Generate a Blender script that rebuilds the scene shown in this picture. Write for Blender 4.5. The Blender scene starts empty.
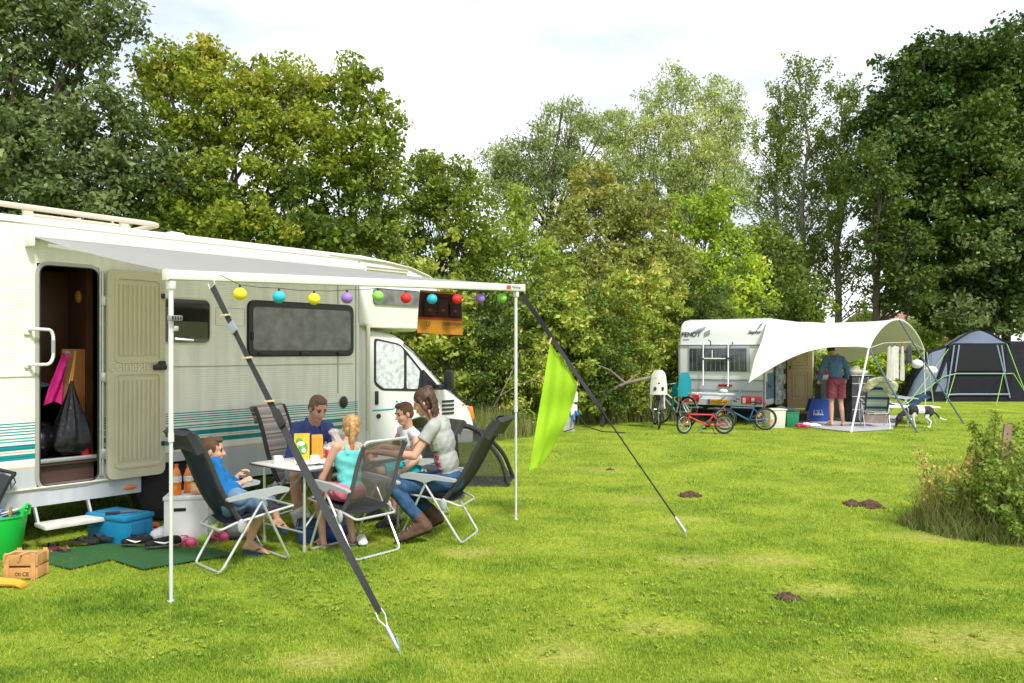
import bpy, bmesh, math, random
import numpy as np
from mathutils import Vector, Matrix, Euler
random.seed(7); RNG = np.random.default_rng(7)
PI = math.pi
SC = bpy.context.scene
COL = SC.collection
F, H, HOR = 796.0, 1.7, 350.0
def G(px, py):
    Y = F * H / (py - HOR); return Vector(((px - 512) / F * Y, Y, 0))
def at(px, py, Y):
    return Vector(((px - 512) / F * Y, Y, H + (HOR - py) * Y / F))
# ---------------------------------------------------------------- materials
MATS = {}
def mat(name, col, rough=0.6, metal=0.0, var=0.0, vscale=8.0, bump=0.0, bscale=40.0, alpha=1.0, spec=0.5, trans=0.0, coat=0.0, emit=None, sub=0.0):
    if name in MATS: return MATS[name]
    m = bpy.data.materials.new(name); m.use_nodes = True; MATS[name] = m
    nt = m.node_tree; b = nt.nodes['Principled BSDF']
    b.inputs['Base Color'].default_value = (*col, 1)
    b.inputs['Roughness'].default_value = rough; b.inputs['Metallic'].default_value = metal
    b.inputs['Alpha'].default_value = alpha
    b.inputs['Specular IOR Level'].default_value = spec
    b.inputs['Transmission Weight'].default_value = trans
    b.inputs['Coat Weight'].default_value = coat
    if sub:
        b.inputs['Subsurface Weight'].default_value = sub
        b.inputs['Subsurface Radius'].default_value = (1, .35, .2); b.inputs['Subsurface Scale'].default_value = .012
    if emit: b.inputs['Emission Color'].default_value = (*emit, 1); b.inputs['Emission Strength'].default_value = 1
    if var or bump:
        tc = nt.nodes.new('ShaderNodeTexCoord')
    if var:
        n = nt.nodes.new('ShaderNodeTexNoise'); n.inputs['Scale'].default_value = vscale; n.inputs['Detail'].default_value = 6
        nt.links.new(tc.outputs['Object'], n.inputs['Vector'])
        r = nt.nodes.new('ShaderNodeValToRGB'); r.color_ramp.elements[0].position = .3; r.color_ramp.elements[1].position = .7
        r.color_ramp.elements[0].color = (*[max(0, c * (1 - var)) for c in col], 1)
        r.color_ramp.elements[1].color = (*[min(1, c * (1 + var)) for c in col], 1)
        nt.links.new(n.outputs['Fac'], r.inputs['Fac']); nt.links.new(r.outputs['Color'], b.inputs['Base Color'])
    if bump:
        n2 = nt.nodes.new('ShaderNodeTexNoise'); n2.inputs['Scale'].default_value = bscale; n2.inputs['Detail'].default_value = 4
        nt.links.new(tc.outputs['Object'], n2.inputs['Vector'])
        bp = nt.nodes.new('ShaderNodeBump'); bp.inputs['Strength'].default_value = bump; bp.inputs['Distance'].default_value = .01
        nt.links.new(n2.outputs['Fac'], bp.inputs['Height']); nt.links.new(bp.outputs['Normal'], b.inputs['Normal'])
    return m
def leaf_mat(name, cols, trans=0.35, rough=.55):
    m = bpy.data.materials.new(name); m.use_nodes = True; nt = m.node_tree
    b = nt.nodes['Principled BSDF']; out = nt.nodes['Material Output']
    a = nt.nodes.new('ShaderNodeAttribute'); a.attribute_name = 'tint'
    r = nt.nodes.new('ShaderNodeValToRGB'); cr = r.color_ramp
    cr.elements[0].color = (*cols[0], 1); cr.elements[1].color = (*cols[-1], 1)
    for i, c in enumerate(cols[1:-1]):
        e = cr.elements.new((i + 1) / (len(cols) - 1)); e.color = (*c, 1)
    nt.links.new(a.outputs['Fac'], r.inputs['Fac']); nt.links.new(r.outputs['Color'], b.inputs['Base Color'])
    b.inputs['Roughness'].default_value = rough; b.inputs['Specular IOR Level'].default_value = .35
    t = nt.nodes.new('ShaderNodeBsdfTranslucent'); mx = nt.nodes.new('ShaderNodeMixShader'); mx.inputs[0].default_value = trans
    nt.links.new(r.outputs['Color'], t.inputs['Color'])
    nt.links.new(b.outputs[0], mx.inputs[1]); nt.links.new(t.outputs[0], mx.inputs[2]); nt.links.new(mx.outputs[0], out.inputs[0])
    return m
def band_mat(name, stops, rough=.45, axis=2, lo=0.0, hi=3.0, rib=0.0, ribn=50, base_var=.04):
    """colour bands along an object axis: stops [(pos_m, colour)]"""
    m = bpy.data.materials.new(name); m.use_nodes = True; nt = m.node_tree; b = nt.nodes['Principled BSDF']
    tc = nt.nodes.new('ShaderNodeTexCoord'); s = nt.nodes.new('ShaderNodeSeparateXYZ'); nt.links.new(tc.outputs['Object'], s.inputs[0])
    mr = nt.nodes.new('ShaderNodeMapRange'); mr.inputs[1].default_value = lo; mr.inputs[2].default_value = hi
    nt.links.new(s.outputs[axis], mr.inputs[0])
    r = nt.nodes.new('ShaderNodeValToRGB'); cr = r.color_ramp; cr.interpolation = 'CONSTANT'
    cr.elements.remove(cr.elements[1]); cr.elements[0].position = 0; cr.elements[0].color = (*stops[0][1], 1)
    for p, c in stops[1:]:
        e = cr.elements.new((p - lo) / (hi - lo)); e.color = (*c, 1)
    nt.links.new(mr.outputs[0], r.inputs['Fac'])
    n = nt.nodes.new('ShaderNodeTexNoise'); n.inputs['Scale'].default_value = 2.5; n.inputs['Detail'].default_value = 8
    mpn = nt.nodes.new('ShaderNodeMapping'); mpn.inputs['Scale'].default_value = (4, 1, .55); nt.links.new(tc.outputs['Object'], mpn.inputs[0]); nt.links.new(mpn.outputs[0], n.inputs['Vector'])
    mm = nt.nodes.new('ShaderNodeMapRange'); mm.inputs[1].default_value = .3; mm.inputs[2].default_value = .65; mm.inputs[3].default_value = 1 - base_var; mm.inputs[4].default_value = 1 + base_var
    nt.links.new(n.outputs['Fac'], mm.inputs[0])
    mul = nt.nodes.new('ShaderNodeVectorMath'); mul.operation = 'SCALE'
    nt.links.new(r.outputs['Color'], mul.inputs[0]); nt.links.new(mm.outputs[0], mul.inputs['Scale'])
    nt.links.new(mul.outputs[0], b.inputs['Base Color']); b.inputs['Roughness'].default_value = rough
    if rib:
        mt = nt.nodes.new('ShaderNodeMath'); mt.operation = 'MULTIPLY'; mt.inputs[1].default_value = ribn * 2 * PI
        nt.links.new(s.outputs[axis], mt.inputs[0])
        sn = nt.nodes.new('ShaderNodeMath'); sn.operation = 'SINE'; nt.links.new(mt.outputs[0], sn.inputs[0])
        gt = nt.nodes.new('ShaderNodeMath'); gt.operation = 'GREATER_THAN'; gt.inputs[1].default_value = .69; nt.links.new(s.outputs[axis], gt.inputs[0])
        sm = nt.nodes.new('ShaderNodeMath'); sm.operation = 'MULTIPLY'; nt.links.new(sn.outputs[0], sm.inputs[0]); nt.links.new(gt.outputs[0], sm.inputs[1]); sn = sm
        bp = nt.nodes.new('ShaderNodeBump'); bp.inputs['Strength'].default_value = rib; bp.inputs['Distance'].default_value = .002
        nt.links.new(sn.outputs[0], bp.inputs['Height']); nt.links.new(bp.outputs['Normal'], b.inputs['Normal'])
    return m
# ---------------------------------------------------------------- mesh builder
class MB:
    def __init__(s): s.v = []; s.f = []; s.m = []; s.cur = 0; s.T = Matrix.Identity(4)
    def mi(s, i): s.cur = i; return s
    def tf(s, T): s.T = T; return s
    def add(s, vs, fs, mi=None):
        o = len(s.v)
        s.v += [tuple(s.T @ Vector(p)) for p in vs]
        s.f += [tuple(i + o for i in f) for f in fs]; s.m += [s.cur if mi is None else mi] * len(fs)
        return s
    def box(s, c, d, R=None, bev=0.0, taper=1.0):
        """bevelled box (bevel by chamfered corners); R = 3x3 or None; taper scales the top"""
        bm = bmesh.new(); bmesh.ops.create_cube(bm, size=1)
        for v in bm.verts:
            k = taper if v.co.z > 0 else 1
            v.co = Vector((v.co.x * d[0] * k, v.co.y * d[1] * k, v.co.z * d[2]))
        if bev: bmesh.ops.bevel(bm, geom=list(bm.edges), offset=min(bev, min(d) * .45), segments=2, profile=.6, affect='EDGES')
        M = (R.to_4x4() if R else Matrix.Identity(4)); M.translation = Vector(c)
        vs = [M @ v.co for v in bm.verts]; fs = [[v.index for v in f.verts] for f in bm.faces]; bm.free()
        return s.add(vs, fs)
    def bar(s, a, b, w, h, up=(0, 0, 1), bev=0.0):
        a = Vector(a); b = Vector(b); x = (b - a).normalized(); up = Vector(up)
        if abs(x.dot(up)) > .98: up = Vector((0, 1, 0))
        y = up.cross(x).normalized(); z = x.cross(y)
        R = Matrix((x, y, z)).transposed()
        return s.box((a + b) / 2, ((b - a).length, w, h), R, bev)
    def tube(s, pts, r, seg=8, closed=False, flat=1.0, cap=True):
        pts = [Vector(p) for p in pts]; n = len(pts)
        rs = r if isinstance(r, (list, tuple)) else [r] * n
        tang = []
        for i in range(n):
            if closed: t = pts[(i + 1) % n] - pts[i - 1]
            else: t = pts[min(i + 1, n - 1)] - pts[max(i - 1, 0)]
            tang.append(t.normalized() if t.length > 1e-9 else Vector((0, 0, 1)))
        up = Vector((0, 0, 1)) if abs(tang[0].z) < .9 else Vector((0, 1, 0))
        nx = tang[0].cross(up).normalized(); vs = []
        for i in range(n):
            t = tang[i]; nx = (nx - t * nx.dot(t))
            nx = nx.normalized() if nx.length > 1e-6 else t.orthogonal().normalized()
            ny = t.cross(nx)
            for k in range(seg):
                a = 2 * PI * k / seg
                vs.append(pts[i] + nx * (math.cos(a) * rs[i]) + ny * (math.sin(a) * rs[i] * flat))
        fs = []
        for i in range(n if closed else n - 1):
            j = (i + 1) % n
            for k in range(seg):
                l = (k + 1) % seg
                fs.append((i * seg + k, i * seg + l, j * seg + l, j * seg + k))
        if not closed and cap:
            fs.append(tuple(range(seg))[::-1]); fs.append(tuple((n - 1) * seg + k for k in range(seg)))
        return s.add(vs, fs)
    def lathe(s, prof, c=(0, 0, 0), seg=20, R=None, sx=1, sy=1):
        vs = []; n = len(prof); M = (R.to_4x4() if R else Matrix.Identity(4)); M.translation = Vector(c)
        for r, z in prof:
            for k in range(seg):
                a = 2 * PI * k / seg; vs.append(M @ Vector((r * math.cos(a) * sx, r * math.sin(a) * sy, z)))
        fs = []
        for i in range(n - 1):
            for k in range(seg):
                l = (k + 1) % seg; fs.append((i * seg + k, i * seg + l, (i + 1) * seg + l, (i + 1) * seg + k))
        if prof[0][0] > 1e-5: fs.append(tuple(range(seg))[::-1])
        if prof[-1][0] > 1e-5: fs.append(tuple((n - 1) * seg + k for k in range(seg)))
        return s.add(vs, fs)
    def ell(s, c, r, R=None, seg=16, ring=10):
        r = r if isinstance(r, (list, tuple)) else (r, r, r)
        M = (R.to_4x4() if R else Matrix.Identity(4)); M.translation = Vector(c)
        vs = [M @ Vector((0, 0, -r[2]))]
        for i in range(1, ring):
            p = -PI / 2 + PI * i / ring
            for k in range(seg):
                a = 2 * PI * k / seg
                vs.append(M @ Vector((r[0] * math.cos(p) * math.cos(a), r[1] * math.cos(p) * math.sin(a), r[2] * math.sin(p))))
        vs.append(M @ Vector((0, 0, r[2]))); fs = []
        for k in range(seg): fs.append((0, 1 + (k + 1) % seg, 1 + k))
        for i in range(ring - 2):
            for k in range(seg):
                l = (k + 1) % seg; a = 1 + i * seg; fs.append((a + k, a + l, a + seg + l, a + seg + k))
        a = 1 + (ring - 2) * seg; t = len(vs) - 1
        for k in range(seg): fs.append((a + k, a + (k + 1) % seg, t))
        return s.add(vs, fs)
    def cap(s, a, b, ra, rb, seg=14):
        """tapered capsule"""
        a = Vector(a); b = Vector(b); d = b - a
        if d.length < 1e-6: return s.ell(a, ra)
        x = d.normalized(); L = d.length; prof = []
        for i in range(5): q = -PI / 2 + PI / 2 * i / 4; prof.append((max(1e-6, ra * math.cos(q)), ra * math.sin(q)))
        for i in range(5): q = PI / 2 * i / 4; prof.append((max(1e-6, rb * math.cos(q)), L + rb * math.sin(q)))
        return s.lathe(prof, a, seg, x.to_track_quat('Z', 'Y').to_matrix())
    def fru(s, a, b, ra, rb, seg=16, flat=1.0):
        a = Vector(a); b = Vector(b); d = b - a
        return s.lathe([(ra, 0), (rb, d.length)], a, seg, d.normalized().to_track_quat('Z', 'Y').to_matrix(), 1, flat)
    def prism(s, poly, off):
        """closed polygon of 3D points pushed along the vector off"""
        off = Vector(off); n = len(poly); poly = [Vector(p) for p in poly]
        vs = poly + [p + off for p in poly]
        fs = [tuple(range(n)), tuple(range(2 * n - 1, n - 1, -1))]
        for i in range(n): j = (i + 1) % n; fs.append((i, i + n, j + n, j))
        return s.add(vs, fs)
    def grid(s, fn, nu, nv, thick=0.0, mf=None):
        P = [[Vector(fn(i / nu, j / nv)) for j in range(nv + 1)] for i in range(nu + 1)]
        vs = [p for r in P for p in r]; fs = []; w = nv + 1; ms = []
        for i in range(nu):
            for j in range(nv):
                fs.append((i * w + j, (i + 1) * w + j, (i + 1) * w + j + 1, i * w + j + 1))
                ms.append(mf((i + .5) / nu, (j + .5) / nv) if mf else s.cur)
        if thick:
            n = len(vs); nor = []
            for i in range(nu + 1):
                for j in range(nv + 1):
                    a = P[min(i + 1, nu)][j] - P[max(i - 1, 0)][j]; b = P[i][min(j + 1, nv)] - P[i][max(j - 1, 0)]
                    c = a.cross(b); nor.append(c.normalized() if c.length > 1e-12 else Vector((0, 0, 1)))
            vs += [v - nn * thick for v, nn in zip(vs[:n], nor)]
            k = len(fs)
            for q in range(k): f = fs[q]; fs.append(tuple(i + n for i in reversed(f))); ms.append(ms[q])
            rim = [i * w for i in range(nu + 1)] + [nu * w + j for j in range(1, nv + 1)] + [i * w + nv for i in range(nu - 1, -1, -1)] + [j for j in range(nv - 1, 0, -1)]
            for q in range(len(rim)):
                a, b = rim[q], rim[(q + 1) % len(rim)]; fs.append((b, a, a + n, b + n)); ms.append(ms[0])
        o = len(s.v); s.v += [tuple(s.T @ p) for p in vs]; s.f += [tuple(i + o for i in f) for f in fs]; s.m += ms
        return s
    def mesh(s, name, mats, smooth=40):
        me = bpy.data.meshes.new(name); me.from_pydata(s.v, [], s.f)
        for m in (mats if isinstance(mats, (list, tuple)) else [mats]): me.materials.append(m)
        me.polygons.foreach_set('material_index', s.m)
        bm = bmesh.new(); bm.from_mesh(me); bmesh.ops.recalc_face_normals(bm, faces=bm.faces); bm.to_mesh(me); bm.free()
        if smooth:
            me.shade_smooth(); me.set_sharp_from_angle(angle=math.radians(smooth))
        me.update(); return me
    def build(s, name, mats, parent=None, smooth=40, label=None):
        o = bpy.data.objects.new(name, s.mesh(name, mats, smooth)); COL.objects.link(o)
        if parent: o.parent = parent
        if label: o['label'] = label
        return o
def tag(o, label=None, cat=None, group=None, kind=None):
    if label: o['label'] = label
    if cat: o['category'] = cat
    if group: o['group'] = group
    if kind: o['kind'] = kind
    return o
def thing(name, label, cat, loc=(0, 0, 0), rz=0.0, group=None):
    o = bpy.data.objects.new(name, None); COL.objects.link(o); o.empty_display_size = .1
    o.location = loc; o.rotation_euler = (0, 0, rz); return tag(o, label, cat, group)
def copy_tree(o, parent=None):
    c = o.copy(); COL.objects.link(c); c.parent = parent
    for ch in [x for x in bpy.data.objects if x.parent == o]: copy_tree(ch, c)
    return c
def voxel(mb, name, mats, parent, vox=.008, smooth_it=3, paint=None, label=None, fac=.5, disp=None):
    """one continuous skin grown over overlapping shapes"""
    me = mb.mesh('tmp', mats, 0); t = bpy.data.objects.new('tmp', me); COL.objects.link(t)
    r = t.modifiers.new('r', 'REMESH'); r.mode = 'VOXEL'; r.voxel_size = vox; r.use_smooth_shade = True
    if smooth_it: q = t.modifiers.new('s', 'SMOOTH'); q.iterations = smooth_it; q.factor = fac
    dg = bpy.context.evaluated_depsgraph_get(); ev = t.evaluated_get(dg)
    m2 = bpy.data.meshes.new_from_object(ev); bpy.data.objects.remove(t); bpy.data.meshes.remove(me)
    m2.materials.clear()
    for m in (mats if isinstance(mats, (list, tuple)) else [mats]): m2.materials.append(m)
    if disp:
        n_ = len(m2.vertices); ca = np.empty(n_ * 3, np.float32); na = np.empty(n_ * 3, np.float32); m2.vertices.foreach_get('co', ca); m2.vertex_normals.foreach_get('vector', na)
        out = [disp(Vector(p), Vector(q)) for p, q in zip(ca.reshape(-1, 3).tolist(), na.reshape(-1, 3).tolist())]; m2.vertices.foreach_set('co', np.array([tuple(p) for p in out], np.float32).ravel()); m2.update()
    idx = [0] * len(m2.polygons)
    if paint:
        ce = np.empty(len(m2.polygons) * 3, np.float32); m2.polygons.foreach_get('center', ce)
        idx = [paint(Vector(p)) for p in ce.reshape(-1, 3).tolist()]
    m2.polygons.foreach_set('material_index', idx); m2.shade_smooth(); m2.name = name
    o = bpy.data.objects.new(name, m2); COL.objects.link(o)
    if parent: o.parent = parent
    if label: o['label'] = label
    return o
def text(name, body, m, parent, loc, R, size, extr=.001, bold=0.0, align='LEFT', shear=0.0, sx=1.0):
    cu = bpy.data.curves.new('t', 'FONT'); cu.body = body; cu.size = size; cu.extrude = extr; cu.offset = bold; cu.align_x = align; cu.shear = shear
    t = bpy.data.objects.new('t', cu); COL.objects.link(t)
    dg = bpy.context.evaluated_depsgraph_get(); me = bpy.data.meshes.new_from_object(t.evaluated_get(dg))
    bpy.data.objects.remove(t); bpy.data.curves.remove(cu)
    M = R.to_4x4(); M.translation = Vector(loc); me.transform(M @ Matrix.Diagonal((sx, 1, 1, 1)))
    me.materials.clear(); me.materials.append(m); me.name = name
    o = bpy.data.objects.new(name, me); COL.objects.link(o); o.parent = parent; return o
def raw(name, V, Fq, m, parent=None, tint=None, k=4, smooth=False):
    """fast mesh from numpy: V (n,3); Fq (m,k)"""
    me = bpy.data.meshes.new(name); me.vertices.add(len(V)); me.vertices.foreach_set('co', V.astype(np.float32).ravel())
    me.loops.add(Fq.size); me.loops.foreach_set('vertex_index', Fq.astype(np.int32).ravel())
    me.polygons.add(len(Fq)); me.polygons.foreach_set('loop_start', np.arange(0, Fq.size, k, dtype=np.int32))
    if tint is not None:
        a = me.attributes.new('tint', 'FLOAT', 'POINT'); a.data.foreach_set('value', tint.astype(np.float32))
    me.materials.append(m); me.update(calc_edges=True); me.validate()
    o = bpy.data.objects.new(name, me); COL.objects.link(o)
    if parent: o.parent = parent
    return o
def arc(c, r, a0, a1, n, ax=(1, 0, 0), ay=(0, 0, 1)):
    c = Vector(c); ax = Vector(ax); ay = Vector(ay)
    return [c + ax * (r * math.cos(a0 + (a1 - a0) * i / n)) + ay * (r * math.sin(a0 + (a1 - a0) * i / n)) for i in range(n + 1)]
def fillet(pts, r, n=5, closed=False):
    """round the corners of a polyline"""
    pts = [Vector(p) for p in pts]; out = []; N = len(pts)
    rng = range(N) if closed else range(1, N - 1)
    if not closed: out.append(pts[0])
    for i in rng:
        p = pts[i]; a = pts[i - 1] - p; b = pts[(i + 1) % N] - p
        rr = min(r, a.length * .45, b.length * .45); A = p + a.normalized() * rr; B = p + b.normalized() * rr
        for k in range(n + 1):
            t = k / n; out.append(A * (1 - t) ** 2 + p * 2 * t * (1 - t) + B * t * t)
    if not closed: out.append(pts[-1])
    return out
def rrect(u0, u1, z0, z1, r, v=0.0, n=5):
    """rounded rectangle in the local x-z plane"""
    return fillet([(u0, v, z0), (u1, v, z0), (u1, v, z1), (u0, v, z1)], r * 1.2, n, True)
# ================================================================ motorhome
P0 = Vector((-4.16, 6.83, 0)); _n = math.hypot(2.3, 2.83); DX, DY = 2.3 / _n, 2.83 / _n; MRZ = math.atan2(DY, DX)
def wl(px, py, v=0.0):
    """picture position -> motorhome frame (u, v, z) on the plane v"""
    t = (px - 512) / F; ex, ey = -DY, DX
    u = (t * (P0.y + v * ey) - P0.x - v * ex) / (DX - t * DY); Y = P0.y + u * DY + v * ey
    return Vector((u, v, H + (HOR - py) * Y / F))
def m2w(p): return Vector((P0.x + p[0] * DX - p[1] * DY, P0.y + p[0] * DY + p[1] * DX, p[2]))
RS = Matrix(((1, 0, 0), (0, 0, -1), (0, 1, 0)))      # text standing on a side wall
CREAM = (.77, .755, .665)
TEAL = (.0, .22, .24); TAN = (.60, .43, .24); GREY = (.46, .48, .50)
st = [(0, GREY), (.505, (.36, .36, .33)), (.513, GREY), (.668, TAN), (.684, (.66, .60, .50)), (.70, CREAM), (.755, TEAL), (.80, CREAM), (.815, TAN), (.828, CREAM), (.84, TEAL), (.888, CREAM)]
z = .905; w_ = .016
for k in range(8):
    st += [(z, (.02, .30, .31)), (z + w_, CREAM)]; z += .0225; w_ *= .82
st = st[:31]
WALLM = band_mat('motorhome_wall', st, .38, 2, 0, 3, rib=.32, ribn=42, base_var=.09)
WHITE = mat('shell_white', (.74, .735, .69), .35, var=.05, vscale=2)
CABW = mat('cab_white', (.72, .72, .68), .25, var=.03, vscale=2, coat=.3)
TRIM = mat('trim_cream', (.62, .58, .44), .5, var=.06, vscale=5)
SEAL = mat('rubber_black', (.015, .015, .016), .6)
ALU = mat('aluminium', (.62, .63, .64), .35, metal=.85, var=.08, vscale=20)
ALUW = mat('painted_tube', (.72, .73, .72), .35, metal=.25)
ACR = mat('tinted_acrylic', (.018, .02, .017), .06, spec=.6, coat=.5)
BLIND_REFL = mat('blind_reflection', (.13, .13, .115), .5, var=.5, vscale=7, coat=.9)  # blind colour; its mottling is painted in place of reflections in the glass
BPLAS = mat('black_plastic', (.02, .02, .022), .4, bump=.1)
TYRE = mat('tyre_rubber', (.02, .02, .02), .85, bump=.4, bscale=60)
RIM = mat('wheel_cover', (.55, .55, .54), .4, metal=.5)
M_ = thing('motorhome', 'cream motorhome with teal stripes, open side door and pulled out awning', 'motorhome', P0, MRZ)
U0, U1, W_ = -2.1, 3.635, 2.2
def wallgrid(us, zs, hole, v0, v1):
    b = MB()
    for i in range(len(us) - 1):
        for j in range(len(zs) - 1):
            um, zm = (us[i] + us[i + 1]) / 2, (zs[j] + zs[j + 1]) / 2
            if hole(um, zm): continue
            b.add([(us[i], v0, zs[j]), (us[i + 1], v0, zs[j]), (us[i + 1], v0, zs[j + 1]), (us[i], v0, zs[j + 1])], [(0, 1, 2, 3)])
            b.add([(us[i], v1, zs[j]), (us[i + 1], v1, zs[j]), (us[i + 1], v1, zs[j + 1]), (us[i], v1, zs[j + 1])], [(3, 2, 1, 0)])
    return b
D0, D1, DZ0, DZ1 = .075, .60, .50, 2.455
A0, A1, AZ = .985, 1.68, .60
hole = lambda u, z: (D0 < u < D1 and DZ0 < z < DZ1) or (A0 < u < A1 and z < AZ)
b = wallgrid([U0, D0, D1, A0, A1, U1], [.345, DZ0, AZ, DZ1, 2.78], hole, 0, .035)
# reveals of the door opening and the wheel arch, and the rest of the shell
for (a, c) in [((D0, DZ0), (D0, DZ1)), ((D1, DZ0), (D1, DZ1)), ((D0, DZ1), (D1, DZ1)), ((D0, DZ0), (D1, DZ0)), ((A0, .345), (A0, AZ)), ((A1, .345), (A1, AZ)), ((A0, AZ), (A1, AZ))]:
    b.add([(a[0], 0, a[1]), (c[0], 0, c[1]), (c[0], .035, c[1]), (a[0], .035, a[1])], [(0, 1, 2, 3)])
b.build('side_wall', WALLM, M_, smooth=0)
b = MB()
b.box(((U0 + U1) / 2, W_, 1.56), (U1 - U0, .04, 2.44)); b.box((U0, W_ / 2, 1.56), (.04, W_ - .05, 2.44), bev=.01)
for ua_, ub_ in ((U0 + .03, A0 - .03), (A1 + .03, U1 - .03)): b.box(((ua_ + ub_) / 2, W_ / 2 + .02, .38), (ub_ - ua_, W_ - .12, .05))
b.build('rear_shell', WHITE, M_)
# roof with rounded eaves; nose over the cab
def roofsec(u, v):
    return None
b = MB(); prof = [(0, 2.775), (-.012, 2.79), (-.006, 2.83), (.03, 2.852), (.3, 2.87), (W_ - .3, 2.87), (W_ - .03, 2.852), (W_ + .01, 2.80), (W_, 2.775)]
vs = [(u, v, z) for u in (U0 - .02, U1) for v, z in prof]; n = len(prof)
b.add(vs, [(i, i + 1, n + i + 1, n + i) for i in range(n - 1)] + [tuple(range(n)), tuple(range(2 * n - 1, n - 1, -1)), (0, n, 2 * n - 1, n - 1)])
b.build('roof', mat('roof_cream', (.62, .60, .52), .45, var=.1, vscale=3), M_)
def prism_b(poly, off, bev, seg=3):
    """prism with rounded edges"""
    m = MB().prism(poly, off); me = m.mesh('t', [], 0); bm = bmesh.new(); bm.from_mesh(me); bpy.data.meshes.remove(me)
    ed = [e for e in bm.edges if len(e.link_faces) == 2 and e.calc_face_angle(0) > .25]
    bmesh.ops.bevel(bm, geom=ed, offset=bev, segments=seg, profile=.5, affect='EDGES')
    o = MB(); bm.verts.index_update(); o.add([v.co for v in bm.verts], [[v.index for v in f.verts] for f in bm.faces]); bm.free(); return o
lut = [(3.64, 2.0), (4.62, 1.935), (4.95, 2.10), (5.10, 2.40), (5.0, 2.62), (4.86, 2.70), (4.5, 2.79), (4.07, 2.835), (3.64, 2.862)]
ln = prism_b([(u, .004, z) for u, z in lut], (0, W_ - .008, 0), .05).build('overcab', WHITE, M_)
b = MB(); b.tube([(u, -.012, z) for u, z in [(3.2, 2.82), (4.07, 2.80), (4.5, 2.762), (4.84, 2.675), (4.97, 2.60), (5.07, 2.40), (4.93, 2.12)]], .014, 6); b.build('edge_trim', TRIM, ln)
b = MB(); b.prism(rrect(3.87, 4.66, 2.27, 2.47, .05, -.004), (0, -.018, 0)); b.build('overcab_window', BLIND_REFL, ln)
b = MB(); b.box((4.05, 0.0, 2.73), (.82, .03, .012)); b.box((4.1, 0, 2.69), (.7, .03, .01)); b.build('rain_gutter', TRIM, ln)
# filler wall between body and cab, underside
b = MB(); b.box((3.635, W_ / 2, 1.2), (.05, W_ - .01, 1.65), bev=.01); b.box((3.74, W_ / 2, 1.2), (.18, W_ - .16, 1.62), bev=.03); b.build('cab_joint', WHITE, M_)
b = MB(); b.box((3.79, -.004, 1.35), (.05, .03, 1.28), bev=.008); b.box((4.3, .0, 1.99), (1.05, .035, .03), bev=.008); b.build('joint_trim', TRIM, M_)
# ---- cab
cab = [(3.83, .42), (4.36, .40), (4.40, .62), (4.55, .76), (4.8, .80), (5.02, .76), (5.16, .62), (5.2, .40), (5.83, .36), (5.84, .62), (5.80, .78), (5.66, .94), (5.42, 1.09), (5.24, 1.19), (4.60, 1.72), (4.44, 1.84), (4.30, 1.90), (3.83, 1.96)]
cb = prism_b([(u, .08, z) for u, z in cab], (0, 2.0, 0), .04).build('cab', CABW, M_)
def plate(poly, v, th, name, m, par, sm=30, inner=None):
    return MB().prism([(u, v, z) for u, z in poly], (0, -th, 0)).build(name, m, par, sm)
dr = fillet([(3.89, 0, .50), (4.40, 0, .50), (4.44, 0, .66), (4.60, 0, .80), (4.88, 0, .84), (5.02, 0, .90), (5.03, 0, 1.20), (4.50, 0, 1.70), (4.36, 0, 1.80), (3.89, 0, 1.90)], .06, 3, True)
cd = plate([(p.x, p.z) for p in dr], .082, .010, 'cab_door', CABW, M_)
wn = fillet([(3.95, 0, 1.275), (4.08, 0, 1.19), (4.72, 0, 1.155), (4.92, 0, 1.19), (4.92, 0, 1.30), (4.50, 0, 1.69), (4.38, 0, 1.78), (3.95, 0, 1.85)], .05, 3, True)
plate([(p.x, p.z) for p in wn], .073, .008, 'window_seal', SEAL, cd)
FOIL = mat('foil_blind', (.62, .66, .68), .35, metal=.15, var=.35, vscale=14, bump=.9, bscale=16, coat=1.0)
gl = fillet([(3.98, 0, 1.295), (4.10, 0, 1.215), (4.45, 0, 1.20), (4.45, 0, 1.70), (4.37, 0, 1.76), (3.98, 0, 1.82)], .04, 3, True)
plate([(p.x, p.z) for p in gl], .066, .004, 'side_glass', FOIL, cd)
gl = fillet([(4.50, 0, 1.195), (4.70, 0, 1.185), (4.74, 0, 1.42), (4.50, 0, 1.64)], .03, 3, True)
plate([(p.x, p.z) for p in gl], .066, .004, 'quarter_glass', FOIL, cd)
b = MB(); b.box((3.99, .066, 1.10), (.05, .03, .17), bev=.012); b.build('door_handle', BPLAS, cd)
b = MB(); b.lathe([(0, 0), (.03, 0), (.03, .02), (0, .02)], (4.02, .072, .87), 14, Matrix.Rotation(PI / 2, 3, 'X')); b.build('door_lock', BPLAS, cd)
b = MB(); b.tube([(3.93, .07, .945), (4.25, .07, .945), (4.30, .07, .96), (4.33, .07, 1.05), (4.37, .07, 1.0), (4.42, .07, 1.06)], .009, 5); b.build('teal_swoosh', mat('teal_paint', (.0, .36, .38), .4), cd)
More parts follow.
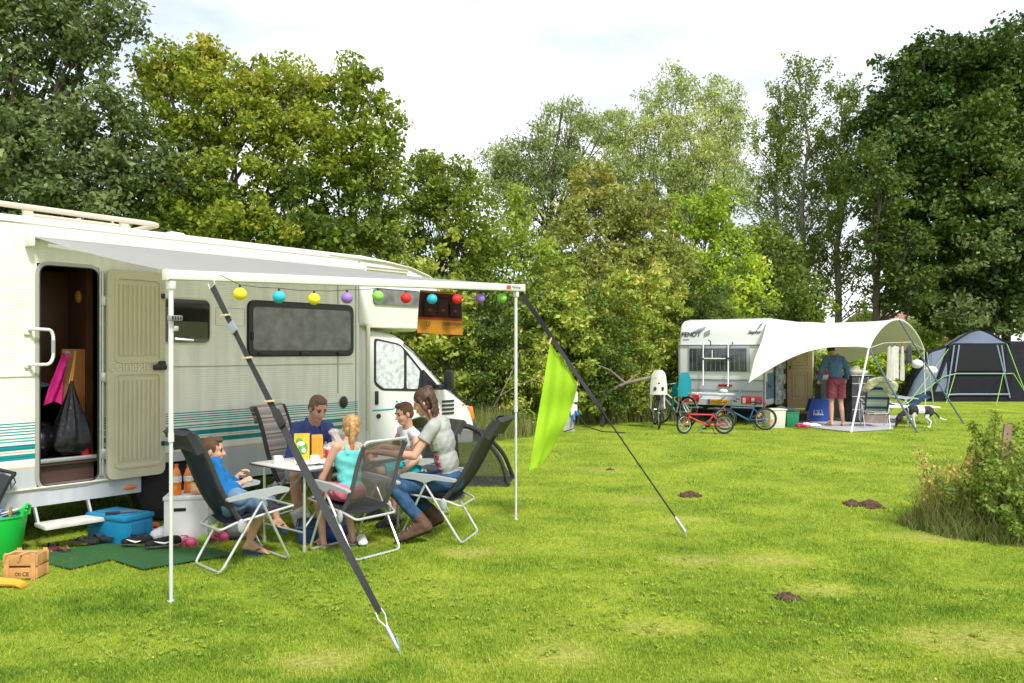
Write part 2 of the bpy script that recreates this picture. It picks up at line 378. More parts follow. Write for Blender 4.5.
# mirror
b = MB(); b.box((5.10, -.12, 1.29), (.07, .14, .26), Matrix.Rotation(.15, 3, 'Z'), bev=.03); mr = b.build('wing_mirror', BPLAS, M_)
b = MB(); b.box((5.02, -.01, 1.20), (.13, .16, .07), bev=.02); b.prism([(4.78, .075, 1.20), (5.02, .075, 1.17), (5.08, .075, 1.21), (4.80, .075, 1.44)], (0, -.02, 0)); b.build('mirror_arm', BPLAS, mr)
b = MB(); b.tube(fillet([(4.45, .06, 1.79), (4.62, .06, 1.70), (5.22, .06, 1.21), (5.68, .06, .955)], .05), .011, 6); b.build('bonnet_edge', SEAL, M_)
b = MB()
for k in range(4): b.box((5.29, .072, .83 + k * .055), (.23, .016, .03), bev=.006)
b.build('side_vent', BPLAS, M_)
b = MB(); b.box((5.60, .076, .93), (.05, .012, .03), bev=.005); b.build('side_repeater', mat('amber_lens', (.9, .22, .02), .2, coat=.5), M_)
for v in (.115, 2.045): b = MB(); b.box((5.785, v, .80), (.07, .09, .19), Matrix.Rotation(-.25, 3, 'Y'), bev=.02); b.build('indicator', mat('amber_lens', (0, 0, 0)), M_)
for v in (.35, 1.81):
    b = MB(); b.box((5.82, v, .80), (.08, .32, .2), bev=.02); b.build('headlight', mat('lamp_glass', (.7, .72, .74), .08, metal=.3, coat=1), M_)
b = MB(); b.prism([(5.76, .10, .40), (5.96, .14, .40), (5.98, .16, .64), (5.78, .10, .66)], (0, 1.94, 0)); b.box((5.845, 1.08, .78), (.05, .9, .14), bev=.02); b.build('bumper', mat('bumper_grey', (.06, .06, .065), .6), M_)
b = MB(); b.prism([(4.60, .20, 1.735), (5.21, .20, 1.225), (5.225, .20, 1.245), (4.615, .20, 1.755)], (0, 1.76, 0)); b.build('windscreen', ACR, M_)
# ---- wheels and chassis
def wheel(u, v, par):
    R = Matrix.Rotation(PI / 2, 3, 'X'); b = MB(); pr = [(.20, .0), (.24, -.015), (.30, -.01), (.325, .02), (.33, .05), (.33, .15), (.325, .18), (.30, .2), (.2, .2)]
    b.lathe(pr, (u, v + .2, .33), 40, R); t = b.build('tyre', TYRE, par)
    b = MB(); b.lathe([(.0, .18), (.05, .185), (.07, .16), (.14, .15), (.17, .17), (.2, .175), (.205, .16), (.205, .02)], (u, v + .19, .33), 32, R)
    for k in range(8): a = k * PI / 4; b.box((u + .115 * math.cos(a), v + .035, .33 + .115 * math.sin(a)), (.03, .012, .03), bev=.004)
    b.build('rim', RIM, t)
wheel(1.335, .10, M_); wheel(4.79, .13, M_)
wheel(1.335, 1.86, M_); wheel(4.79, 1.80, M_)
b = MB(); b.box((1.6, 1.1, .30), (6.2, .9, .12)); b.box((1.335, 1.1, .33), (.09, 1.7, .09)); b.box((4.79, 1.1, .33), (.09, 1.6, .09)); b.box((-.5, 1.2, .25), (1.2, .7, .16)); b.box((2.9, 1.2, .26), (.9, .8, .18))
b.prism([(A0 - .05, .06, .36), (A1 + .05, .06, .36), (A1 + .05, .06, .72), (A0 - .05, .06, .72)], (0, .5, 0)) if False else None
b.build('chassis', mat('chassis_dark', (.02, .02, .02), .8), M_)
b = MB()
for u in (A0 - .012, A1 + .012): b.box((u, .28, .5), (.015, .48, .42))
b.box(((A0 + A1) / 2, .28, .715), (A1 - A0, .48, .015)); b.box(((A0 + A1) / 2, .53, .5), (A1 - A0 + .04, .015, .42)); b.build('wheel_arch', mat('chassis_dark', (0, 0, 0)), M_)
b = MB(); b.ell((.88, -.004, .405), (.062, .014, .022)); b.build('side_marker', mat('amber_lens', (0, 0, 0)), M_)
# ---- door frame, open door leaf
def ring(u0, u1, z0, z1, r, v, wd, th, name, m, par):
    o = rrect(u0 - wd, u1 + wd, z0 - wd, z1 + wd, r + wd, v, 6); i = rrect(u0, u1, z0, z1, r, v, 6); n = len(o); b = MB()
    vs = o + i + [p + Vector((0, -th, 0)) for p in o] + [p + Vector((0, -th, 0)) for p in i]; fs = []
    for k in range(n):
        l = (k + 1) % n; fs += [(k, l, 2 * n + l, 2 * n + k), (n + k, n + l, 3 * n + l, 3 * n + k), (2 * n + k, 2 * n + l, 3 * n + l, 3 * n + k), (k, l, n + l, n + k)]
    b.add(vs, fs); return b.build(name, m, par)
fr = ring(D0 + .02, D1 - .015, DZ0 + .015, DZ1 - .015, .07, .002, .035, .014, 'door_frame', mat('frame_grey', (.42, .42, .36), .4, metal=.3), M_)
ring(D0 + .024, D1 - .02, DZ0 + .02, DZ1 - .02, .065, -.013, .008, .006, 'frame_seal', SEAL, fr)
HX = .645   # hinge side; the leaf is swung back almost against the wall
dl = thing('tmp', 'x', 'x'); bpy.data.objects.remove(dl)
DLM = mat('door_inner', (.56, .52, .36), .5, var=.04, vscale=6)
b = MB(); b.prism(rrect(HX, 1.19, .505, 2.445, .06, -.03), (0, -.035, 0)); leaf = b.build('entry_door', DLM, M_)
for z0, z1 in ((.62, 1.47), (1.60, 2.36)):
    ring(HX + .085, 1.13, z0, z1, .03, -.063, .022, .014, 'panel_rib', DLM, leaf)
    b = MB(); n = 9
    for k in range(n): u = HX + .115 + k * (1.10 - HX - .115) / (n - 1); b.tube([(u, -.068, z0 + .05), (u, -.068, z1 - .05)], .013, 6)
    b.build('panel_flute', DLM, leaf)
b = MB(); b.box((1.13, -.08, 1.535), (.13, .04, .055), bev=.015); b.box((1.15, -.08, 1.57), (.07, .03, .05), bev=.012); b.build('door_latch', BPLAS, leaf)
b = MB(); b.box((1.16, -.075, .80), (.035, .04, .045), bev=.01); b.build('lower_latch', BPLAS, leaf)
b = MB(); b.box((1.16, -.075, 2.22), (.035, .04, .05), bev=.01); b.build('upper_latch', BPLAS, leaf)
lt = text('door_lettering', 'elnagh', mat('door_letter', (.70, .66, .50), .5), leaf, (HX + .07, -.066, 1.515), RS, .125, .008, sx=.98)
b = MB(); b.tube(arc((HX + .045, -.068, 1.545), .034, .5, 5.2, 14), .004, 5); b.build('door_emblem', mat('door_letter', (0, 0, 0)), leaf)
b = MB(); b.tube([(D1 + .02, -.02, .55), (D1 + .02, -.02, 2.42)], .012, 8); b.tube([(D1 - .002, -.02, .55), (D1 - .002, -.02, 2.42)], .009, 8)
for z in (.75, 1.45, 2.15): b.box((D1 + .022, -.035, z), (.05, .02, .09), bev=.004)
b.build('hinge_strip', ALU, M_)
# grab handle
g0, g1 = 1.875, 1.575
b = MB(); b.tube(fillet([(.0, -.01, g0), (.03, -.09, g0 + .005), (.15, -.10, g0), (.17, -.10, g0 - .05), (.17, -.10, g1 + .06), (.14, -.10, g1), (.03, -.09, g1), (0, -.01, g1)], .03), .014, 8)
b.box((0, -.012, g0), (.06, .025, .09), bev=.008); b.box((0, -.012, g1), (.05, .025, .06), bev=.008); gh = b.build('grab_handle', mat('plastic_cream', (.7, .7, .66), .4), M_)
b = MB(); b.tube([(.17, -.10, g0 - .09), (.17, -.10, g1 + .10)], .0165, 8); b.build('rubber_grip', mat('plastic_grey', (.3, .31, .32), .6), gh)
# interior seen through the door
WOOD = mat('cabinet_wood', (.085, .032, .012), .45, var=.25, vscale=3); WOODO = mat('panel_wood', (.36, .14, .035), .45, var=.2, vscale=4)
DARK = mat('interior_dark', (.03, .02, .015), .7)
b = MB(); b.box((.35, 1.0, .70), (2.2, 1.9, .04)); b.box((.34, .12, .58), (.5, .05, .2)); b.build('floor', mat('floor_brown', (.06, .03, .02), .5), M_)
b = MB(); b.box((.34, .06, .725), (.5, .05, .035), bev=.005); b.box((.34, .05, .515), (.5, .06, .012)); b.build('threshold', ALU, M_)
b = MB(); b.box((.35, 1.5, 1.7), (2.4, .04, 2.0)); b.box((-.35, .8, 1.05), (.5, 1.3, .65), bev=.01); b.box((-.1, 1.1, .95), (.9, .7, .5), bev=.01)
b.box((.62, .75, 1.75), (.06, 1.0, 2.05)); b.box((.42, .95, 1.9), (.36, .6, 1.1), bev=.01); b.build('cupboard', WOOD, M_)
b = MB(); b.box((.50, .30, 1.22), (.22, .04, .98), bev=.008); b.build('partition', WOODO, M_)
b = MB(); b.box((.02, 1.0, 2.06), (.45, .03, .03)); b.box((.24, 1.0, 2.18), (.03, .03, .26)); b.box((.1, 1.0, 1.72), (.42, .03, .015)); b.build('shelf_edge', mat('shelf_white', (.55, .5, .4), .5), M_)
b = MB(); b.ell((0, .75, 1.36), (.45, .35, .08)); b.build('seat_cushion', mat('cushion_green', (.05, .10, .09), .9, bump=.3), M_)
b = MB(); b.ell((.56, .35, 2.2), (.03, .05, .06)); b.build('wall_lamp', WOODO, M_)
# ---- side windows
f1 = ring(1.2, 1.685, 1.775, 2.205, .06, .001, .02, .006, 'window', TRIM, M_)
b = MB(); b.prism(rrect(1.2, 1.685, 1.775, 2.205, .055, .0), (0, -.014, 0)); b.build('pane', ACR, f1)
b = MB(); b.prism(rrect(1.24, 1.66, 1.79, 1.985, .01, -.0145), (0, -.002, 0)); b.build('blind', mat('blind_olive', (.06, .07, .035), .25, coat=.8), f1)
f2 = ring(2.13, 3.55, 1.64, 2.225, .07, .001, .012, .01, 'window', SEAL, M_)
b = MB(); b.prism(rrect(2.13, 3.55, 1.64, 2.225, .07, .0), (0, -.022, 0)); b.build('pane', BPLAS, f2)
b = MB(); b.prism(rrect(2.18, 3.50, 1.695, 2.165, .05, -.0225), (0, -.004, 0)); b.build('blind', BLIND_REFL, f2)
b = MB()
for u in (2.3, 2.84, 3.36): b.box((u, -.035, 1.66), (.12, .02, .03), bev=.006)
b.box((2.17, -.03, 1.85), (.03, .02, .08), bev=.006); b.build('catch', BPLAS, f2)
ring(1.76, 2.09, 1.955, 2.135, .01, .001, .004, .003, 'service_hatch', mat('hatch_line', (.35, .34, .27), .6), M_)
b = MB(); b.lathe([(0, 0), (.055, 0), (.06, .012), (.04, .02), (0, .022)], (3.41, .0, 1.08), 20, Matrix.Rotation(PI / 2, 3, 'X'), 1, 1.2); b.build('water_inlet', BPLAS, M_)
JM = mat('joint_line', (.33, .31, .24), .7)  # darker tone of the panel joints
for c_, d_ in (((3.33, -.004, 1.84), (.007, .006, 1.3)), ((3.60, -.004, 1.6), (.006, .006, 2.3)), ((2.4, -.003, 1.535), (2.3, .004, .008)), ((-.8, -.003, 1.47), (1.7, .004, .008))): b = MB(); b.box(c_, d_); b.build('panel_joint', JM, M_)
b = MB(); b.tube([(U0, -.012, .505), (A0 - .2, -.012, .505)], .012, 6); b.build('skirt_trim', TRIM, M_)
# roof fittings
b = MB()
b.tube(fillet([(-2.1, .25, 2.99), (1.22, .25, 2.955), (1.3, .3, 2.955), (1.3, 1.6, 2.955)], .08), .026, 8)
b.tube(fillet([(.15, .45, 2.93), (1.1, .45, 2.925), (1.1, 1.5, 2.925)], .05), .018, 8)
for u in (-1.5, .1, .95): b.box((u, .27, 2.91), (.08, .05, .09), bev=.01)
b.box((.6, .9, 2.9), (.8, .03, .03)); b.build('roof_rack', mat('rack_beige', (.62, .55, .42), .5), M_)
b = MB(); b.prism([(1.45, .45, 2.86), (1.75, .45, 2.86), (1.68, .5, 2.94), (1.55, .5, 2.945)], (0, .4, 0)); b.build('roof_vent', mat('plastic_cream', (0, 0, 0)), M_)
# fold out step
b = MB(); b.box((.29, -.24, .215), (.56, .24, .035), bev=.008); sp = b.build('entry_step', mat('step_white', (.62, .60, .52), .5, var=.15, vscale=9), M_)
b = MB()
for u in (.06, .5): b.tube([(u, .12, .36), (u, .0, .33), (u, -.08, .19)], .017, 6)
b.box((.28, .14, .36), (.6, .05, .04)); b.build('step_arm', ALU, sp)
# ---- awning
cs = MB(); cs.box((1.83, -.055, 2.70), (3.66, .11, .085), bev=.03); cs.box((.0, -.06, 2.65), (.05, .12, .14), bev=.02); cs.box((3.66, -.06, 2.67), (.04, .11, .12), bev=.02)
aw = cs.build('awning_case', mat('awning_white', (.70, .70, .67), .3, coat=.3), M_)
AFM = bpy.data.materials.new('awning_fabric'); AFM.use_nodes = True; nt = AFM.node_tree; bb = nt.nodes['Principled BSDF']; bb.inputs['Base Color'].default_value = (.6, .6, .61, 1); bb.inputs['Roughness'].default_value = .7
tr = nt.nodes.new('ShaderNodeBsdfTranslucent'); tr.inputs['Color'].default_value = (.82, .80, .82, 1); mx = nt.nodes.new('ShaderNodeMixShader'); mx.inputs[0].default_value = .7
nt.links.new(bb.outputs[0], mx.inputs[1]); nt.links.new(tr.outputs[0], mx.inputs[2]); nt.links.new(mx.outputs[0], nt.nodes['Material Output'].inputs[0])
RL, RR = Vector((-.0, -2.37, 2.205)), Vector((3.62, -2.555, 2.325))
def fab(u, v):
    a = Vector((.03 + 3.58 * u, -.10, 2.66)); c = RL.lerp(RR, u * .985 + .008) + Vector((0, .03, .03)); p = a.lerp(c, v); p.z -= .018 * math.sin(v * PI) + .004 * math.sin(u * 30) * v; return p
MB().grid(fab, 40, 20, .002).build('awning_fabric', AFM, aw, 60)
b = MB(); b.bar(RL, RR, .06, .070, bev=.02); b.bar(RL + Vector((-.012, 0, 0)), RL + Vector((.012, 0, 0)), .064, .078, bev=.02); b.bar(RR - Vector((.012, 0, 0)), RR + Vector((.012, 0, 0)), .064, .078, bev=.02)
rl = b.build('awning_rail', mat('awning_white', (0, 0, 0)), aw)
ang = math.atan2(RR.y - RL.y, RR.x - RL.x)
RT = Matrix.Rotation(ang, 3, 'Z') @ RS
tx = RL.lerp(RR, .925) + Vector((0, -.033, .002)); b = MB(); b.bar(tx, tx + (RR - RL).normalized() * .058, .004, .034); b.build('red_badge', mat('badge_red', (.62, .03, .02), .4), rl)
text('rail_lettering', 'Fiamma', mat('ink_grey', (.18, .18, .2), .5), rl, RL.lerp(RR, .945) + Vector((0, -.0335, -.006)), RT, .042, .001, shear=.3)
for c, ztop in ((Vector((.04, -2.364, 0)), 2.17), (Vector((3.532, -2.54, 0)), 2.29)):
    b = MB(); b.tube([c + Vector((0, 0, -.02)), c + Vector((0, 0, 1.12))], .0125, 10); b.tube([c + Vector((0, 0, 1.10)), c + Vector((0, 0, ztop - .02))], .0165, 10); b.tube([c + Vector((0, 0, 1.08)), c + Vector((0, 0, 1.14))], .02, 10)
    b.box(c + Vector((0, 0, .006)), (.045, .04, .012), bev=.003); b.box(c + Vector((0, 0, ztop - .03)), (.045, .05, .06), bev=.008); b.build('awning_leg', ALUW, aw)
# arms folded under the fabric
for q_ in ([(.12, -.14, 2.60), (.55, -1.3, 2.40), (.12, -2.33, 2.21)], [(3.5, -.14, 2.60), (3.1, -1.3, 2.43), (3.5, -2.5, 2.33)]): b = MB(); b.tube(q_, .015, 6); b.build('awning_arm', ALUW, aw)
# ---- things hanging on the awning
c0 = wl(171, 323, -2.364); t = thing('sensor_box', 'small solar light box clamped to the left awning pole', 'lamp', m2w(wl(175, 327, -2.40)), MRZ)
b = MB(); b.box((0, 0, .06), (.085, .045, .035), bev=.006); b.build('housing', mat('plastic_grey', (0, 0, 0)), t)
b = MB()
for k in range(4): b.box((-.028 + k * .019, -.024, .06), (.012, .004, .024))
b.build('solar_cell', BPLAS, t)
b = MB(); b.box((.01, .01, -.01), (.03, .03, .035), bev=.006); b.tube([(0, 0, -.08), (.05, -.02, -.085), (.115, -.03, -.09)], .009, 8); b.build('clamp', ALU, t)
def rail_at(px, py, v): return m2w(wl(px, py, v))
cols = {'yellow': (.85, .72, .02), 'blue': (.02, .45, .62), 'purple': (.30, .16, .55), 'green': (.26, .62, .10), 'red': (.75, .02, .02)}
LP = [(240, 294, 'yellow'), (279, 297, 'blue'), (314, 299, 'yellow'), (347, 298, 'purple'), (378, 296, 'green'), (406, 298, 'red'), (432, 299, 'blue'), (457, 299, 'red'), (480, 298.5, 'purple'), (502, 298, 'green')]
LB = ['yellow ball lantern nearest the dark strap, leftmost on the cord', 'blue ball lantern in front of the large motorhome window', 'yellow ball lantern between the left blue one and a purple one', 'purple ball lantern in front of the seam beside the large window', 'green ball lantern left of the first red one', 'red ball lantern left of the hanging towel', 'blue ball lantern in front of the hanging towel', 'red ball lantern at the right edge of the towel', 'purple ball lantern right of the towel', 'green ball lantern nearest the right awning pole']
pts = []
for i, ((px, py, cn), lb) in enumerate(zip(LP, LB)):
    p = rail_at(px, py, -2.46 - .02 * (i % 2)); s = .047; t = thing('ball_lantern', lb, 'lantern', p, i * .7, 'coloured lanterns on the awning')
    b = MB(); b.ell((0, 0, 0), (s, s, s * .97), seg=24, ring=16); b.build('shade', mat('lantern_' + cn, cols[cn], .55, bump=.1, bscale=120), t)
    b = MB(); b.lathe([(0, 0), (.01, 0), (.008, .02), (0, .02)], (0, 0, s * .95), 8); b.build('cap', BPLAS, t); pts.append(p + Vector((0, 0, s + .018)))
cp = []
for a, c in zip(pts[:-1], pts[1:]): cp += [a, a.lerp(c, .5) - Vector((0, 0, .006))]
tag(MB().tube([pts[0] + Vector((-.1, -.12, .06))] + cp + [pts[-1], pts[-1] + Vector((.1, .1, .03))], .0025, 5).build('lantern_cord', BPLAS), 'thin dark cord that carries the ball lanterns under the awning rail', 'cord')
# towel, hung upside down from the cord
TP0, TP1 = rail_at(420, 291, -2.28), rail_at(461, 292, -2.28)
tw = thing('hanging_towel', 'brown and ochre printed towel hanging upside down under the awning rail', 'towel', (TP0 + TP1) / 2)
tw.rotation_euler = (0, 0, math.atan2((TP1 - TP0).y, (TP1 - TP0).x)); TW = (TP1 - TP0).length; TH = .395
TM = band_mat('towel_print', [(-.5, (.42, .17, .008)), (-.272, (.30, .03, .008)), (-.25, (.045, .006, .004)), (-.02, (.42, .17, .01))], .9, 2, -.5, 0, base_var=.12)
MB().grid(lambda u, v: ((u - .5) * TW * (1 + .06 * v) - .01 * v, .012 * math.sin(u * 9 + v * 2), -TH * v - .012 * u * v), 16, 16, .004).build('cloth', TM, tw, 60)
RU = RS @ Matrix.Rotation(PI, 3, 'Z')
TI = mat('towel_ink', (.05, .02, .01), .9)
text('towel_lettering', 'DOUWE EGBERTS', TI, tw, (TW * .46, -.030, -.290), RU, .040, .001, sx=.80, bold=.0004)
b = MB(); b.tube([(-TW * .40, -.03, -.33), (-TW * .40, -.03, -.29), (-TW * .36, -.03, -.295), (-TW * .345, -.03, -.31), (-TW * .37, -.03, -.33), (-TW * .40, -.03, -.325)], .003, 4); b.tube([(-TW * .335, -.03, -.325), (-TW * .31, -.03, -.305), (-TW * .335, -.03, -.29)], .003, 4); b.build('towel_emblem', TI, tw)
for k in range(3):
    x = -TW * .31 + k * TW * .31; b = MB(); b.box((x, -.022, -.165), (TW * .25, .004, .13), bev=.001); sq = b.build('printed_square', mat('towel_dark', (.02, .006, .004), .9), tw)
    b = MB(); b.ell((x, -.026, -.18), (.026, .002, .014)); b.build('printed_motif', mat('towel_red', (.16, .02, .008), .9), sq)
    b = MB(); b.box((x, -.022, -.055), (.08, .004, .03), bev=.001); b.build('printed_band', mat('towel_dark', (0, 0, 0)), tw)
# ---- straps
def strap(name, label, a, c, wd, lo, hi, m):
    a = Vector(a); c = Vector(c); t = thing(name, label, 'strap', (c.x, c.y, 0)); o = Vector((c.x, c.y, 0)); P = lambda k: a.lerp(c, k) - o
    return t, P
WEB = mat('webbing_grey', (.045, .045, .05), .85, bump=.3, bscale=200)
PEG = mat('peg_wood', (.62, .42, .22), .7, var=.15, vscale=30)
S0 = rail_at(211, 284, -2.44); S1 = G(399, 656) + Vector((0, 0, .03))
t, P = strap('guy_strap', 'dark grey storm strap slanting down to the grass in front of the family', S0, S1, .04, 0, 1, WEB)
sv = (S1 - S0).normalized(); side = sv.cross(Vector((.25, 1, .1))).normalized()
def ribbon(P, k0, k1, w_, th=.003, n=12, sag=0.0, tw_=0.0):
    def f(u, v):
        k = k0 + (k1 - k0) * u; s = side * (w_ * (v - .5)); p = P(k) + s; p = p + Vector((0, 0, -sag * math.sin(PI * u))) + sv.cross(side) * (tw_ * math.sin(u * 7) * (v - .5)); return p
    return MB().grid(f, n, 2, th)
ribbon(P, .005, .915, .047, .003, 24, .02, .015).build('webbing', WEB, t)
fr_ = sv.cross(side).normalized()
if fr_.y > 0: fr_ = -fr_
Rb = Matrix((sv, side, sv.cross(side))).transposed()
b = MB(); b.box(P(.145) + fr_ * .008, (.085, .055, .018), Rb, bev=.004); b.build('buckle', mat('buckle_grey', (.34, .35, .38), .4, metal=.5), t)
b = MB(); b.box(P(.42) + fr_ * .008, (.12, .06, .012), Rb, bev=.004); b.build('strap_end', BPLAS, t)
b = MB()
for s in (-1, 1): b.tube([P(.91) + side * .022 * s, P(.925) + side * .028 * s, P(.95)], .0035, 6)
b.tube([P(0) - side * .03 + Vector((0, 0, .02)), P(.008) - side * .026, P(.008) + side * .026, P(0) + side * .03 + Vector((0, 0, .02))], .004, 6)
b.build('wire_ring', mat('white_wire', (.7, .7, .66), .4), t)
b = MB(); b.tube([P(.945), P(.995)], .013, 10); b.tube([P(.99), P(1.0)], .007, 8); b.build('spring', mat('spring_grey', (.42, .44, .44), .4, metal=.5), t)
b = MB(); b.tube([P(.99) + Vector((0, 0, .05)), P(1) + Vector((0, 0, .02)), P(1.0) + Vector((.02, -.01, -.12))], .005, 6); b.build('peg', mat('peg_green', (.15, .35, .25), .5), t)
pegs = [('wooden clothes peg just above the strap buckle', .105), ('wooden clothes peg halfway down the upper strap', .24), ('wooden clothes peg on the strap beside the striped chair', .37)]
for i, (lb, k) in enumerate(pegs):
    o = S0.lerp(S1, k) + fr_ * .012; q = thing('clothes_peg', lb, 'clothes peg', o, 0, 'clothes pegs on the dark strap'); R = Rb @ Matrix.Rotation(PI / 2 - .6, 3, 'Z')
    b = MB(); 
    for s in (-1, 1): b.box(R @ Vector((0, .0, .006 * s)), (.075, .011, .006), R @ Matrix.Rotation(.12 * s, 3, 'Y'), bev=.001)
    b.build('prong', PEG, q); b = MB(); b.tube([R @ Vector((.005, -.007, .004)), R @ Vector((.005, .007, .004))], .005, 8); b.build('spring', ALU, q)
S0 = rail_at(521, 293, -2.54); S1 = G(688, 538) + Vector((0, 0, .02)); sv = (S1 - S0).normalized(); side = sv.cross(Vector((-.3, 1, .2))).normalized()
t, P = strap('guy_strap', 'black storm strap running from the right awning corner out over the lawn', S0, S1, .04, 0, 1, WEB); t['group'] = 'awning storm straps'
ribbon(P, .0, .52, .042, .003, 14, .0, .03).build('webbing', mat('webbing_black', (.02, .02, .022), .85), t)
b = MB(); b.tube([P(.50), P(.93)], .0075, 6); b.build('cord', mat('webbing_black', (0, 0, 0)), t)
b = MB(); b.tube([P(.93), P(.985)], .016, 10); b.build('spring', mat('spring_grey', (0, 0, 0)), t)
b = MB(); b.tube([P(.98), P(1) + Vector((.02, 0, -.1))], .006, 6); b.build('peg', ALU, t)
b = MB(); b.prism([P(.52), P(.535), P(.53) + Vector((-.01, 0, -.12)), P(.53) + Vector((-.05, 0, -.11))], (0, .006, 0)); b.build('strap_end', mat('webbing_black', (0, 0, 0)), t)
# lime green cloth on the right strap
Pw = lambda k: S0.lerp(S1, k)
def kpx(px):
    lo, hi = 0, 1
    for _ in range(40):
        m = (lo + hi) / 2; p = Pw(m)
        if 512 + F * p.x / p.y < px: lo = m
        else: hi = m
    return lo
c1, c2 = Pw(kpx(550)), Pw(kpx(577)); c1 = at(550, 343, c1.y); c2 = at(578, 384, c2.y)
c3 = at(543, 463, c1.y + .1); c4 = at(529, 471, c1.y - .12)
ct = thing('lime_cloth', 'lime green towel pegged to the black strap and hanging to a point', 'cloth', (c1.x, c1.y, 0)); o = Vector((c1.x, c1.y, 0))
def clf(u, v):
    top = c1.lerp(c2, u); l_ = c1.lerp(c4, v) + Vector((-.0 * math.sin(v * PI), 0, 0)); r_ = c2.lerp(c3, v) + Vector((.05 * math.sin(v * PI), 0, 0)); p = l_.lerp(r_, u)
    p.y += .03 * math.sin(u * 5 + 1) * math.sin(v * PI) + .015 * math.sin(u * 11) * v + .012 * math.sin(v * 14 + u * 4) + .008 * math.sin(u * 17 - v * 5); return p - o
CLM = bpy.data.materials.new('lime_fabric'); CLM.use_nodes = True; nt = CLM.node_tree; bb = nt.nodes['Principled BSDF']; bb.inputs['Base Color'].default_value = (.50, .76, .035, 1); bb.inputs['Roughness'].default_value = .9
tr = nt.nodes.new('ShaderNodeBsdfTranslucent'); tr.inputs['Color'].default_value = (.58, .86, .05, 1); mx = nt.nodes.new('ShaderNodeMixShader'); mx.inputs[0].default_value = .4
nt.links.new(bb.outputs[0], mx.inputs[1]); nt.links.new(tr.outputs[0], mx.inputs[2]); nt.links.new(mx.outputs[0], nt.nodes['Material Output'].inputs[0])
MB().grid(clf, 14, 30, .003).build('fabric', CLM, ct, 60)
b = MB(); b.tube([clf(u / 20, .012) + Vector((0, -.003, 0)) for u in range(21)], .006, 5); b.build('hem', CLM, ct)
for i, (p, lb) in enumerate(((c1, 'wooden clothes peg on the upper corner of the lime green towel'), (c2, 'wooden clothes peg on the right corner of the lime green towel'))):
    q = thing('clothes_peg', lb, 'clothes peg', p + Vector((0, -.012, .01)), .5 + i, 'clothes pegs on the lime towel'); b = MB()
    for s in (-1, 1): b.box((0, .006 * s, .01), (.012, .007, .08), Matrix.Rotation(.12 * s, 3, 'X') @ Matrix.Rotation(.5, 3, 'Y'), bev=.001)
    b.build('prong', PEG, q); b = MB(); b.tube([(0, -.008, .01), (0, .008, .01)], .005, 8); b.build('spring', ALU, q)
# ---- things in the doorway
def bagmesh(c, h, r, seed, n=30):
    rg = random.Random(seed); ph = [rg.uniform(0, 6) for _ in range(8)]
    def f(u, v):
        a = u * 2 * PI; q = v; rr = r * (.10 + .95 * (math.sin(min(1, q * 1.12) * PI * .5) ** 1.6)) * (1 if q < .86 else math.sqrt(max(0, 1 - ((q - .86) / .14) ** 2)) * .999 + .001)
        rr *= 1 + (.12 * math.sin(a * 7 + ph[0]) + .08 * math.sin(a * 13 + ph[1] + q * 3)) * (1 - q * .6) + .05 * math.sin(a * 4 + q * 11 + ph[2]) * q
        return (c[0] + rr * math.cos(a), c[1] + rr * .8 * math.sin(a), c[2] - h * q)
    return MB().grid(f, 48, n)
BINB = mat('bin_bag_black', (.006, .006, .007), .3, bump=.7, bscale=22, spec=.4)
tb = thing('rubbish_bag', 'bulging black rubbish bag hanging in the open doorway', 'rubbish bag', m2w((.40, .10, .74)), MRZ)
bagmesh((0, 0, .86 - .18), .66, .155, 3).build('bag', BINB, tb)
b = MB(); b.tube([(.0, 0, .66), (.03, .03, .78), (.05, .04, .95)], .006, 5); b.tube([(-.02, 0, .66), (.02, .03, .8), (.05, .05, .95)], .006, 5); b.build('tie_cord', mat('cord_orange', (.6, .3, .05), .6), tb)
tb = thing('rubbish_bag', 'slumped black bag on the floor behind the hanging rubbish bag', 'rubbish bag', m2w((.22, .36, .735)), MRZ)
voxel(MB().ell((0, 0, .13), (.17, .16, .15)).ell((.05, .02, .26), (.07, .07, .06)).ell((.14, .05, .09), (.1, .1, .1)), 'bag', BINB, tb, .015, 2)
tb = thing('pink_cloth', 'magenta cloth hanging beside the orange wooden partition', 'cloth', m2w((.40, .20, 1.1)), MRZ)
PK = mat('cloth_magenta', (.60, .01, .20), .85, bump=.4, bscale=30)
MB().grid(lambda u, v: (-.01 + (u - .5) * (.05 + .09 * v) - .11 * v, .03 * math.sin(u * 7 + v * 3), .57 - .47 * v + .04 * math.sin(u * 3) * v), 10, 20, .008).build('fabric', PK, tb, 60)
b = MB(); b.ell((-.0, -.01, .57), (.025, .02, .022)); b.build('loop', mat('grey_cloth', (.3, .3, .32), .8), tb)
tb = thing('fire_extinguisher', 'small red fire extinguisher on the floor inside the doorway', 'fire extinguisher', m2w((.515, .11, .722)), MRZ)
b = MB(); b.lathe([(0, 0), (.042, 0), (.045, .01), (.045, .19), (.03, .225), (.012, .235), (.012, .25)], (0, 0, 0), 18); b.build('cylinder', mat('extinguisher_red', (.62, .01, .01), .25, coat=.6), tb)
b = MB(); b.box((0, 0, .262), (.03, .022, .028), bev=.004); b.box((-.02, 0, .275), (.06, .014, .01), bev=.003); b.tube([(.01, 0, .26), (.045, 0, .22), (.05, 0, .12)], .006, 6); b.build('valve', BPLAS, tb)
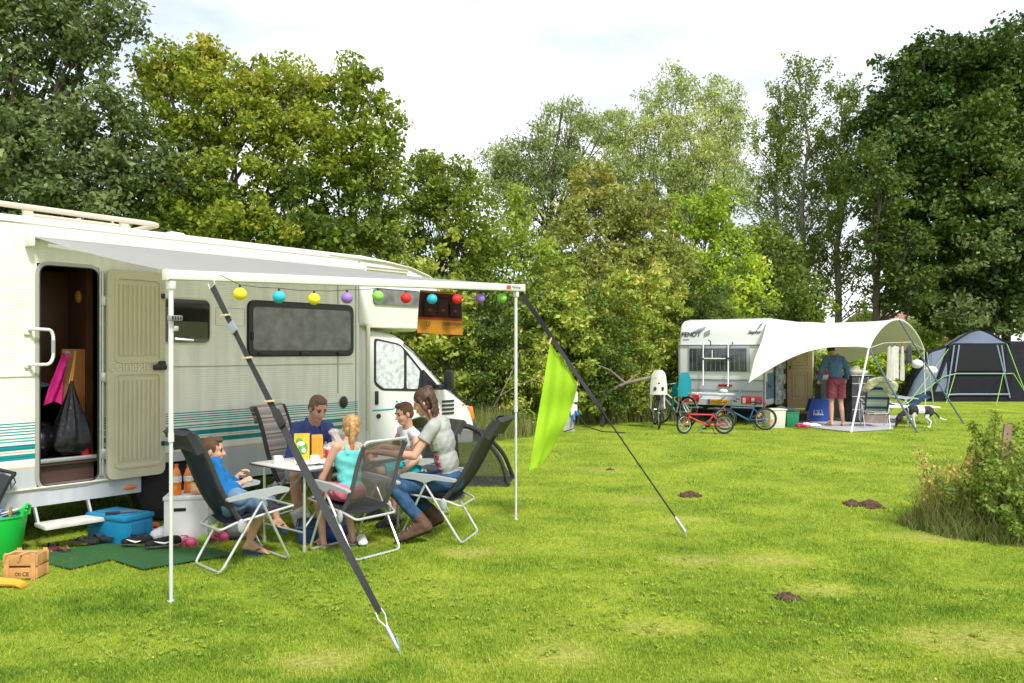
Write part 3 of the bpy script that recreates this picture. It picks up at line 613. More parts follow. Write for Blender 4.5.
# ================================================================ people
SKIN = mat('skin_tan', (.58, .33, .22), .5, sub=.15, var=.07, vscale=14); SKINL = mat('skin_light', (.64, .38, .27), .5, sub=.15, var=.07, vscale=14)
EYE = mat('eye_dark', (.03, .02, .015), .3); BROW = mat('brow_brown', (.12, .06, .03), .8); LIP = mat('lip_rose', (.42, .14, .11), .5)
def rotz(a): return Matrix.Rotation(a, 3, 'Z')
def hand(mb, wr, d, nrm, s, left, curl=.5, fist=False):
    """palm, four unequal bent fingers and a thumb; d = along the hand, nrm = out of the back of the hand"""
    d = Vector(d).normalized(); nrm = Vector(nrm); nrm = (nrm - d * nrm.dot(d)).normalized(); sd = d.cross(nrm) * (1 if left else -1)   # sd points to the thumb side
    wr = Vector(wr); R = Matrix((d, sd, nrm)).transposed()
    mb.cap(wr - d * .02 * s, wr + d * .03 * s, .026 * s, .028 * s, 10)
    mb.ell(wr + d * .052 * s, (.048 * s, .040 * s, .016 * s), R)
    for k, (o, L) in enumerate(((.030, .068), (.010, .078), (-.011, .072), (-.031, .055))):
        p = wr + d * .085 * s + sd * o * s; a = curl * .35; fan = o * 3.2
        dd = d
        for j, f in enumerate((.45, .32, .23)):
            dd = (d * math.cos(a) - nrm * math.sin(a) + sd * fan * .4).normalized(); q = p + dd * L * f * s
            mb.cap(p, q, (.0092 - .0010 * j) * s, (.0086 - .001 * j) * s, 8); p = q; a += curl * .9
    p = wr + d * .03 * s + sd * .028 * s; q = p + (d * .6 + sd * .75 - nrm * .3).normalized() * .036 * s; r = q + (d * .9 + sd * .15 - nrm * curl * .6).normalized() * .03 * s
    mb.cap(p, q, .0125 * s, .0105 * s, 8); mb.cap(q, r, .0105 * s, .0085 * s, 8)
class Human:
    def __init__(h, label, root, s, az, P, N, Hd, haz, hpit, arms, legs, name='person', cat='person', skin=None, sw=.17, hw=.09, vox=.0065, hroll=0, barefoot=True, bulk=1.0, hsc=1.0):
        h.t = thing(name, label, cat, root); o = Vector(root); h.o = o; h.s = s; h.P = Vector(P) - o; h.N = Vector(N) - o; h.Hc = Vector(Hd) - o; h.bulk = bulk
        up = (h.N - h.P).normalized(); sd = rotz(az) @ Vector((0, 1, 0)); fw = sd.cross(up).normalized(); sd = up.cross(fw)
        h.up, h.sd, h.fw = up, sd, fw; h.RT = Matrix((fw, sd, up)).transposed(); h.TL = (h.N - h.P).length
        h.RH = rotz(haz) @ Matrix.Rotation(hpit, 3, 'Y') @ Matrix.Rotation(hroll, 3, 'X')
        h.sh = {}; h.arms = {}; h.legs = {}; h.hip = {}
        for k, sg in (('L', 1), ('R', -1)):
            h.sh[k] = h.N + sd * sg * sw * s - up * .045 * s + fw * (arms[k][3] if len(arms[k]) > 3 else 0)
            h.arms[k] = [Vector(arms[k][0]) - o, Vector(arms[k][1]) - o, arms[k][2]]
            h.hip[k] = h.P + sd * sg * hw * s; h.legs[k] = [Vector(q) - o for q in legs[k]]
        m = MB(); h.torso(m, 0); hs = s * hsc
        if s < .85: hs = (s * .5 + .5) * hsc * .97
        hs *= 1.04; h.hs = hs
        m.cap(h.N - up * .03, h.Hc + h.RH @ Vector((-.02, 0, -.05)) * hs, .066 * s, .060 * s)
        h.headprims(m)
        for k in 'LR':
            e, w_, hd = h.arms[k]; S = h.sh[k]
            m.cap(S, e, .050 * s * bulk, .038 * s * bulk); m.cap(e, e.lerp(w_, .35), .040 * s * bulk, .040 * s * bulk); m.cap(e.lerp(w_, .3), w_, .040 * s * bulk, .027 * s)
            hand(m, w_, hd[0] if hd else (w_ - e), hd[1] if hd else Vector((0, 0, 1)), s, k == 'L', hd[2] if hd else .6)
            kn, an, toe = h.legs[k]; hp = h.hip[k]
            m.cap(hp, kn, .082 * s * bulk, .056 * s); m.cap(kn, kn.lerp(an, .35), .052 * s, .055 * s); m.cap(kn.lerp(an, .3) , an, .056 * s, .035 * s)
            fd = (toe - an); fl = Vector((fd.x, fd.y, 0)).normalized() if Vector((fd.x, fd.y, 0)).length > .02 else fw
            heel = an - fl * .03 * s - Vector((0, 0, .045 * s)); m.ell(heel, (.034 * s, .03 * s, .032 * s)); m.cap(heel, an, .03 * s, .035 * s)
            ball = toe - (toe - heel).normalized() * .05 * s
            m.cap(an + (ball - an) * .15, ball, .036 * s, .026 * s); m.cap(heel, ball, .026 * s, .024 * s)
            sdf = Vector((-fl.y, fl.x, 0))
            for i in range(5):
                off = (i - 2) * .016 * s; sgn = (1 if k == 'L' else -1); ln = (.9 - .12 * abs(i - (1.0 if sgn > 0 else 3.0))) 
                m.cap(ball + sdf * off, ball + (toe - ball) * ln + sdf * off * 1.1 - Vector((0, 0, .006)), .012 * s, .009 * s, 8)
        eL = [h.Hc + h.RH @ Vector((.084, y, .008)) * hs for y in (.03, -.03)]; bR = [h.Hc + h.RH @ Vector((.086, y, .03)) * hs for y in (.022, .034, .044, -.022, -.034, -.044)]
        lp = [h.Hc + h.RH @ Vector((.088, y, -.062)) * hs for y in (-.016, -.006, .006, .016)]
        def paint(c):
            if (c - h.Hc).length > .2: return 0
            for e in eL:
                if (c - e).length < .0125 * hs: return 1
            for e in bR:
                if (c - e).length < .0095 * hs: return 2
            for e in lp:
                if (c - e).length < .0095 * hs: return 3
            return 0
        h.body = voxel(m, 'body', [skin or SKIN, EYE, BROW, LIP], h.t, vox, 2, paint)
    def torso(h, m, inf, lo=0.0, hi=1.0):
        s, up, fw, sd, b = h.s, h.up, h.fw, h.sd, h.bulk; P, N, L = h.P, h.N, h.TL
        m.ell(P + up * .01, ((.105 * b + inf) * s, (.15 * b + inf) * s, (.10 + inf) * s), h.RT)
        m.ell(P + up * L * .32, ((.098 * b + inf) * s, (.132 * b + inf) * s, (.15 + inf) * s), h.RT)
        m.ell(P + up * L * .66, ((.108 * b + inf) * s, (.152 * b + inf) * s, (.165 + inf) * s), h.RT)
        m.ell(P + up * L * .86 - fw * .01, ((.085 * b + inf) * s, (.13 + inf) * s, (.075 + inf) * s), h.RT)
        for k in 'LR': m.cap(N - up * .02 * s, h.sh[k], (.046 + inf) * s, (.050 + inf) * s)
    def headprims(h, m):
        s = h.hs; R = h.RH; c = h.Hc; q = lambda x, y, z: c + R @ Vector((x, y, z)) * s
        m.ell(q(-.012, 0, .035), (.097 * s, .077 * s, .085 * s), R, 20, 14); m.ell(q(.018, 0, -.02), (.072 * s, .062 * s, .082 * s), R, 20, 14)
        m.ell(q(.038, 0, -.085), (.042 * s, .040 * s, .028 * s), R); m.ell(q(.0, 0, -.055), (.06 * s, .056 * s, .05 * s), R)
        m.cap(q(.086, 0, .01), q(.104, 0, -.026), .009 * s, .0135 * s, 10); m.ell(q(.092, 0, -.03), (.012 * s, .02 * s, .010 * s), R)
        m.cap(q(.078, -.04, .026), q(.078, .04, .026), .011 * s, .011 * s, 8)
        m.ell(q(.083, 0, -.062), (.011 * s, .024 * s, .011 * s), R)
        for y in (-1, 1): m.ell(q(-.008, .077 * y, -.008), (.019 * s, .009 * s, .031 * s), R @ Matrix.Rotation(.2 * y, 3, 'Z')); m.ell(q(.058, .036 * y, -.028), (.024 * s, .022 * s, .026 * s), R)
    def hair(h, m, kind):
        s = h.hs; R = h.RH; c = h.Hc; q = lambda x, y, z: c + R @ Vector((x, y, z)) * s; b = MB()
        if kind == 'short':
            b.ell(q(-.020, 0, .046), (.097 * s, .083 * s, .085 * s), R, 20, 14); b.ell(q(-.045, 0, -.002), (.068 * s, .078 * s, .07 * s), R)
            b.ell(q(.035, 0, .102), (.05 * s, .055 * s, .026 * s), R)
            for y in (-1, 1): b.ell(q(.02, .064 * y, .035), (.022 * s, .014 * s, .04 * s), R)
            v, dsp = .006, .0022
        elif kind == 'receding':
            b.ell(q(-.026, 0, .044), (.091 * s, .081 * s, .081 * s), R, 20, 14); b.ell(q(-.05, 0, -.005), (.062 * s, .075 * s, .065 * s), R)
            for y in (-1, 1): b.ell(q(.012, .069 * y, .028), (.035 * s, .012 * s, .036 * s), R)
            v, dsp = .006, .002
        elif kind == 'ponytail':
            b.ell(q(-.020, 0, .044), (.100 * s, .086 * s, .090 * s), R, 20, 14); b.ell(q(-.05, 0, -.02), (.062 * s, .074 * s, .08 * s), R)
            b.cap(q(-.10, 0, .02), q(-.135, 0, .005), .022 * s, .026 * s); b.cap(q(-.135, 0, .005), q(-.135, .008, -.09), .030 * s, .028 * s); b.cap(q(-.135, .008, -.09), q(-.115, .012, -.19), .028 * s, .020 * s); b.cap(q(-.115, .012, -.19), q(-.10, .016, -.26), .02 * s, .007 * s)
            for y in (-1, 1): b.ell(q(.01, .068 * y, .02), (.05 * s, .014 * s, .05 * s), R)
            v, dsp = .006, .0022
        else:   # long, half tied, falling behind the shoulders
            b.ell(q(-.022, 0, .05), (.105 * s, .090 * s, .092 * s), R, 20, 14); b.ell(q(-.05, 0, -.01), (.07 * s, .082 * s, .09 * s), R)
            rg = random.Random(4)
            for k in range(15):
                y = (k - 7) * .0125; a = q(-.06 - .05 * math.cos(y * 12), y, .03 + .03 * math.cos(y * 14)); pr = a
                for j in range(1, 7):
                    p = q(-.075 - .035 * math.cos(y * 12), y * (1 - .04 * j), .02) + (rotz(0) @ Vector((-.006 * j * R[0][0], -.006 * j * R[1][0], -.037 * j)) + R @ Vector((.010 * math.sin(j * 1.9 + k), .010 * math.sin(j * 2.3 + k), 0))) * s
                    b.cap(pr, p, .015 * s, .014 * s if j < 6 else .006 * s, 8); pr = p
            for y in (-1, 1): b.cap(q(.02, .074 * y, .05), q(-.01, .082 * y, -.06), .02 * s, .016 * s); b.cap(q(-.02, .08 * y, -.05), q(-.03, .08 * y, -.16), .016 * s, .006 * s)
            b.ell(q(-.07, 0, .115), (.05 * s, .045 * s, .035 * s), R)
            v, dsp = .006, .003
        rg = random.Random(9); ph = [rg.uniform(0, 6) for _ in range(6)]; Ri = R.inverted()
        def disp(co, no):
            l = Ri @ (co - c) / s; w_ = math.sin(l.y * 190 + l.z * 22 + ph[0]) * .5 + math.sin(l.y * 95 + l.x * 60 + ph[1]) * .35 + math.sin(l.z * 140 + l.x * 90) * .25
            return co + no * (dsp * w_)
        return voxel(b, 'hair', m, h.t, v, 1, None, None, .5, disp)
    def shirt(h, m, sleeve=.5, inf=.016, name='shirt', paint=None, vox=.008, both=True, full=False, lower=0.0, disp_amp=.0032):
        b = MB(); s = h.s; h.torso(b, inf)
        for k in 'LR':
            S = h.sh[k]; e, w_, _ = h.arms[k]
            if sleeve > 0:
                E = S.lerp(e, min(1, sleeve)); b.ell(S, (.052 + inf) * s); b.fru(S, E + (E - S).normalized() * .0, (.052 + inf) * s * h.bulk, (.044 + inf * 1.3) * s * h.bulk)
            if full: b.cap(S, e, (.05 + inf) * s, (.042 + inf) * s); b.fru(e, e.lerp(w_, full), (.043 + inf) * s, (.034 + inf) * s)
        b.fru(h.N - h.up * .03 * s, h.N + h.up * .015 * s + h.fw * .005, (.085 + inf) * s, (.062 + inf) * s) if sleeve > 0 else None
        fold = lambda co, no: co + no * (disp_amp * (math.sin(co.z * 26 + co.x * 33 + 3 * math.sin(co.y * 17 + co.z * 9)) * .6 + math.sin(co.z * 58 - co.x * 62 + 2.5 * math.sin(co.y * 23)) * .5))
        return voxel(b, name, m, h.t, vox, 3, paint, None, .5, fold)
    def shorts(h, m, ln=.75, inf=.016, name='shorts', full=False, flare=.012, low=.08, paint=None):
        b = MB(); s = h.s; P = h.P
        b.ell(P + h.up * .005, ((.112 * h.bulk + inf) * s, (.155 * h.bulk + inf) * s, (.118 + inf * .6) * s), h.RT)
        for k in 'LR':
            kn, an, toe = h.legs[k]; hp = h.hip[k]
            if full: b.cap(hp, kn, (.084 + inf) * s * h.bulk, (.058 + inf) * s); b.cap(kn, kn.lerp(an, .4), (.055 + inf) * s, (.054 + inf) * s); b.fru(kn.lerp(an, .35), kn.lerp(an, full), (.055 + inf) * s, (.045 + inf) * s)
            else: b.ell(hp, (.084 + inf) * s); b.fru(hp, hp.lerp(kn, ln), (.084 + inf) * s * h.bulk, ((.084 + (.056 - .084) * ln) + inf + flare) * s * h.bulk)
        fold = lambda co, no: co + no * (.004 * (math.sin(co.z * 60 + co.x * 41 + 3 * math.sin(co.y * 29)) * .6 + math.sin(co.x * 80 - co.y * 50) * .4))
        return voxel(b, name, m, h.t, .008, 3, paint, None, .5, fold)
    def flipflop(h, k, m, m2):
        kn, an, toe = h.legs[k]; s = h.s; fd = toe - an; fl = Vector((fd.x, fd.y, 0)).normalized(); heel = an - fl * .055 * s - Vector((0, 0, .07 * s)); d = (toe - heel); d.z -= .018; L = d.length + .015; d.normalize(); sd = Vector((0, 0, 1)).cross(d).normalized(); n = d.cross(sd)
        poly = [heel + d * (L * a) + sd * (w_ * s) - n * .008 for a, w_ in ((0, .0), (.03, .028), (.2, .034), (.45, .031), (.75, .047), (.92, .04), (1, .012), (1, -.012), (.92, -.04), (.75, -.047), (.45, -.033), (.2, -.034), (.03, -.028))]
        b = MB(); b.prism(poly, -n * .02); sh = b.build('flip_flop', m, h.t)
        b = MB(); c = heel + d * L * .72 + n * .03; 
        for g in (-1, 1): b.tube([c, heel + d * L * .5 + sd * .032 * g * s + n * .045 * s, heel + d * L * .32 + sd * .036 * g * s], .005, 6)
        b.build('strap', m2, sh)
    def sneaker(h, k, m, sole, high=False, name='shoe'):
        kn, an, toe = h.legs[k]; s = h.s; b = MB(); fd = toe - an; fl = Vector((fd.x, fd.y, 0)).normalized(); heel = an - fl * .035 * s - Vector((0, 0, .045 * s)); ball = toe - (toe - heel).normalized() * .055 * s
        b.ell(heel, (.056 * s, .050 * s, .052 * s)); b.cap(heel, ball, .050 * s, .052 * s); b.cap(an, ball, .056 * s, .046 * s); b.cap(ball, toe + (toe - heel).normalized() * .012, .054 * s, .044 * s)
        if high: b.fru(heel, an + (kn - an).normalized() * .09 * s, .058 * s, .066 * s)
        mm = [m, sole]; n = ((toe - heel).normalized()).cross(Vector((-fl.y, fl.x, 0))); n = n if n.z > 0 else -n; ref = heel
        o = voxel(b, name, mm, h.t, .007, 2, lambda c: 1 if (c - ref).dot(n) < -.018 * s or (high and (c - ref).dot(n) < .03 * s and (c - ball).length < .06 * s and (c - toe).length < .045 * s) else 0)
        b = MB(); sd_ = Vector((-fl.y, fl.x, 0)); 
        for q_ in range(4): c_ = an.lerp(ball, .25 + .18 * q_) + n * (.062 - .004 * q_) * s; b.tube([c_ - sd_ * .03 * s - n * .008, c_ + n * .003, c_ + sd_ * .03 * s - n * .008], .004, 5)
        b.build('lace', mat('lace_tan', (.35, .25, .15), .8), o); return o
# ================================================================ chairs
MESHB = mat('sling_black', (.022, .024, .028), .75, bump=.3, bscale=300)
MESHD = mat('sling_dark', (.035, .037, .036), .7, bump=.3, bscale=300)
MESHG = bpy.data.materials.new('sling_mesh_grey'); MESHG.use_nodes = True; nt = MESHG.node_tree; nt.nodes['Principled BSDF'].inputs['Base Color'].default_value = (.16, .14, .15, 1); nt.nodes['Principled BSDF'].inputs['Alpha'].default_value = .5; nt.nodes['Principled BSDF'].inputs['Roughness'].default_value = .8
MESHBT = bpy.data.materials.new('sling_mesh_black'); MESHBT.use_nodes = True; nt = MESHBT.node_tree; nt.nodes['Principled BSDF'].inputs['Base Color'].default_value = (.012, .02, .045, 1); nt.nodes['Principled BSDF'].inputs['Alpha'].default_value = .84; nt.nodes['Principled BSDF'].inputs['Roughness'].default_value = .75
TUBE = mat('chair_tube', (.72, .72, .71), .3, metal=.6); ARMR = mat('armrest_grey', (.36, .38, .38), .45)
def recliner(label, loc, rz, back, sling, group, bt=(-.66, 1.12), head=None, w=.27, seatm=None, topbar=False, tubem=None, edge=None, arm=ARMR):
    t = thing('camping_chair', label, 'chair', loc, rz, group); TB = tubem or TUBE; ed = edge or MESHD
    hb = Vector((-.10, 0, .36)); tp = Vector((bt[0], 0, bt[1]))
    for nm, xf, sx in (('front_frame', .29, 1), ('rear_frame', -.29, -1)):
        b = MB(); pts = []
        b.tube(fillet([(.04 - (.02 if sx > 0 else -.02), -w, .555), (xf, -w + .02, .015), (xf, w - .02, .015), (.04 - (.02 if sx > 0 else -.02), w, .555)], .05, 4), .0105, 8)
        b.build(nm, TB, t)
    b = MB(); b.tube(fillet([(.33, -w + .04, .44), (-.16, -w + .03, .375), (-.27, -w + .06, .33), (-.27, w - .06, .33), (-.16, w - .03, .375), (.33, w - .04, .44)], .03, 4), .0105, 8); b.tube([(.33, -w + .04, .44), (.33, w - .04, .44)], .0105, 8); b.build('seat_frame', TB, t)
    for s in (-1, 1):
        b = MB(); b.prism([(x, s * (w + .0) - .022, z) for x, z in fillet2([(-.25, .575), (-.05, .605), (.2, .62), (.27, .60), (.26, .57), (.12, .56), (.03, .535), (-.05, .565), (-.25, .55)])], (0, .044, 0)); b.build('armrest', arm, t)
        b = MB(); b.ell((-.13, s * (w - .005), .35), (.032, .018, .055)); b.build('hinge', ARMR, t)
    def bf(u, v):
        p = hb.lerp(tp, v); nx = Vector((-(tp - hb).z, 0, (tp - hb).x)).normalized(); k = .02 * math.sin(v * 5.5); p = p + nx * (k - .035 * math.sin(u * PI)); p.y = (u - .5) * 2 * (w - .045); return p
    bk = MB().grid(bf, 12, 24, .006).build('backrest', back, t, 60)
    b = MB()
    for s in (0, 1): b.tube([bf(s, v / 10) for v in range(11)], .021 if not topbar else .018, 8)
    b.build('side_rail', ed, bk)
    b = MB(); 
    if topbar: b.tube(fillet([bf(0, .9), bf(0, 1) + Vector((-.01, 0, .03)), bf(1, 1) + Vector((-.01, 0, .03)), bf(1, .9)], .04, 4), .012, 8); b.build('top_bar', TB, bk)
    else:
        def hf(u, v):
            p = hb.lerp(tp, .80 + .23 * v); nx = Vector((-(tp - hb).z, 0, (tp - hb).x)).normalized(); e = math.sin(min(1, max(0, v)) * PI) ** .5; p = p + nx * (-.03 * e * math.sin(.15 + u * 2.84)); p.y = (u - .5) * 2 * (w - .03); return p
        b.grid(hf, 10, 8, .045); b.build('headrest', head or back, bk, 60)
    def sf(u, v):
        p = Vector((-.17, 0, .385)).lerp(Vector((.34, 0, .45)), v); p.z -= .03 * math.sin(u * PI) + .01; p.y = (u - .5) * 2 * (w - .05); return p
    MB().grid(sf, 8, 8, .006).build('seat', seatm or sling, t, 60)
    return t
def fillet2(p): return [(q.x, q.z) for q in fillet([(x, 0, z) for x, z in p], .02, 2, True)]
def stripe_mat(name, cols, period, axis=2):
    m = bpy.data.materials.new(name); m.use_nodes = True; nt = m.node_tree; b = nt.nodes['Principled BSDF']; tc = nt.nodes.new('ShaderNodeTexCoord'); s = nt.nodes.new('ShaderNodeSeparateXYZ'); nt.links.new(tc.outputs['Object'], s.inputs[0])
    d = nt.nodes.new('ShaderNodeMath'); d.operation = 'DIVIDE'; d.inputs[1].default_value = period; nt.links.new(s.outputs[axis], d.inputs[0])
    f = nt.nodes.new('ShaderNodeMath'); f.operation = 'FRACT'; nt.links.new(d.outputs[0], f.inputs[0]); r = nt.nodes.new('ShaderNodeValToRGB'); cr = r.color_ramp; cr.interpolation = 'CONSTANT'; cr.elements.remove(cr.elements[1]); cr.elements[0].position = 0; cr.elements[0].color = (*cols[0][1], 1)
    for p, c in cols[1:]: e = cr.elements.new(p); e.color = (*c, 1)
    nt.links.new(f.outputs[0], r.inputs['Fac']); nt.links.new(r.outputs['Color'], b.inputs['Base Color']); b.inputs['Roughness'].default_value = .9; return m
AZ = lambda x, y: math.atan2(y, x)
GRP = 'reclining camping chairs round the table'
STR = stripe_mat('stripe_brown', [(0, (.34, .30, .28)), (.18, (.52, .45, .36)), (.30, (.20, .16, .14)), (.38, (.58, .51, .42)), (.52, (.34, .31, .29)), (.70, (.50, .34, .22)), (.78, (.46, .42, .39)), (.9, (.6, .54, .46))], .16)
STRH = stripe_mat('stripe_brown_dark', [(0, (.20, .16, .13)), (.3, (.36, .29, .22)), (.45, (.08, .06, .05)), (.7, (.3, .24, .2)), (.8, (.1, .08, .07))], .11)
chA = recliner('black high backed camping chair with the boy in the blue jumper in it', (-2.15, 6.36, 0), AZ(.70, .71), MESHBT, MESHB, GRP, bt=(-.50, 1.08), head=MESHB, w=.24)
chB = recliner('low backed grey mesh camping chair under the girl with the ponytail', (-1.33, 6.74, 0), AZ(-.78, .63), MESHG, MESHB, GRP, bt=(-.40, .93), topbar=True, edge=mat('sling_edge_grey', (.09, .085, .09), .8))
chC = recliner('dark grey high backed camping chair with the woman in jeans in it', (-.66, 7.24, 0), AZ(-.97, .25), MESHD, MESHD, GRP, bt=(-.60, 1.09))
chD = recliner('brown striped camping chair beside the man, against the motorhome wall', (-2.12, 8.05, 0), AZ(.93, -.36), STR, STR, GRP, bt=(-.42, 1.12), head=STRH)
chE = recliner('half hidden dark camping chair under the boy in the white vest', (-1.02, 8.22, 0), AZ(-.80, -.60), MESHD, MESHD, GRP, bt=(-.46, .95))
# top of another folded chair at the left edge of the picture
p = G(-2, 560); t = thing('folded_chair', 'dark folded camping chair leaning into the left edge of the picture', 'chair', (p.x - .1, p.y, 0), .3)
b = MB(); b.tube([(-.12, 0, .0), (.0, .1, .3), (.13, .14, .62), (.17, .15, .67)], .017, 8); b.tube([(-.42, .1, 0), (-.2, .2, .35), (-.02, .24, .66), (.02, .24, .70)], .017, 8); b.tube([(.17, .15, .67), (.02, .24, .70)], .015, 8); b.build('frame', BPLAS, t)
MB().grid(lambda u, v: Vector((-.12, 0, .05)).lerp(Vector((.16, .15, .64)), v).lerp(Vector((-.42, .1, .05)).lerp(Vector((.0, .24, .67)), v), u), 6, 10, .03).build('fabric', MESHB, t)
b = MB(); b.tube([(.16, .13, .66), (.18, .12, .60), (.15, .11, .55), (.14, .13, .62)], .006, 5); b.build('carry_loop', BPLAS, t)
# ================================================================ table
TC = Vector((-1.64, 7.3, 0)); TR = AZ(DX, DY); tb = thing('camping_table', 'white folding camping table with aluminium legs laid for breakfast', 'table', TC, TR)
b = MB(); b.box((0, 0, .693), (1.24, .74, .022), bev=.008); b.build('table_top', mat('table_white', (.66, .64, .60), .35, var=.05, vscale=6), tb)
b = MB(); b.tube([(x, y, .688) for x, y in ((-.622, -.372), (.622, -.372), (.622, .372), (-.622, .372))], .011, 8, closed=True); b.build('edge_band', mat('edge_grey', (.16, .16, .17), .4, metal=.4), tb)
for x, y in ((-.53, -.29), (.53, -.29), (.53, .29), (-.53, .29)):
    b = MB(); b.tube([(x, y, .0), (x, y, .69)], .0125, 8); b.tube([(x, y, .0), (x, y, .05)], .017, 8); b.build('leg', TUBE, tb)
b = MB(); b.tube([(-.53, -.29, .2), (-.05, -.25, .64)], .009, 6); b.tube([(-.53, .29, .2), (-.05, .25, .64)], .009, 6); b.tube([(-.53, -.29, .16), (-.53, .29, .16)], .009, 6); b.build('brace', TUBE, tb)
def T(a, c, z=.705): return (TC.x + a * DX - c * DY, TC.y + a * DY + c * DX, z)
# ================================================================ the family
def W(px, py, Y): return at(px, py, Y)
# boy in the blue jumper, seen from the side
az1 = AZ(.80, .60)
boy = Human('boy in a blue hooded jumper eating at the left end of the table', (-2.16, 6.42, 0), .80, AZ(.65, .75), (-2.22, 6.37, .47), W(210, 470, 6.50), W(213, 451, 6.55), AZ(1, .12), .05,
    {'L': [W(226, 494, 6.72), W(238, 476, 6.78), (Vector((.55, .1, .45)), Vector((-.6, -.3, .6)), 1.1)], 'R': [W(224, 498, 6.30), W(240, 484, 6.42), (Vector((.6, .1, .4)), Vector((-.4, -.5, .5)), 1.1)]},
    {'L': [W(272, 503, 6.95), W(277, 519, 6.95), W(289, 527, 7.0)], 'R': [W(262, 507, 6.62), W(249, 542, 6.56), W(270, 553, 6.62)]}, sw=.165)
BLUE = mat('jumper_blue', (.0, .12, .34), .9, bump=.3, bscale=60, var=.15, vscale=12); DEN = mat('denim_blue', (.12, .20, .30), .9, var=.25, vscale=25, bump=.3, bscale=150)
boy.shirt(BLUE, .9, .018, 'jumper', full=.9); boy.shorts(DEN, .95, .02, 'denim_shorts')
boy.hair(mat('hair_brown', (.11, .055, .025), .8), 'short')
NAVY = mat('flipflop_navy', (.01, .04, .10), .6); FFS = mat('flipflop_strap', (.02, .03, .06), .6)
boy.flipflop('L', NAVY, FFS); boy.flipflop('R', NAVY, FFS)
b = MB(); hp = boy.arms['L'][1] + Vector((.06, 0, .06)); b.box(hp, (.05, .045, .014), bev=.006)
tag(thing('bread_slice', 'bite of bread in the fingers of the boy in blue', 'bread', Vector(boy.o) + hp - Vector((0, 0, .01)))); br = bpy.data.objects['bread_slice']
MB().box((0, 0, 0), (.05, .045, .014), bev=.006).build('slice', mat('bread_crumb', (.62, .42, .2), .9, bump=.6, bscale=80), br)
# girl with a ponytail, from behind
girl = Human('girl with a blonde ponytail in a turquoise top seen from behind', (-1.36, 6.82, 0), .82, AZ(-.80, .60), (-1.38, 6.80, .49), (-1.42, 6.88, .90), W(351, 428, 6.93), AZ(-.35, .93), .12,
    {'L': [W(322, 478, 6.78), W(314, 497, 6.95), (Vector((-.4, .5, -.5)), Vector((-.3, -.3, .9)), .4)], 'R': [W(368, 465, 7.2), W(372, 452, 7.42), (Vector((-.3, .8, .1)), Vector((0, 0, 1)), .4)]},
    {'L': [(-1.70, 6.99, .475), (-1.63, 6.86, .075), (-1.72, 6.98, .022)], 'R': [(-1.53, 7.17, .475), (-1.40, 6.98, .075), (-1.50, 7.10, .022)]}, sw=.155)
TQ = mat('top_turquoise', (.12, .50, .46), .85, var=.1, vscale=14, bump=.3, bscale=60); PINK = mat('shorts_pink', (.68, .17, .24), .85, var=.15, vscale=18)
def tank(h, m, name='top', inf=.010, cut=.80, paint=None):
    b = MB(); s, up, fw, sd = h.s, h.up, h.fw, h.sd; P, L = h.P, h.TL
    b.ell(P + up * .03, ((.112 + inf) * s, (.15 + inf) * s, (.10 + inf) * s), h.RT); b.ell(P + up * L * .32, ((.10 + inf) * s, (.134 + inf) * s, (.15 + inf) * s), h.RT)
    b.lathe([(.001, -.17 * s), (.13 * s, -.15 * s), ((.158 + inf) * s, -.02), ((.146 + inf) * s, (cut - .66) * L), (.12 * s, (cut - .655) * L + .006)], P + up * L * .66, 24, h.RT, .76, 1)
    for g in (-1, 1): b.tube([P + up * L * .72 + sd * g * .095 * s - fw * .10 * s, P + up * L * .98 + sd * g * .085 * s - fw * .045 * s, P + up * L * 1.0 + sd * g * .08 * s, P + up * L * .86 + sd * g * .09 * s + fw * .09 * s, P + up * L * .7 + sd * g * .09 * s + fw * .10 * s], .017 * s, 8)
    return voxel(b, name, m, h.t, .008, 2, paint, None, .5, lambda co, no: co + no * .003 * math.sin(co.z * 70 + co.x * 30))
tank(girl, TQ); girl.shorts(PINK, .6, .016); girl.hair(mat('hair_blonde', (.40, .23, .085), .6, var=.4, vscale=40), 'ponytail')
WS = mat('sandal_white', (.7, .68, .66), .6); girl.flipflop('L', WS, mat('sandal_pink', (.6, .25, .3), .6)); girl.flipflop('R', WS, mat('sandal_pink', (0, 0, 0)))
# woman in grey shirt
SHG = mat('shirt_grey', (.36, .37, .33), .9, var=.1, vscale=10, bump=.3, bscale=60); PRT = mat('shirt_print', (.30, .05, .09), .9, var=.4, vscale=40)
wo = Human('woman in a grey T-shirt and jeans leaning over the table from the right', (-.60, 7.22, 0), .94, AZ(-.97, .20), (-.55, 7.20, .52), W(437, 420, 7.20), W(424, 403, 7.22), AZ(-1, .10), .28,
    {'L': [W(414, 456, 6.98), W(378, 452, 7.08), (Vector((-.9, .2, -.05)), Vector((0, .1, 1)), .5)], 'R': [W(412, 452, 7.55), W(384, 446, 7.55), (Vector((-.9, .1, -.1)), Vector((0, 0, 1)), .5)]},
    {'L': [(-1.06, 7.04, .49), (-.78, 6.99, .18), (-.98, 6.97, .055)], 'R': [(-1.07, 7.32, .49), (-.70, 7.26, .20), (-.88, 7.26, .065)]}, sw=.165, hw=.085)
def prt(c):
    w_ = c; q = w_ - wo.P; f = q.dot(wo.fw); u = q.dot(wo.up); s_ = q.dot(wo.sd)
    return 1 if f > .02 and .0 < u < .30 and -.02 < s_ and (math.sin(u * 95 + s_ * 30) + math.sin(s_ * 88 + f * 60) > .0) else 0
wo.shirt([SHG, PRT], .50, .018, 't_shirt', paint=prt); wo.shorts(mat('jeans_blue', (.025, .075, .16), .9, var=.35, vscale=14, bump=.3, bscale=120), 1, .012, 'jeans', full=.9)
wo.hair(mat('hair_dark_brown', (.065, .030, .017), .6, var=.4, vscale=40), 'long')
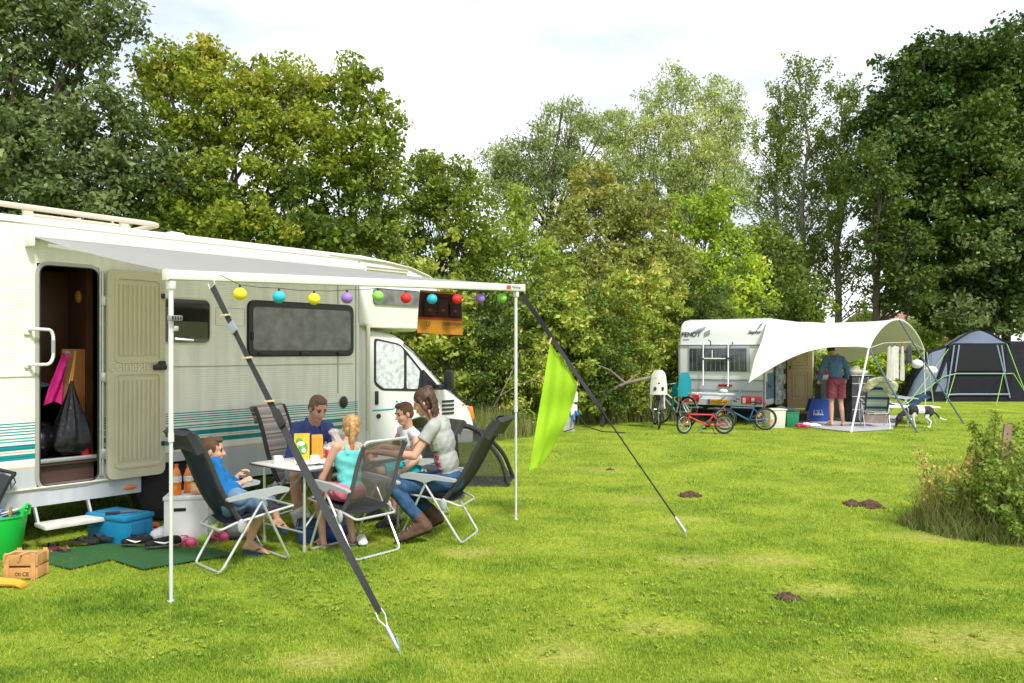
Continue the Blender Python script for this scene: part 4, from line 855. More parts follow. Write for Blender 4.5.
BT = mat('boot_brown', (.095, .048, .028), .7, var=.3, vscale=30, bump=.4, bscale=60); SOLE = mat('boot_sole', (.02, .018, .016), .8)
wo.sneaker('L', BT, SOLE, True, 'boot'); wo.sneaker('R', BT, SOLE, True, 'boot')
# boy in a white vest
b2 = Human('boy in a white patterned vest and turquoise shorts at the far right of the table', (-1.02, 8.16, 0), .84, AZ(-.80, -.60), (-1.00, 8.16, .49), W(408, 429, 8.08), W(404, 414, 8.02), AZ(-.80, -.62), .25,
    {'L': [W(417, 459, 7.88), W(402, 472, 7.75), (Vector((-.8, -.4, -.2)), Vector((0, 0, 1)), .4)], 'R': [W(389, 456, 8.25), W(381, 452, 7.98), (Vector((-.6, -.6, 0)), Vector((0, 0, 1)), .4)]},
    {'L': [(-1.13, 7.75, .48), (-1.14, 7.72, .08), (-1.26, 7.60, .022)], 'R': [(-1.36, 7.95, .48), (-1.34, 7.95, .08), (-1.48, 7.86, .022)]}, skin=SKIN, sw=.155)
VW = mat('vest_white', (.72, .70, .74), .85); VB = mat('vest_print', (.10, .16, .26), .85, var=.5, vscale=30)
b2.shirt([VW, VB], .10, .012, 'vest', paint=lambda c: 1 if (c - b2.P).dot(b2.up) > .1 and (c - b2.P).dot(b2.up) < .34 and (math.sin(c.z * 63 + c.x * 40) + math.sin(c.x * 57 - c.y * 44) + math.sin(c.z * 31 + c.y * 70)) > .75 else 0)
b2.shorts(mat('shorts_turquoise', (.0, .36, .38), .85, var=.2, vscale=14), .8, .018); b2.hair(mat('hair_brown', (0, 0, 0)), 'short')
b2.sneaker('L', BPLAS, SOLE); b2.sneaker('R', BPLAS, SOLE)
# man in a blue shirt
SHB = mat('shirt_blue', (.055, .085, .26), .85, var=.2, vscale=14, bump=.3, bscale=90)
man = Human('short haired man in a dark blue shirt at the far side of the table', (-2.06, 8.06, 0), 1.0, AZ(.70, -.70), (-2.14, 8.12, .53), W(314, 424, 8.02), W(318, 409, 7.90), AZ(.66, -.75), .42,
    {'L': [W(340, 455, 8.08), W(342, 447, 7.78), (Vector((.4, -.8, .1)), Vector((0, 0, 1)), .6)], 'R': [W(291, 462, 7.85), W(312, 458, 7.58), (Vector((.7, -.6, 0)), Vector((0, 0, 1)), .6)]},
    {'L': [(-1.80, 7.70, .50), (-1.82, 7.66, .09), (-1.72, 7.52, .022)], 'R': [(-2.06, 7.56, .50), (-2.04, 7.58, .09), (-1.96, 7.42, .022)]}, skin=mat('skin_ruddy', (.60, .33, .24), .5, sub=.15), sw=.175)
man.shirt(SHB, .95, .018, full=.55); man.shorts(mat('shorts_denim_pale', (.22, .31, .40), .9, var=.2, vscale=25), .9, .02)
b = MB(); R_ = man.RT; N_ = man.N
for g in (-1, 1): b.grid(lambda u, v, g=g: N_ + R_ @ Vector((-.05 + .155 * u, g * (.075 - .05 * u + .012 * v), .055 - .055 * u * u - .05 * v)), 8, 3, .006)
b.build('collar', SHB, man.t)
man.hair(mat('hair_short_brown', (.17, .105, .07), .85), 'short'); man.flipflop('L', NAVY, FFS); man.flipflop('R', NAVY, FFS)
# ================================================================ breakfast
def mug(label, loc, m, r=.042, h=.09, rz=0):
    t = thing('mug', label, 'mug', loc, rz, 'mugs on the table'); b = MB(); b.lathe([(.0, 0), (r * .9, 0), (r, .006), (r, h), (r - .004, h), (r - .005, .01), (0, .008)], (0, 0, 0), 24); b.build('cup', m, t)
    b = MB(); b.tube(arc((r - .004, 0, h * .5), h * .28, -1.4, 1.4, 8), .005, 6); b.build('handle', m, t)
PORC = mat('porcelain', (.78, .77, .74), .25, coat=.4)
mug('white mug nearest the boy in blue', W(278, 466.0, 6.98), PORC, rz=1.0); mug('white mug in front of the orange carton', W(315, 465.5, 7.02), PORC, rz=-.5)
q = W(279, 463, 7.18)
def carton(name, label, cat, loc, d, m, rz, extra=None):
    t = thing(name, label, cat, loc, rz); b = MB(); b.box((0, 0, d[2] / 2), d, bev=.003); b.build('box', m, t)
    if extra: extra(t, d)
    return t
ORG = mat('carton_orange', (.80, .30, .02), .5, var=.08, vscale=8); YEL = mat('carton_yellow', (.80, .55, .03), .5); GRN = mat('print_green', (.12, .40, .05), .5, var=.5, vscale=30); WHT = mat('print_white', (.8, .8, .75), .5)
def cereal(t, d):
    b = MB(); y = -d[1] / 2 - .002; b.ell((.012, y, d[2] * .45), (.042, .003, .06)); b.ell((-.02, y, d[2] * .72), (.03, .003, .03)); b.build('green_print', GRN, t)
    b = MB(); b.ell((-.005, y - .002, d[2] * .62), (.035, .003, .022)); b.ell((.02, y - .002, d[2] * .35), (.022, .003, .02)); b.build('white_print', WHT, t)
z0 = Vector(T(-.12, .05)); p = W(302, 460, 7.25); carton('cereal_box', 'yellow and green cereal box in front of the man', 'cereal box', (p.x, p.y, .705), (.135, .05, .235), YEL, .12, cereal)
def drink(t, d):
    b = MB(); b.prism([(-d[0] / 2 + .002, -d[1] / 2, d[2]), (-d[0] / 2 + .002, d[1] / 2, d[2]), (-d[0] / 2 + .002, 0, d[2] + .03)], (d[0] - .004, 0, 0)); b.build('folded_top', ORG, t)
    b = MB(); b.box((0, -d[1] / 2 - .001, d[2] * .5), (.004, .002, d[2] * .9)); b.build('seam', YEL, t)
p = W(317, 461, 7.3); carton('juice_carton', 'plain orange drink carton beside the cereal box', 'carton', (p.x, p.y, .705), (.10, .07, .19), ORG, .35, drink)
p = W(329, 463, 7.35); t = thing('jam_jar', 'red jam jar beside the bread bag', 'jar', (p.x, p.y, .705)); b = MB(); b.lathe([(0, 0), (.033, 0), (.036, .01), (.036, .07), (.028, .08), (0, .08)], (0, 0, 0), 18); b.build('jar', mat('jam_red', (.55, .02, .02), .15, coat=.6), t); b = MB(); b.lathe([(0, .08), (.032, .08), (.032, .095), (0, .095)], (0, 0, 0), 18); b.build('lid', WHT, t)
BAGM = mat('clear_bag', (.75, .66, .6), .15, alpha=.55, bump=.8, bscale=30, coat=.8); BRD = mat('bread_crust', (.48, .24, .09), .85, var=.3, vscale=20, bump=.3)
p = W(338, 455, 7.48); t = thing('bread_bag', 'loaf of bread in a clear plastic bag under the man\'s hands', 'bread', (p.x, p.y, .705), .5)
voxel(MB().ell((0, 0, .055), (.13, .06, .055)).ell((.05, 0, .07), (.07, .055, .05)), 'loaf', BRD, t, .01, 2)
voxel(MB().ell((0, 0, .07), (.15, .075, .068)).cap((.0, 0, .11), (-.03, .0, .20), .05, .03).ell((-.04, 0, .23), (.05, .03, .03)), 'bag', BAGM, t, .01, 1, None, None, .5, lambda c, n: c + n * .006 * math.sin(c.x * 120 + c.z * 80 + 2 * math.sin(c.y * 90)))
p = W(357, 450, 7.55); t = thing('beaker', 'green plastic beaker behind the girl\'s ponytail', 'beaker', (p.x, p.y, .705)); b = MB(); b.lathe([(0, 0), (.028, 0), (.036, .11), (.033, .11), (.026, .006), (0, .006)], (0, 0, 0), 18); b.build('cup', mat('beaker_green', (.25, .6, .12), .4), t)
p = W(374, 455, 7.2); t = thing('bowl', 'pink plastic bowl on the near edge of the table', 'bowl', T(.30, -.20)); b = MB(); b.lathe([(0, 0), (.04, 0), (.07, .05), (.067, .05), (.038, .006), (0, .006)], (0, 0, 0), 22); b.build('dish', mat('bowl_pink', (.75, .06, .32), .4), t)
def plate_(label, a, c): t = thing('plate', label, 'plate', T(a, c)); b = MB(); b.lathe([(0, 0), (.07, 0), (.11, .014), (.108, .017), (.07, .006), (0, .006)], (0, 0, 0), 28); b.build('dish', PORC, t)
plate_('white plate at the left end of the table', -.36, -.12); plate_('white plate in front of the woman', .42, .1); plate_('white plate in front of the girl', -.02, -.2)
t = thing('table_knife', 'steel knife on the left end of the table', 'knife', T(-.44, -.25), .9); b = MB(); b.box((0, 0, .004), (.11, .014, .002)); b.build('blade', ALU, t); b = MB(); b.box((.1, 0, .005), (.09, .014, .007), bev=.002); b.build('handle', BPLAS, t)
# ================================================================ things on the grass by the motorhome
mat_g = mat('mat_green', (.02, .10, .02), .95, var=.25, vscale=60, bump=.8, bscale=250)
def gpoly(pts, th, z=.003): return MB().prism([G(x, y) + Vector((0, 0, z)) for x, y in pts], (0, 0, th))
tag(gpoly([(28, 560), (60, 552), (112, 545), (160, 552), (108, 562), (70, 571)], .006, .014).build('ground_mat', mat_g), 'dark green mat directly in front of the entry step', 'mat', 'green mats')
tag(gpoly([(109, 561), (160, 548), (215, 551), (236, 557), (200, 562), (143, 571.5)], .006, .017).build('ground_mat', mat_g), 'green mat under the black sneakers', 'mat', 'green mats')
# cool box
t = thing('cool_box', 'bright blue cool box beside the entry step', 'cool box', (-3.50, 7.11, 0), AZ(-.89, .45) + PI)
CB = mat('coolbox_blue', (.01, .22, .42), .4, var=.06, vscale=10); CB2 = mat('coolbox_blue_dark', (.008, .15, .32), .45)
b = MB(); b.box((0, 0, .105), (.50, .29, .21), bev=.02); b.build('body', CB, t); b = MB(); b.box((0, 0, .232), (.52, .31, .045), bev=.015); b.box((0, 0, .256), (.4, .2, .012), bev=.004); b.build('lid', CB, t)
b = MB(); b.box((.255, 0, .13), (.02, .15, .10), bev=.008); b.build('handle', CB2, t); b = MB(); b.box((-.1, -.15, .17), (.07, .015, .05), bev=.005); b.build('latch', CB2, t)
t = thing('dust_brush', 'dark hand brush lying on the blue cool box', 'brush', (-3.50, 6.98, .262), .3); b = MB(); b.box((0, 0, .01), (.12, .035, .02), bev=.005); b.build('head', BPLAS, t); b = MB(); b.tube([(.06, 0, .012), (.2, 0, .016)], .009, 8); b.build('handle', mat('wood_dark', (.16, .1, .05), .6), t)
# white box with bottles
t = thing('storage_box', 'white cardboard box carrying juice bottles next to the wheel', 'box', (-2.88, 7.10, 0), .23)
WC = mat('card_white', (.66, .65, .64), .7, var=.05, vscale=5); b = MB(); b.box((0, 0, .20), (.36, .33, .40), bev=.006); b.build('box', WC, t)
b = MB(); b.box((0, 0, .408), (.375, .345, .03), bev=.004); b.build('lid', WC, t); b = MB(); b.box((-.05, -.167, .31), (.10, .006, .028), bev=.002); b.build('hand_hole', mat('hole_black', (.01, .01, .01), .9), t)
OJ = mat('juice_orange', (.80, .20, .01), .2, coat=.5); 
def bottle(label, x, y, h=.27, s=1.0, rz=0):
    t = thing('juice_bottle', label, 'bottle', (x, y, .424), rz, 'juice bottles'); b = MB(); b.lathe([(0, 0), (.038 * s, 0), (.042 * s, .01), (.042 * s, h * .28), (.037 * s, h * .33), (.042 * s, h * .4), (.041 * s, h * .62), (.03 * s, h * .78), (.014, h * .9), (.014, h * .95), (0, h * .95)], (0, 0, 0), 20); b.build('bottle', OJ, t)
    b = MB(); b.lathe([(.0, h * .92), (.017, h * .92), (.017, h), (0, h)], (0, 0, 0), 14); b.build('cap', mat('cap_orange', (.7, .12, .01), .4), t)
    b = MB(); b.lathe([(.0425 * s, h * .42), (.0432 * s, h * .43), (.0432 * s, h * .6), (.0425 * s, h * .61)], (0, 0, 0), 20); b.build('label', mat('label_paper', (.72, .72, .78), .5, var=.4, vscale=30), t)
bottle('orange juice bottle just right of the awning pole', -2.96, 7.02); bottle('orange juice bottle behind the first one on the white box', -2.90, 7.14, .25)
t = thing('snack_bag', 'crumpled bag of rolls on the white box', 'bag', (-2.77, 7.05, .424), .4); voxel(MB().ell((0, 0, .04), (.08, .06, .045)).ell((.04, .02, .06), (.04, .04, .04)).ell((-.05, 0, .07), (.035, .03, .04)), 'bag', mat('bag_amber', (.55, .28, .12), .3, coat=.5, bump=.8, bscale=40), t, .01, 1)
# green tub
p = G(-5, 558); t = thing('garden_tub', 'bright green flexible tub filled with clutter at the left edge', 'tub', (p.x, p.y + .05, 0), .1)
GT = mat('tub_green', (.01, .50, .06), .4); b = MB(); b.lathe([(0, .0), (.145, 0), (.155, .01), (.205, .33), (.215, .335), (.215, .35), (.198, .345), (.148, .02), (0, .015)], (0, 0, 0), 32); b.build('bucket', GT, t)
for g in (-1, 1): b = MB(); b.tube([(g * .205, -.055, .335), (g * .215, -.055, .40), (g * .22, 0, .425), (g * .215, .055, .40), (g * .205, .055, .335)], .014, 8); b.build('handle', GT, t)
ct = thing('folded_papers', 'blue and white papers sticking out of the green tub', 'papers', (p.x + .02, p.y + .03, .27), .3); rg = random.Random(2)
for k in range(6):
    b = MB(); b.box((rg.uniform(-.06, .06), rg.uniform(-.06, .06), .05 + .012 * k), (.17, .12, .004), Matrix.Rotation(rg.uniform(-.4, .4), 3, 'X') @ Matrix.Rotation(rg.uniform(-.5, .5), 3, 'Y')); b.build('sheet', [WHT, mat('paper_blue', (.15, .35, .6), .5)][k % 2], ct)
for k, lb in ((0, 'wooden handle leaning in the green tub, left of the papers'), (1, 'wooden handle leaning in the green tub, right of the papers')):
    b = MB(); b.tube([(p.x - .05 + .16 * k, p.y, .2), (p.x - .09 + .24 * k, p.y - .03, .43)], .011, 8); q = b.build('tool_handle', mat('wood_light', (.42, .24, .1), .6)); tag(q, lb, 'tool handle', 'handles in the green tub')
# wooden crate
p0, p1 = G(3, 581), G(40, 580); t = thing('wooden_crate', 'small wooden crate with rope handles in front of the green tub', 'crate', ((p0 + p1) / 2 + Vector((-.02, .09, 0))), .05)
PW = mat('crate_pine', (.55, .29, .10), .7, var=.2, vscale=9); w_, dd, hh = .25, .15, .19
for g in (-1, 1):
    b = MB()
    for z in (.05, .145): b.box((0, g * dd / 2, z), (w_, .012, .078), bev=.002)
    b.build('side_board', PW, t); b = MB()
    for z in (.05, .145): b.box((g * (w_ / 2 - .012), 0, z), (.012, dd - .03, .078), bev=.002)
    b.build('end_board', PW, t)
    b = MB(); b.tube([(g * .05 - .06, -dd / 2 - .012, .14), (g * .05 - .045, -dd / 2 - .02, .19), (g * .05, -dd / 2 + .02, .205), (g * .05 + .05, -dd / 2 + .05, .19)], .008, 6); b.build('rope_handle', mat('rope_tan', (.5, .32, .15), .9), t)
for x in (-1, 1):
    for y in (-1, 1): b = MB(); b.box((x * (w_ / 2 - .03), y * (dd / 2 + .010), .1), (.035, .008, .2), bev=.002); b.build('corner_post', PW, t)
b = MB(); b.box((0, 0, .012), (w_ - .03, dd - .03, .01)); b.build('base_board', PW, t)
INK = mat('burnt_ink', (.06, .03, .015), .8); text('crate_mark', 'CE', INK, t, (.015, -dd / 2 - .0075, .03), RS, .04, .0006, bold=.0006)
b = MB(); b.tube(arc((-.025, -dd / 2 - .008, .044), .011, 0, 5.6, 12), .002, 4); b.tube(arc((-.003, -dd / 2 - .008, .044), .009, .6, 6.0, 12), .002, 4); b.build('burnt_symbol', INK, t)
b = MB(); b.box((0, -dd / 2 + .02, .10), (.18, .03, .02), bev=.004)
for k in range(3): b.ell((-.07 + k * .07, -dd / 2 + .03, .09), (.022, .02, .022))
b.build('slot_shadow_block', mat('slot_shadow_brown', (.12, .06, .03), .9), t)  # dark block put in as the shade seen through the slot
# yellow hose lengths
p = G(8, 588); t = thing('yellow_hose', 'short curved yellow hose lying in front of the wooden crate', 'hose', p, 0); YH = mat('hose_yellow', (.75, .36, .03), .5, bump=.6, bscale=60)
b = MB()
for k in range(3): b.tube([(-.35, .03 * k, .03), (-.1, .035 * k + .01, .032), (.05, .025 * k, .03), (.12, .02 * k - .035, .022)], [.02, .02, .02, .016], 8)
b.build('hose', YH, t)
# shoes
def shoe_mesh(L, m, sole, t, tall=.07, mark=None, wid=.045):
    b = MB(); b.ell((-L * .34, 0, .045), (L * .17, wid * .8, .045)); b.ell((-L * .3, 0, tall * .85), (L * .13, wid * .75, tall * .35)); b.cap((-L * .2, 0, .048), (L * .22, 0, .036), wid, wid * .85); b.ell((L * .32, 0, .034), (L * .18, wid, .03))
    o = voxel(b, 'upper', [m, sole], t, .007, 2, lambda c: 1 if c.z < .022 else 0); b = MB(); b.ell((-L * .26, 0, tall * 1.12), (L * .11, wid * .48, .012)); b.build('opening', mat('shoe_inside', (.03, .03, .03), .9), t)
    for k in range(4): pass
    b = MB()
    for k in range(4): b.tube([(L * (-.08 + .08 * k), -wid * .5, .078 - .006 * k), (L * (-.06 + .08 * k), wid * .5, .078 - .006 * k)], .004, 5)
    b.build('lace', mark or sole, t)
    return o
def shoe(label, px, py, ang, L, m, sole, grp, mark=None, z=0.0, roll=0, tall=.07, swoosh=False):
    p = G(px, py); t = thing('shoe', label, 'shoe', (p.x, p.y, z), ang, grp); shoe_mesh(L, m, sole, t, tall, mark)
    if swoosh:
        for g in (-1, 1): b = MB(); b.tube([(-.05, g * .047, .05), (-.01, g * .049, .04), (.03, g * .047, .05), (.07, g * .042, .062)], [.003, .009, .007, .002], 6); b.build('side_swoosh', WHT, t)
    return t
SB = mat('shoe_black', (.010, .010, .011), .8, bump=.4, bscale=90, spec=.3); SS = mat('shoe_sole_beige', (.48, .42, .36), .6); 
shoe('black sneaker with a beige sole on the green mat, further from the pole', 137, 549, AZ(-1, -.05), .27, SB, SS, 'black sneakers on the green mat', z=.03, swoosh=True)
shoe('black sneaker with a white swoosh right behind the awning pole', 163, 551, AZ(-.9, -.45), .29, SB, SS, 'black sneakers on the green mat', z=.034, swoosh=True)
shoe('toe of a black sneaker tucked against the blue cool box', 124, 544, AZ(-1, .3), .24, SB, SB, 'black sneakers on the green mat', z=.03)
def sandal(label, px, py, ang, m, m2, grp, L=.25, z=0.0, name='flip_flop', clog=False):
    p = G(px, py); t = thing(name, label, 'sandal' if not clog else 'clog', (p.x, p.y, z), ang, grp)
    pl = [(-L / 2, 0), (-L * .45, .03), (-L * .2, .034), (0, .031), (L * .28, .045), (L * .44, .036), (L / 2, .01), (L / 2, -.01), (L * .44, -.036), (L * .28, -.045), (0, -.031), (-L * .2, -.034), (-L * .45, -.03)]
    if clog:
        b = MB(); b.ell((L * .2, 0, .045), (L * .27, .05, .042)); b.ell((-L * .28, 0, .03), (L * .2, .042, .03)); b.cap((-L * .3, 0, .02), (L * .25, 0, .02), .03, .035)
        voxel(b, 'shell', m, t, .008, 2); b = MB(); b.ell((-L * .12, 0, .056), (L * .14, .032, .012)); b.build('opening', m2, t); b = MB(); b.tube([(0, .045, .055), (-L * .3, .04, .085), (-L * .42, 0, .09), (-L * .3, -.04, .085), (0, -.045, .055)], .006, 6); b.build('heel_strap', m, t)
        b = MB()
        for k in range(5): b.ell((L * (.12 + .06 * (k % 3)), (k - 2) * .015, .083 - .004 * abs(k - 2)), (.005, .005, .004))
        b.build('air_holes', m2, t)
    else:
        MB().prism([(x, y, .004) for x, y in pl], (0, 0, .02)).build('sole', m, t); b = MB()
        for g in (-1, 1): b.tube([(L * .3, 0, .024), (L * .1, g * .03, .06), (-L * .08, g * .036, .026)], .008, 6, flat=.5)
        b.build('strap', m2, t)
SBF = mat('sandal_black', (.02, .02, .02), .8)
sandal('black flip flop on the dark mat, left one of a pair by the cool box', 84, 547, AZ(-1, -.1), SBF, SBF, 'black flip flops', z=.034); sandal('black flip flop leaning on the edge of the cool box', 101, 545, AZ(-1, .2), SBF, SBF, 'black flip flops', z=.045)
PC = mat('clog_pink', (.50, .06, .14), .6); GC = mat('clog_lime', (.30, .62, .03), .5); GC2 = mat('clog_inner', (.12, .25, .02), .7); PC2 = mat('clog_inner_pink', (.2, .02, .06), .7)
sandal('pink clog lying on the grass left of the lime green ones', 188, 547, AZ(.9, -.4), PC, PC2, 'children\'s clogs', .19, clog=True, name='clog'); sandal('lime green clog nearest the camera', 204, 543, AZ(.3, -.9), GC, GC2, 'children\'s clogs', .2, clog=True, name='clog')
sandal('lime green clog standing behind the other one', 212, 536, AZ(.2, -.9), GC, GC2, 'children\'s clogs', .2, clog=True, name='clog', z=.03); sandal('maroon clog under the lime green ones', 220, 541, AZ(1, .1), PC, PC2, 'children\'s clogs', .19, clog=True, name='clog')
sandal('child\'s red and black sandal on the shaded grass under the step', 53, 549, AZ(.5, -.9), mat('sandal_maroon', (.18, .02, .04), .8), SBF, 'small sandals', .17); sandal('child\'s black sandal beside the red one near the step', 62, 553, AZ(.9, -.5), SBF, mat('sandal_maroon', (0, 0, 0)), 'small sandals', .17)
OR = mat('shoe_orange', (.75, .13, .02), .6); PKS = mat('shoe_pink_grey', (.5, .22, .2), .7, var=.4, vscale=20)
shoe('small orange shoe by the wheel', 155, 532, AZ(.5, -.8), .18, OR, PKS, 'children\'s shoes', tall=.08); shoe('pinkish grey child\'s shoe in front of the wheel', 149, 538, AZ(-.8, -.6), .20, PKS, WHT, 'children\'s shoes', tall=.08)
t = thing('white_bundle', 'white crumpled plastic bag behind the right black sneaker', 'bag', G(170, 541) + Vector((0, 0, 0)), .3); voxel(MB().ell((0, 0, .07), (.15, .10, .075)).ell((.09, .0, .08), (.09, .08, .08)).ell((-.09, 0, .06), (.08, .08, .06)), 'bag', mat('bag_white', (.6, .6, .63), .5, bump=1, bscale=26), t, .012, 1)
for i, (px, py, lb, c, s) in enumerate(((231, 541, 'dark grey rucksack standing beside the lime clogs', (.10, .095, .09), 1.0), (246, 541, 'small tan leather bag behind the boy\'s leg', (.42, .2, .09), .8))):
    p = G(px, py + 1); t = thing('rucksack' if i == 0 else 'leather_bag', lb, 'bag', p + Vector((0, .12, 0)), .2)
    voxel(MB().box((0, 0, .12 * s), (.20 * s, .14 * s, .22 * s), bev=.03).ell((0, -.07 * s, .09 * s), (.08 * s, .04 * s, .07 * s)).ell((0, 0, .22 * s), (.09 * s, .06 * s, .05 * s)), 'bag', mat('bag_%d' % i, c, .85, var=.4, vscale=15, bump=.5), t, .012, 2)
    b = MB(); b.tube(arc((0, 0, .23 * s), .04 * s, 0, PI, 8), .006, 6); b.build('loop', SBF, t)
# blue tub and leaflet under the table
p = G(318, 546); t = thing('washing_tub', 'dark blue plastic washing tub under the table', 'tub', (p.x, p.y + .24, 0), .2); b = MB(); b.box((0, 0, .075), (.44, .34, .14), bev=.03, taper=1.08); b.build('tub', mat('tub_navy', (.01, .05, .17), .45), t); b = MB(); b.tube([(x, y, .15) for x, y in ((-.24, -.185), (.24, -.185), (.24, .185), (-.24, .185))], .012, 6, closed=True); b.build('rim', mat('tub_navy', (0, 0, 0)), t)
p = G(293, 540); t = thing('white_carton', 'white paper box tilted under the left end of the table', 'box', (p.x, p.y + .3, .0), .7); b = MB(); b.box((0, 0, .12), (.14, .10, .2), Matrix.Rotation(-.35, 3, 'Y'), bev=.004); b.build('box', WC, t); b = MB(); b.box((.02, -.052, .13), (.10, .004, .1), Matrix.Rotation(-.35, 3, 'Y')); b.build('label', mat('label_paper', (0, 0, 0)), t)
shoe('white and teal child\'s shoe between the legs of the girl\'s chair', 362, 545, AZ(.3, -.9), .18, WHT, mat('sole_teal', (.02, .3, .3), .6), 'children\'s shoes')
# pop-up mesh kennel behind the woman's chair
p = G(480, 486); t = thing('mesh_kennel', 'black pop-up mesh pet kennel on the grass behind the woman\'s chair', 'pet kennel', (p.x, p.y, 0), 0)
MN = bpy.data.materials.new('net_black'); MN.use_nodes = True; nb = MN.node_tree.nodes['Principled BSDF']; nb.inputs['Base Color'].default_value = (.01, .01, .01, 1); nb.inputs['Alpha'].default_value = .5
KP = lambda x, y, z: (x, y, z); f0, f1 = [(-.35, .05, 0), (.36, -.02, 0)], .56
fb = [Vector((-.38, .0, .01)), Vector((.36, -.05, .01)), Vector((.42, .55, .01)), Vector((-.30, .6, .01))]
tl, trr = Vector((-.36, .28, .70)), Vector((-.02, .22, .66))
b = MB(); sec = [[fb[0], Vector((-.40, .02, .4)), tl + Vector((0, -.06, -.03)), tl + Vector((.02, .1, .0)), Vector((-.33, .5, .4)), fb[3]], [fb[1], Vector((.26, .02, .34)), trr, trr + Vector((.04, .12, 0)), Vector((.3, .45, .34)), fb[2]]]
for s in sec: b.tube(fillet(s, .12, 4), .028, 8)
b.tube([fb[0], fb[1]], .02, 6); b.tube([fb[3], fb[2]], .02, 6); b.tube(fillet([tl + Vector((0, -.03, 0)), Vector((-.18, .2, .74)), trr], .1, 4), .034, 8); b.build('frame', SBF, t)
b = MB(); S0_, S1_ = sec
b.grid(lambda u, v: fb[0].lerp(fb[1], u).lerp((tl + Vector((0, -.02, 0))).lerp(trr, u), v), 6, 6); b.grid(lambda u, v: fb[3].lerp(fb[2], u).lerp((tl + Vector((0, .1, 0))).lerp(trr + Vector((0, .1, 0)), u), v), 6, 6); b.build('net_panel', MN, t)
b = MB(); b.grid(lambda u, v: fb[1].lerp(fb[2], u).lerp(trr + Vector((.02, .06 * u, 0)), v), 4, 4); b.grid(lambda u, v: fb[0].lerp(fb[3], u).lerp(tl + Vector((0, .06 * u, 0)), v), 4, 4); b.build('end_panel', MN, t)
b = MB(); b.add(fb, [(0, 1, 2, 3)]); b.build('groundsheet', SBF, t)
# power hook-up post by the bushes
p = G(568, 431); t = thing('power_post', 'grey electricity hook-up post with a blue plug at the edge of the bushes', 'power post', (p.x, p.y, 0), .2)
PG = mat('post_grey', (.42, .42, .38), .6, var=.15); b = MB(); b.box((0, 0, .3), (.26, .2, .62), bev=.01, taper=.92); b.build('post', PG, t); b = MB(); b.box((.07, -.02, .72), (.22, .2, .22), bev=.02); b.build('head', WHT, t)
b = MB(); b.box((.09, -.12, .45), (.14, .06, .22), bev=.01); b.build('socket_box', WHT, t); b = MB(); b.tube([(.12, -.14, .42), (.16, -.24, .34)], .03, 10); b.tube([(.08, -.14, .36), (.07, -.22, .24)], .028, 10); b.build('blue_plug', mat('plug_blue', (.01, .12, .5), .4), t)
b = MB(); b.tube([(.16, -.24, .34), (.3, -.4, .12), (.55, -.6, .04), (.95, -.9, .035)], .012, 6); b.tube([(.07, -.22, .24), (.05, -.3, .08), (-.2, -.4, .03)], .012, 6); b.build('cable', SBF, t)
# molehills
MS = mat('mole_soil', (.09, .05, .03), 1, var=.4, vscale=30, bump=.9, bscale=60)
for i, (px, py, r, lb) in enumerate(((690, 496, .11, 'small molehill of dark soil level with the peg of the black strap'), (852, 505, .10, 'left one of two neighbouring molehills'), (871, 506.5, .13, 'right one of two neighbouring molehills, the bigger'), (788, 599, .075, 'small dry molehill nearest the camera'), (610, 470, .05, 'tiny clod of soil below the power post'))):
    p = G(px, py); rg = random.Random(i); t = thing('molehill', lb, 'molehill', p, i, 'molehills on the lawn'); b = MB(); b.ell((0, 0, 0), (r, r * .8, r * .5))
    for k in range(34): a = rg.uniform(0, 6.28); q = rg.uniform(.1, 1.35) * r; b.ell((q * math.cos(a), q * .8 * math.sin(a), max(.0, .48 * (r - q * .8)) + .005), rg.uniform(.06, .22) * r, seg=8, ring=6)
    b.build('soil', MS, t)
# dead branch over the undergrowth
a, c = at(597, 392, 17.6), at(660, 379, 18.0); t = thing('dead_branch', 'bare dead branch sticking out of the bushes left of the bicycles', 'branch', (a.x, a.y, 0)); o = Vector((a.x, a.y, 0))
b = MB(); b.tube([at(590, 410, 17.8) - o, at(608, 392, 17.5) - o, at(625, 383, 17.4) - o, at(662, 375, 17.6) - o], [.02, .035, .035, .04], 8); b.tube([at(608, 392, 17.5) - o, at(622, 386, 17.6) - o, at(640, 372, 18) - o], [.025, .02, .008], 6); b.tube([at(625, 383, 17.4) - o, at(610, 370, 17.3) - o, at(585, 360, 17.5) - o], [.03, .015, .006], 6)
b.build('wood', mat('wood_dead', (.22, .18, .13), .9, var=.3, vscale=9, bump=.5), t)
a = at(470, 405, 14.5); t = thing('dead_branch', 'thin bleached twig arching out of the bushes beside the right awning pole', 'branch', (a.x, a.y, 0)); o = Vector((a.x, a.y, 0))
b = MB(); b.tube([at(490, 412, 15.5) - o, at(500, 396, 15.3) - o, at(516, 386, 15.2) - o, at(540, 377, 15.4) - o, at(562, 380, 15.6) - o], [.012, .011, .009, .007, .003], 6); b.tube([at(500, 396, 15.3) - o, at(512, 372, 15.3) - o, at(520, 350, 15.6) - o], [.012, .008, .004], 5); b.tube([at(490, 412, 15.5) - o, Vector((at(488, 412, 15.5) - o).xy.to_3d())], [.02, .02], 5)
b.build('wood', mat('wood_dead', (0, 0, 0)), t)
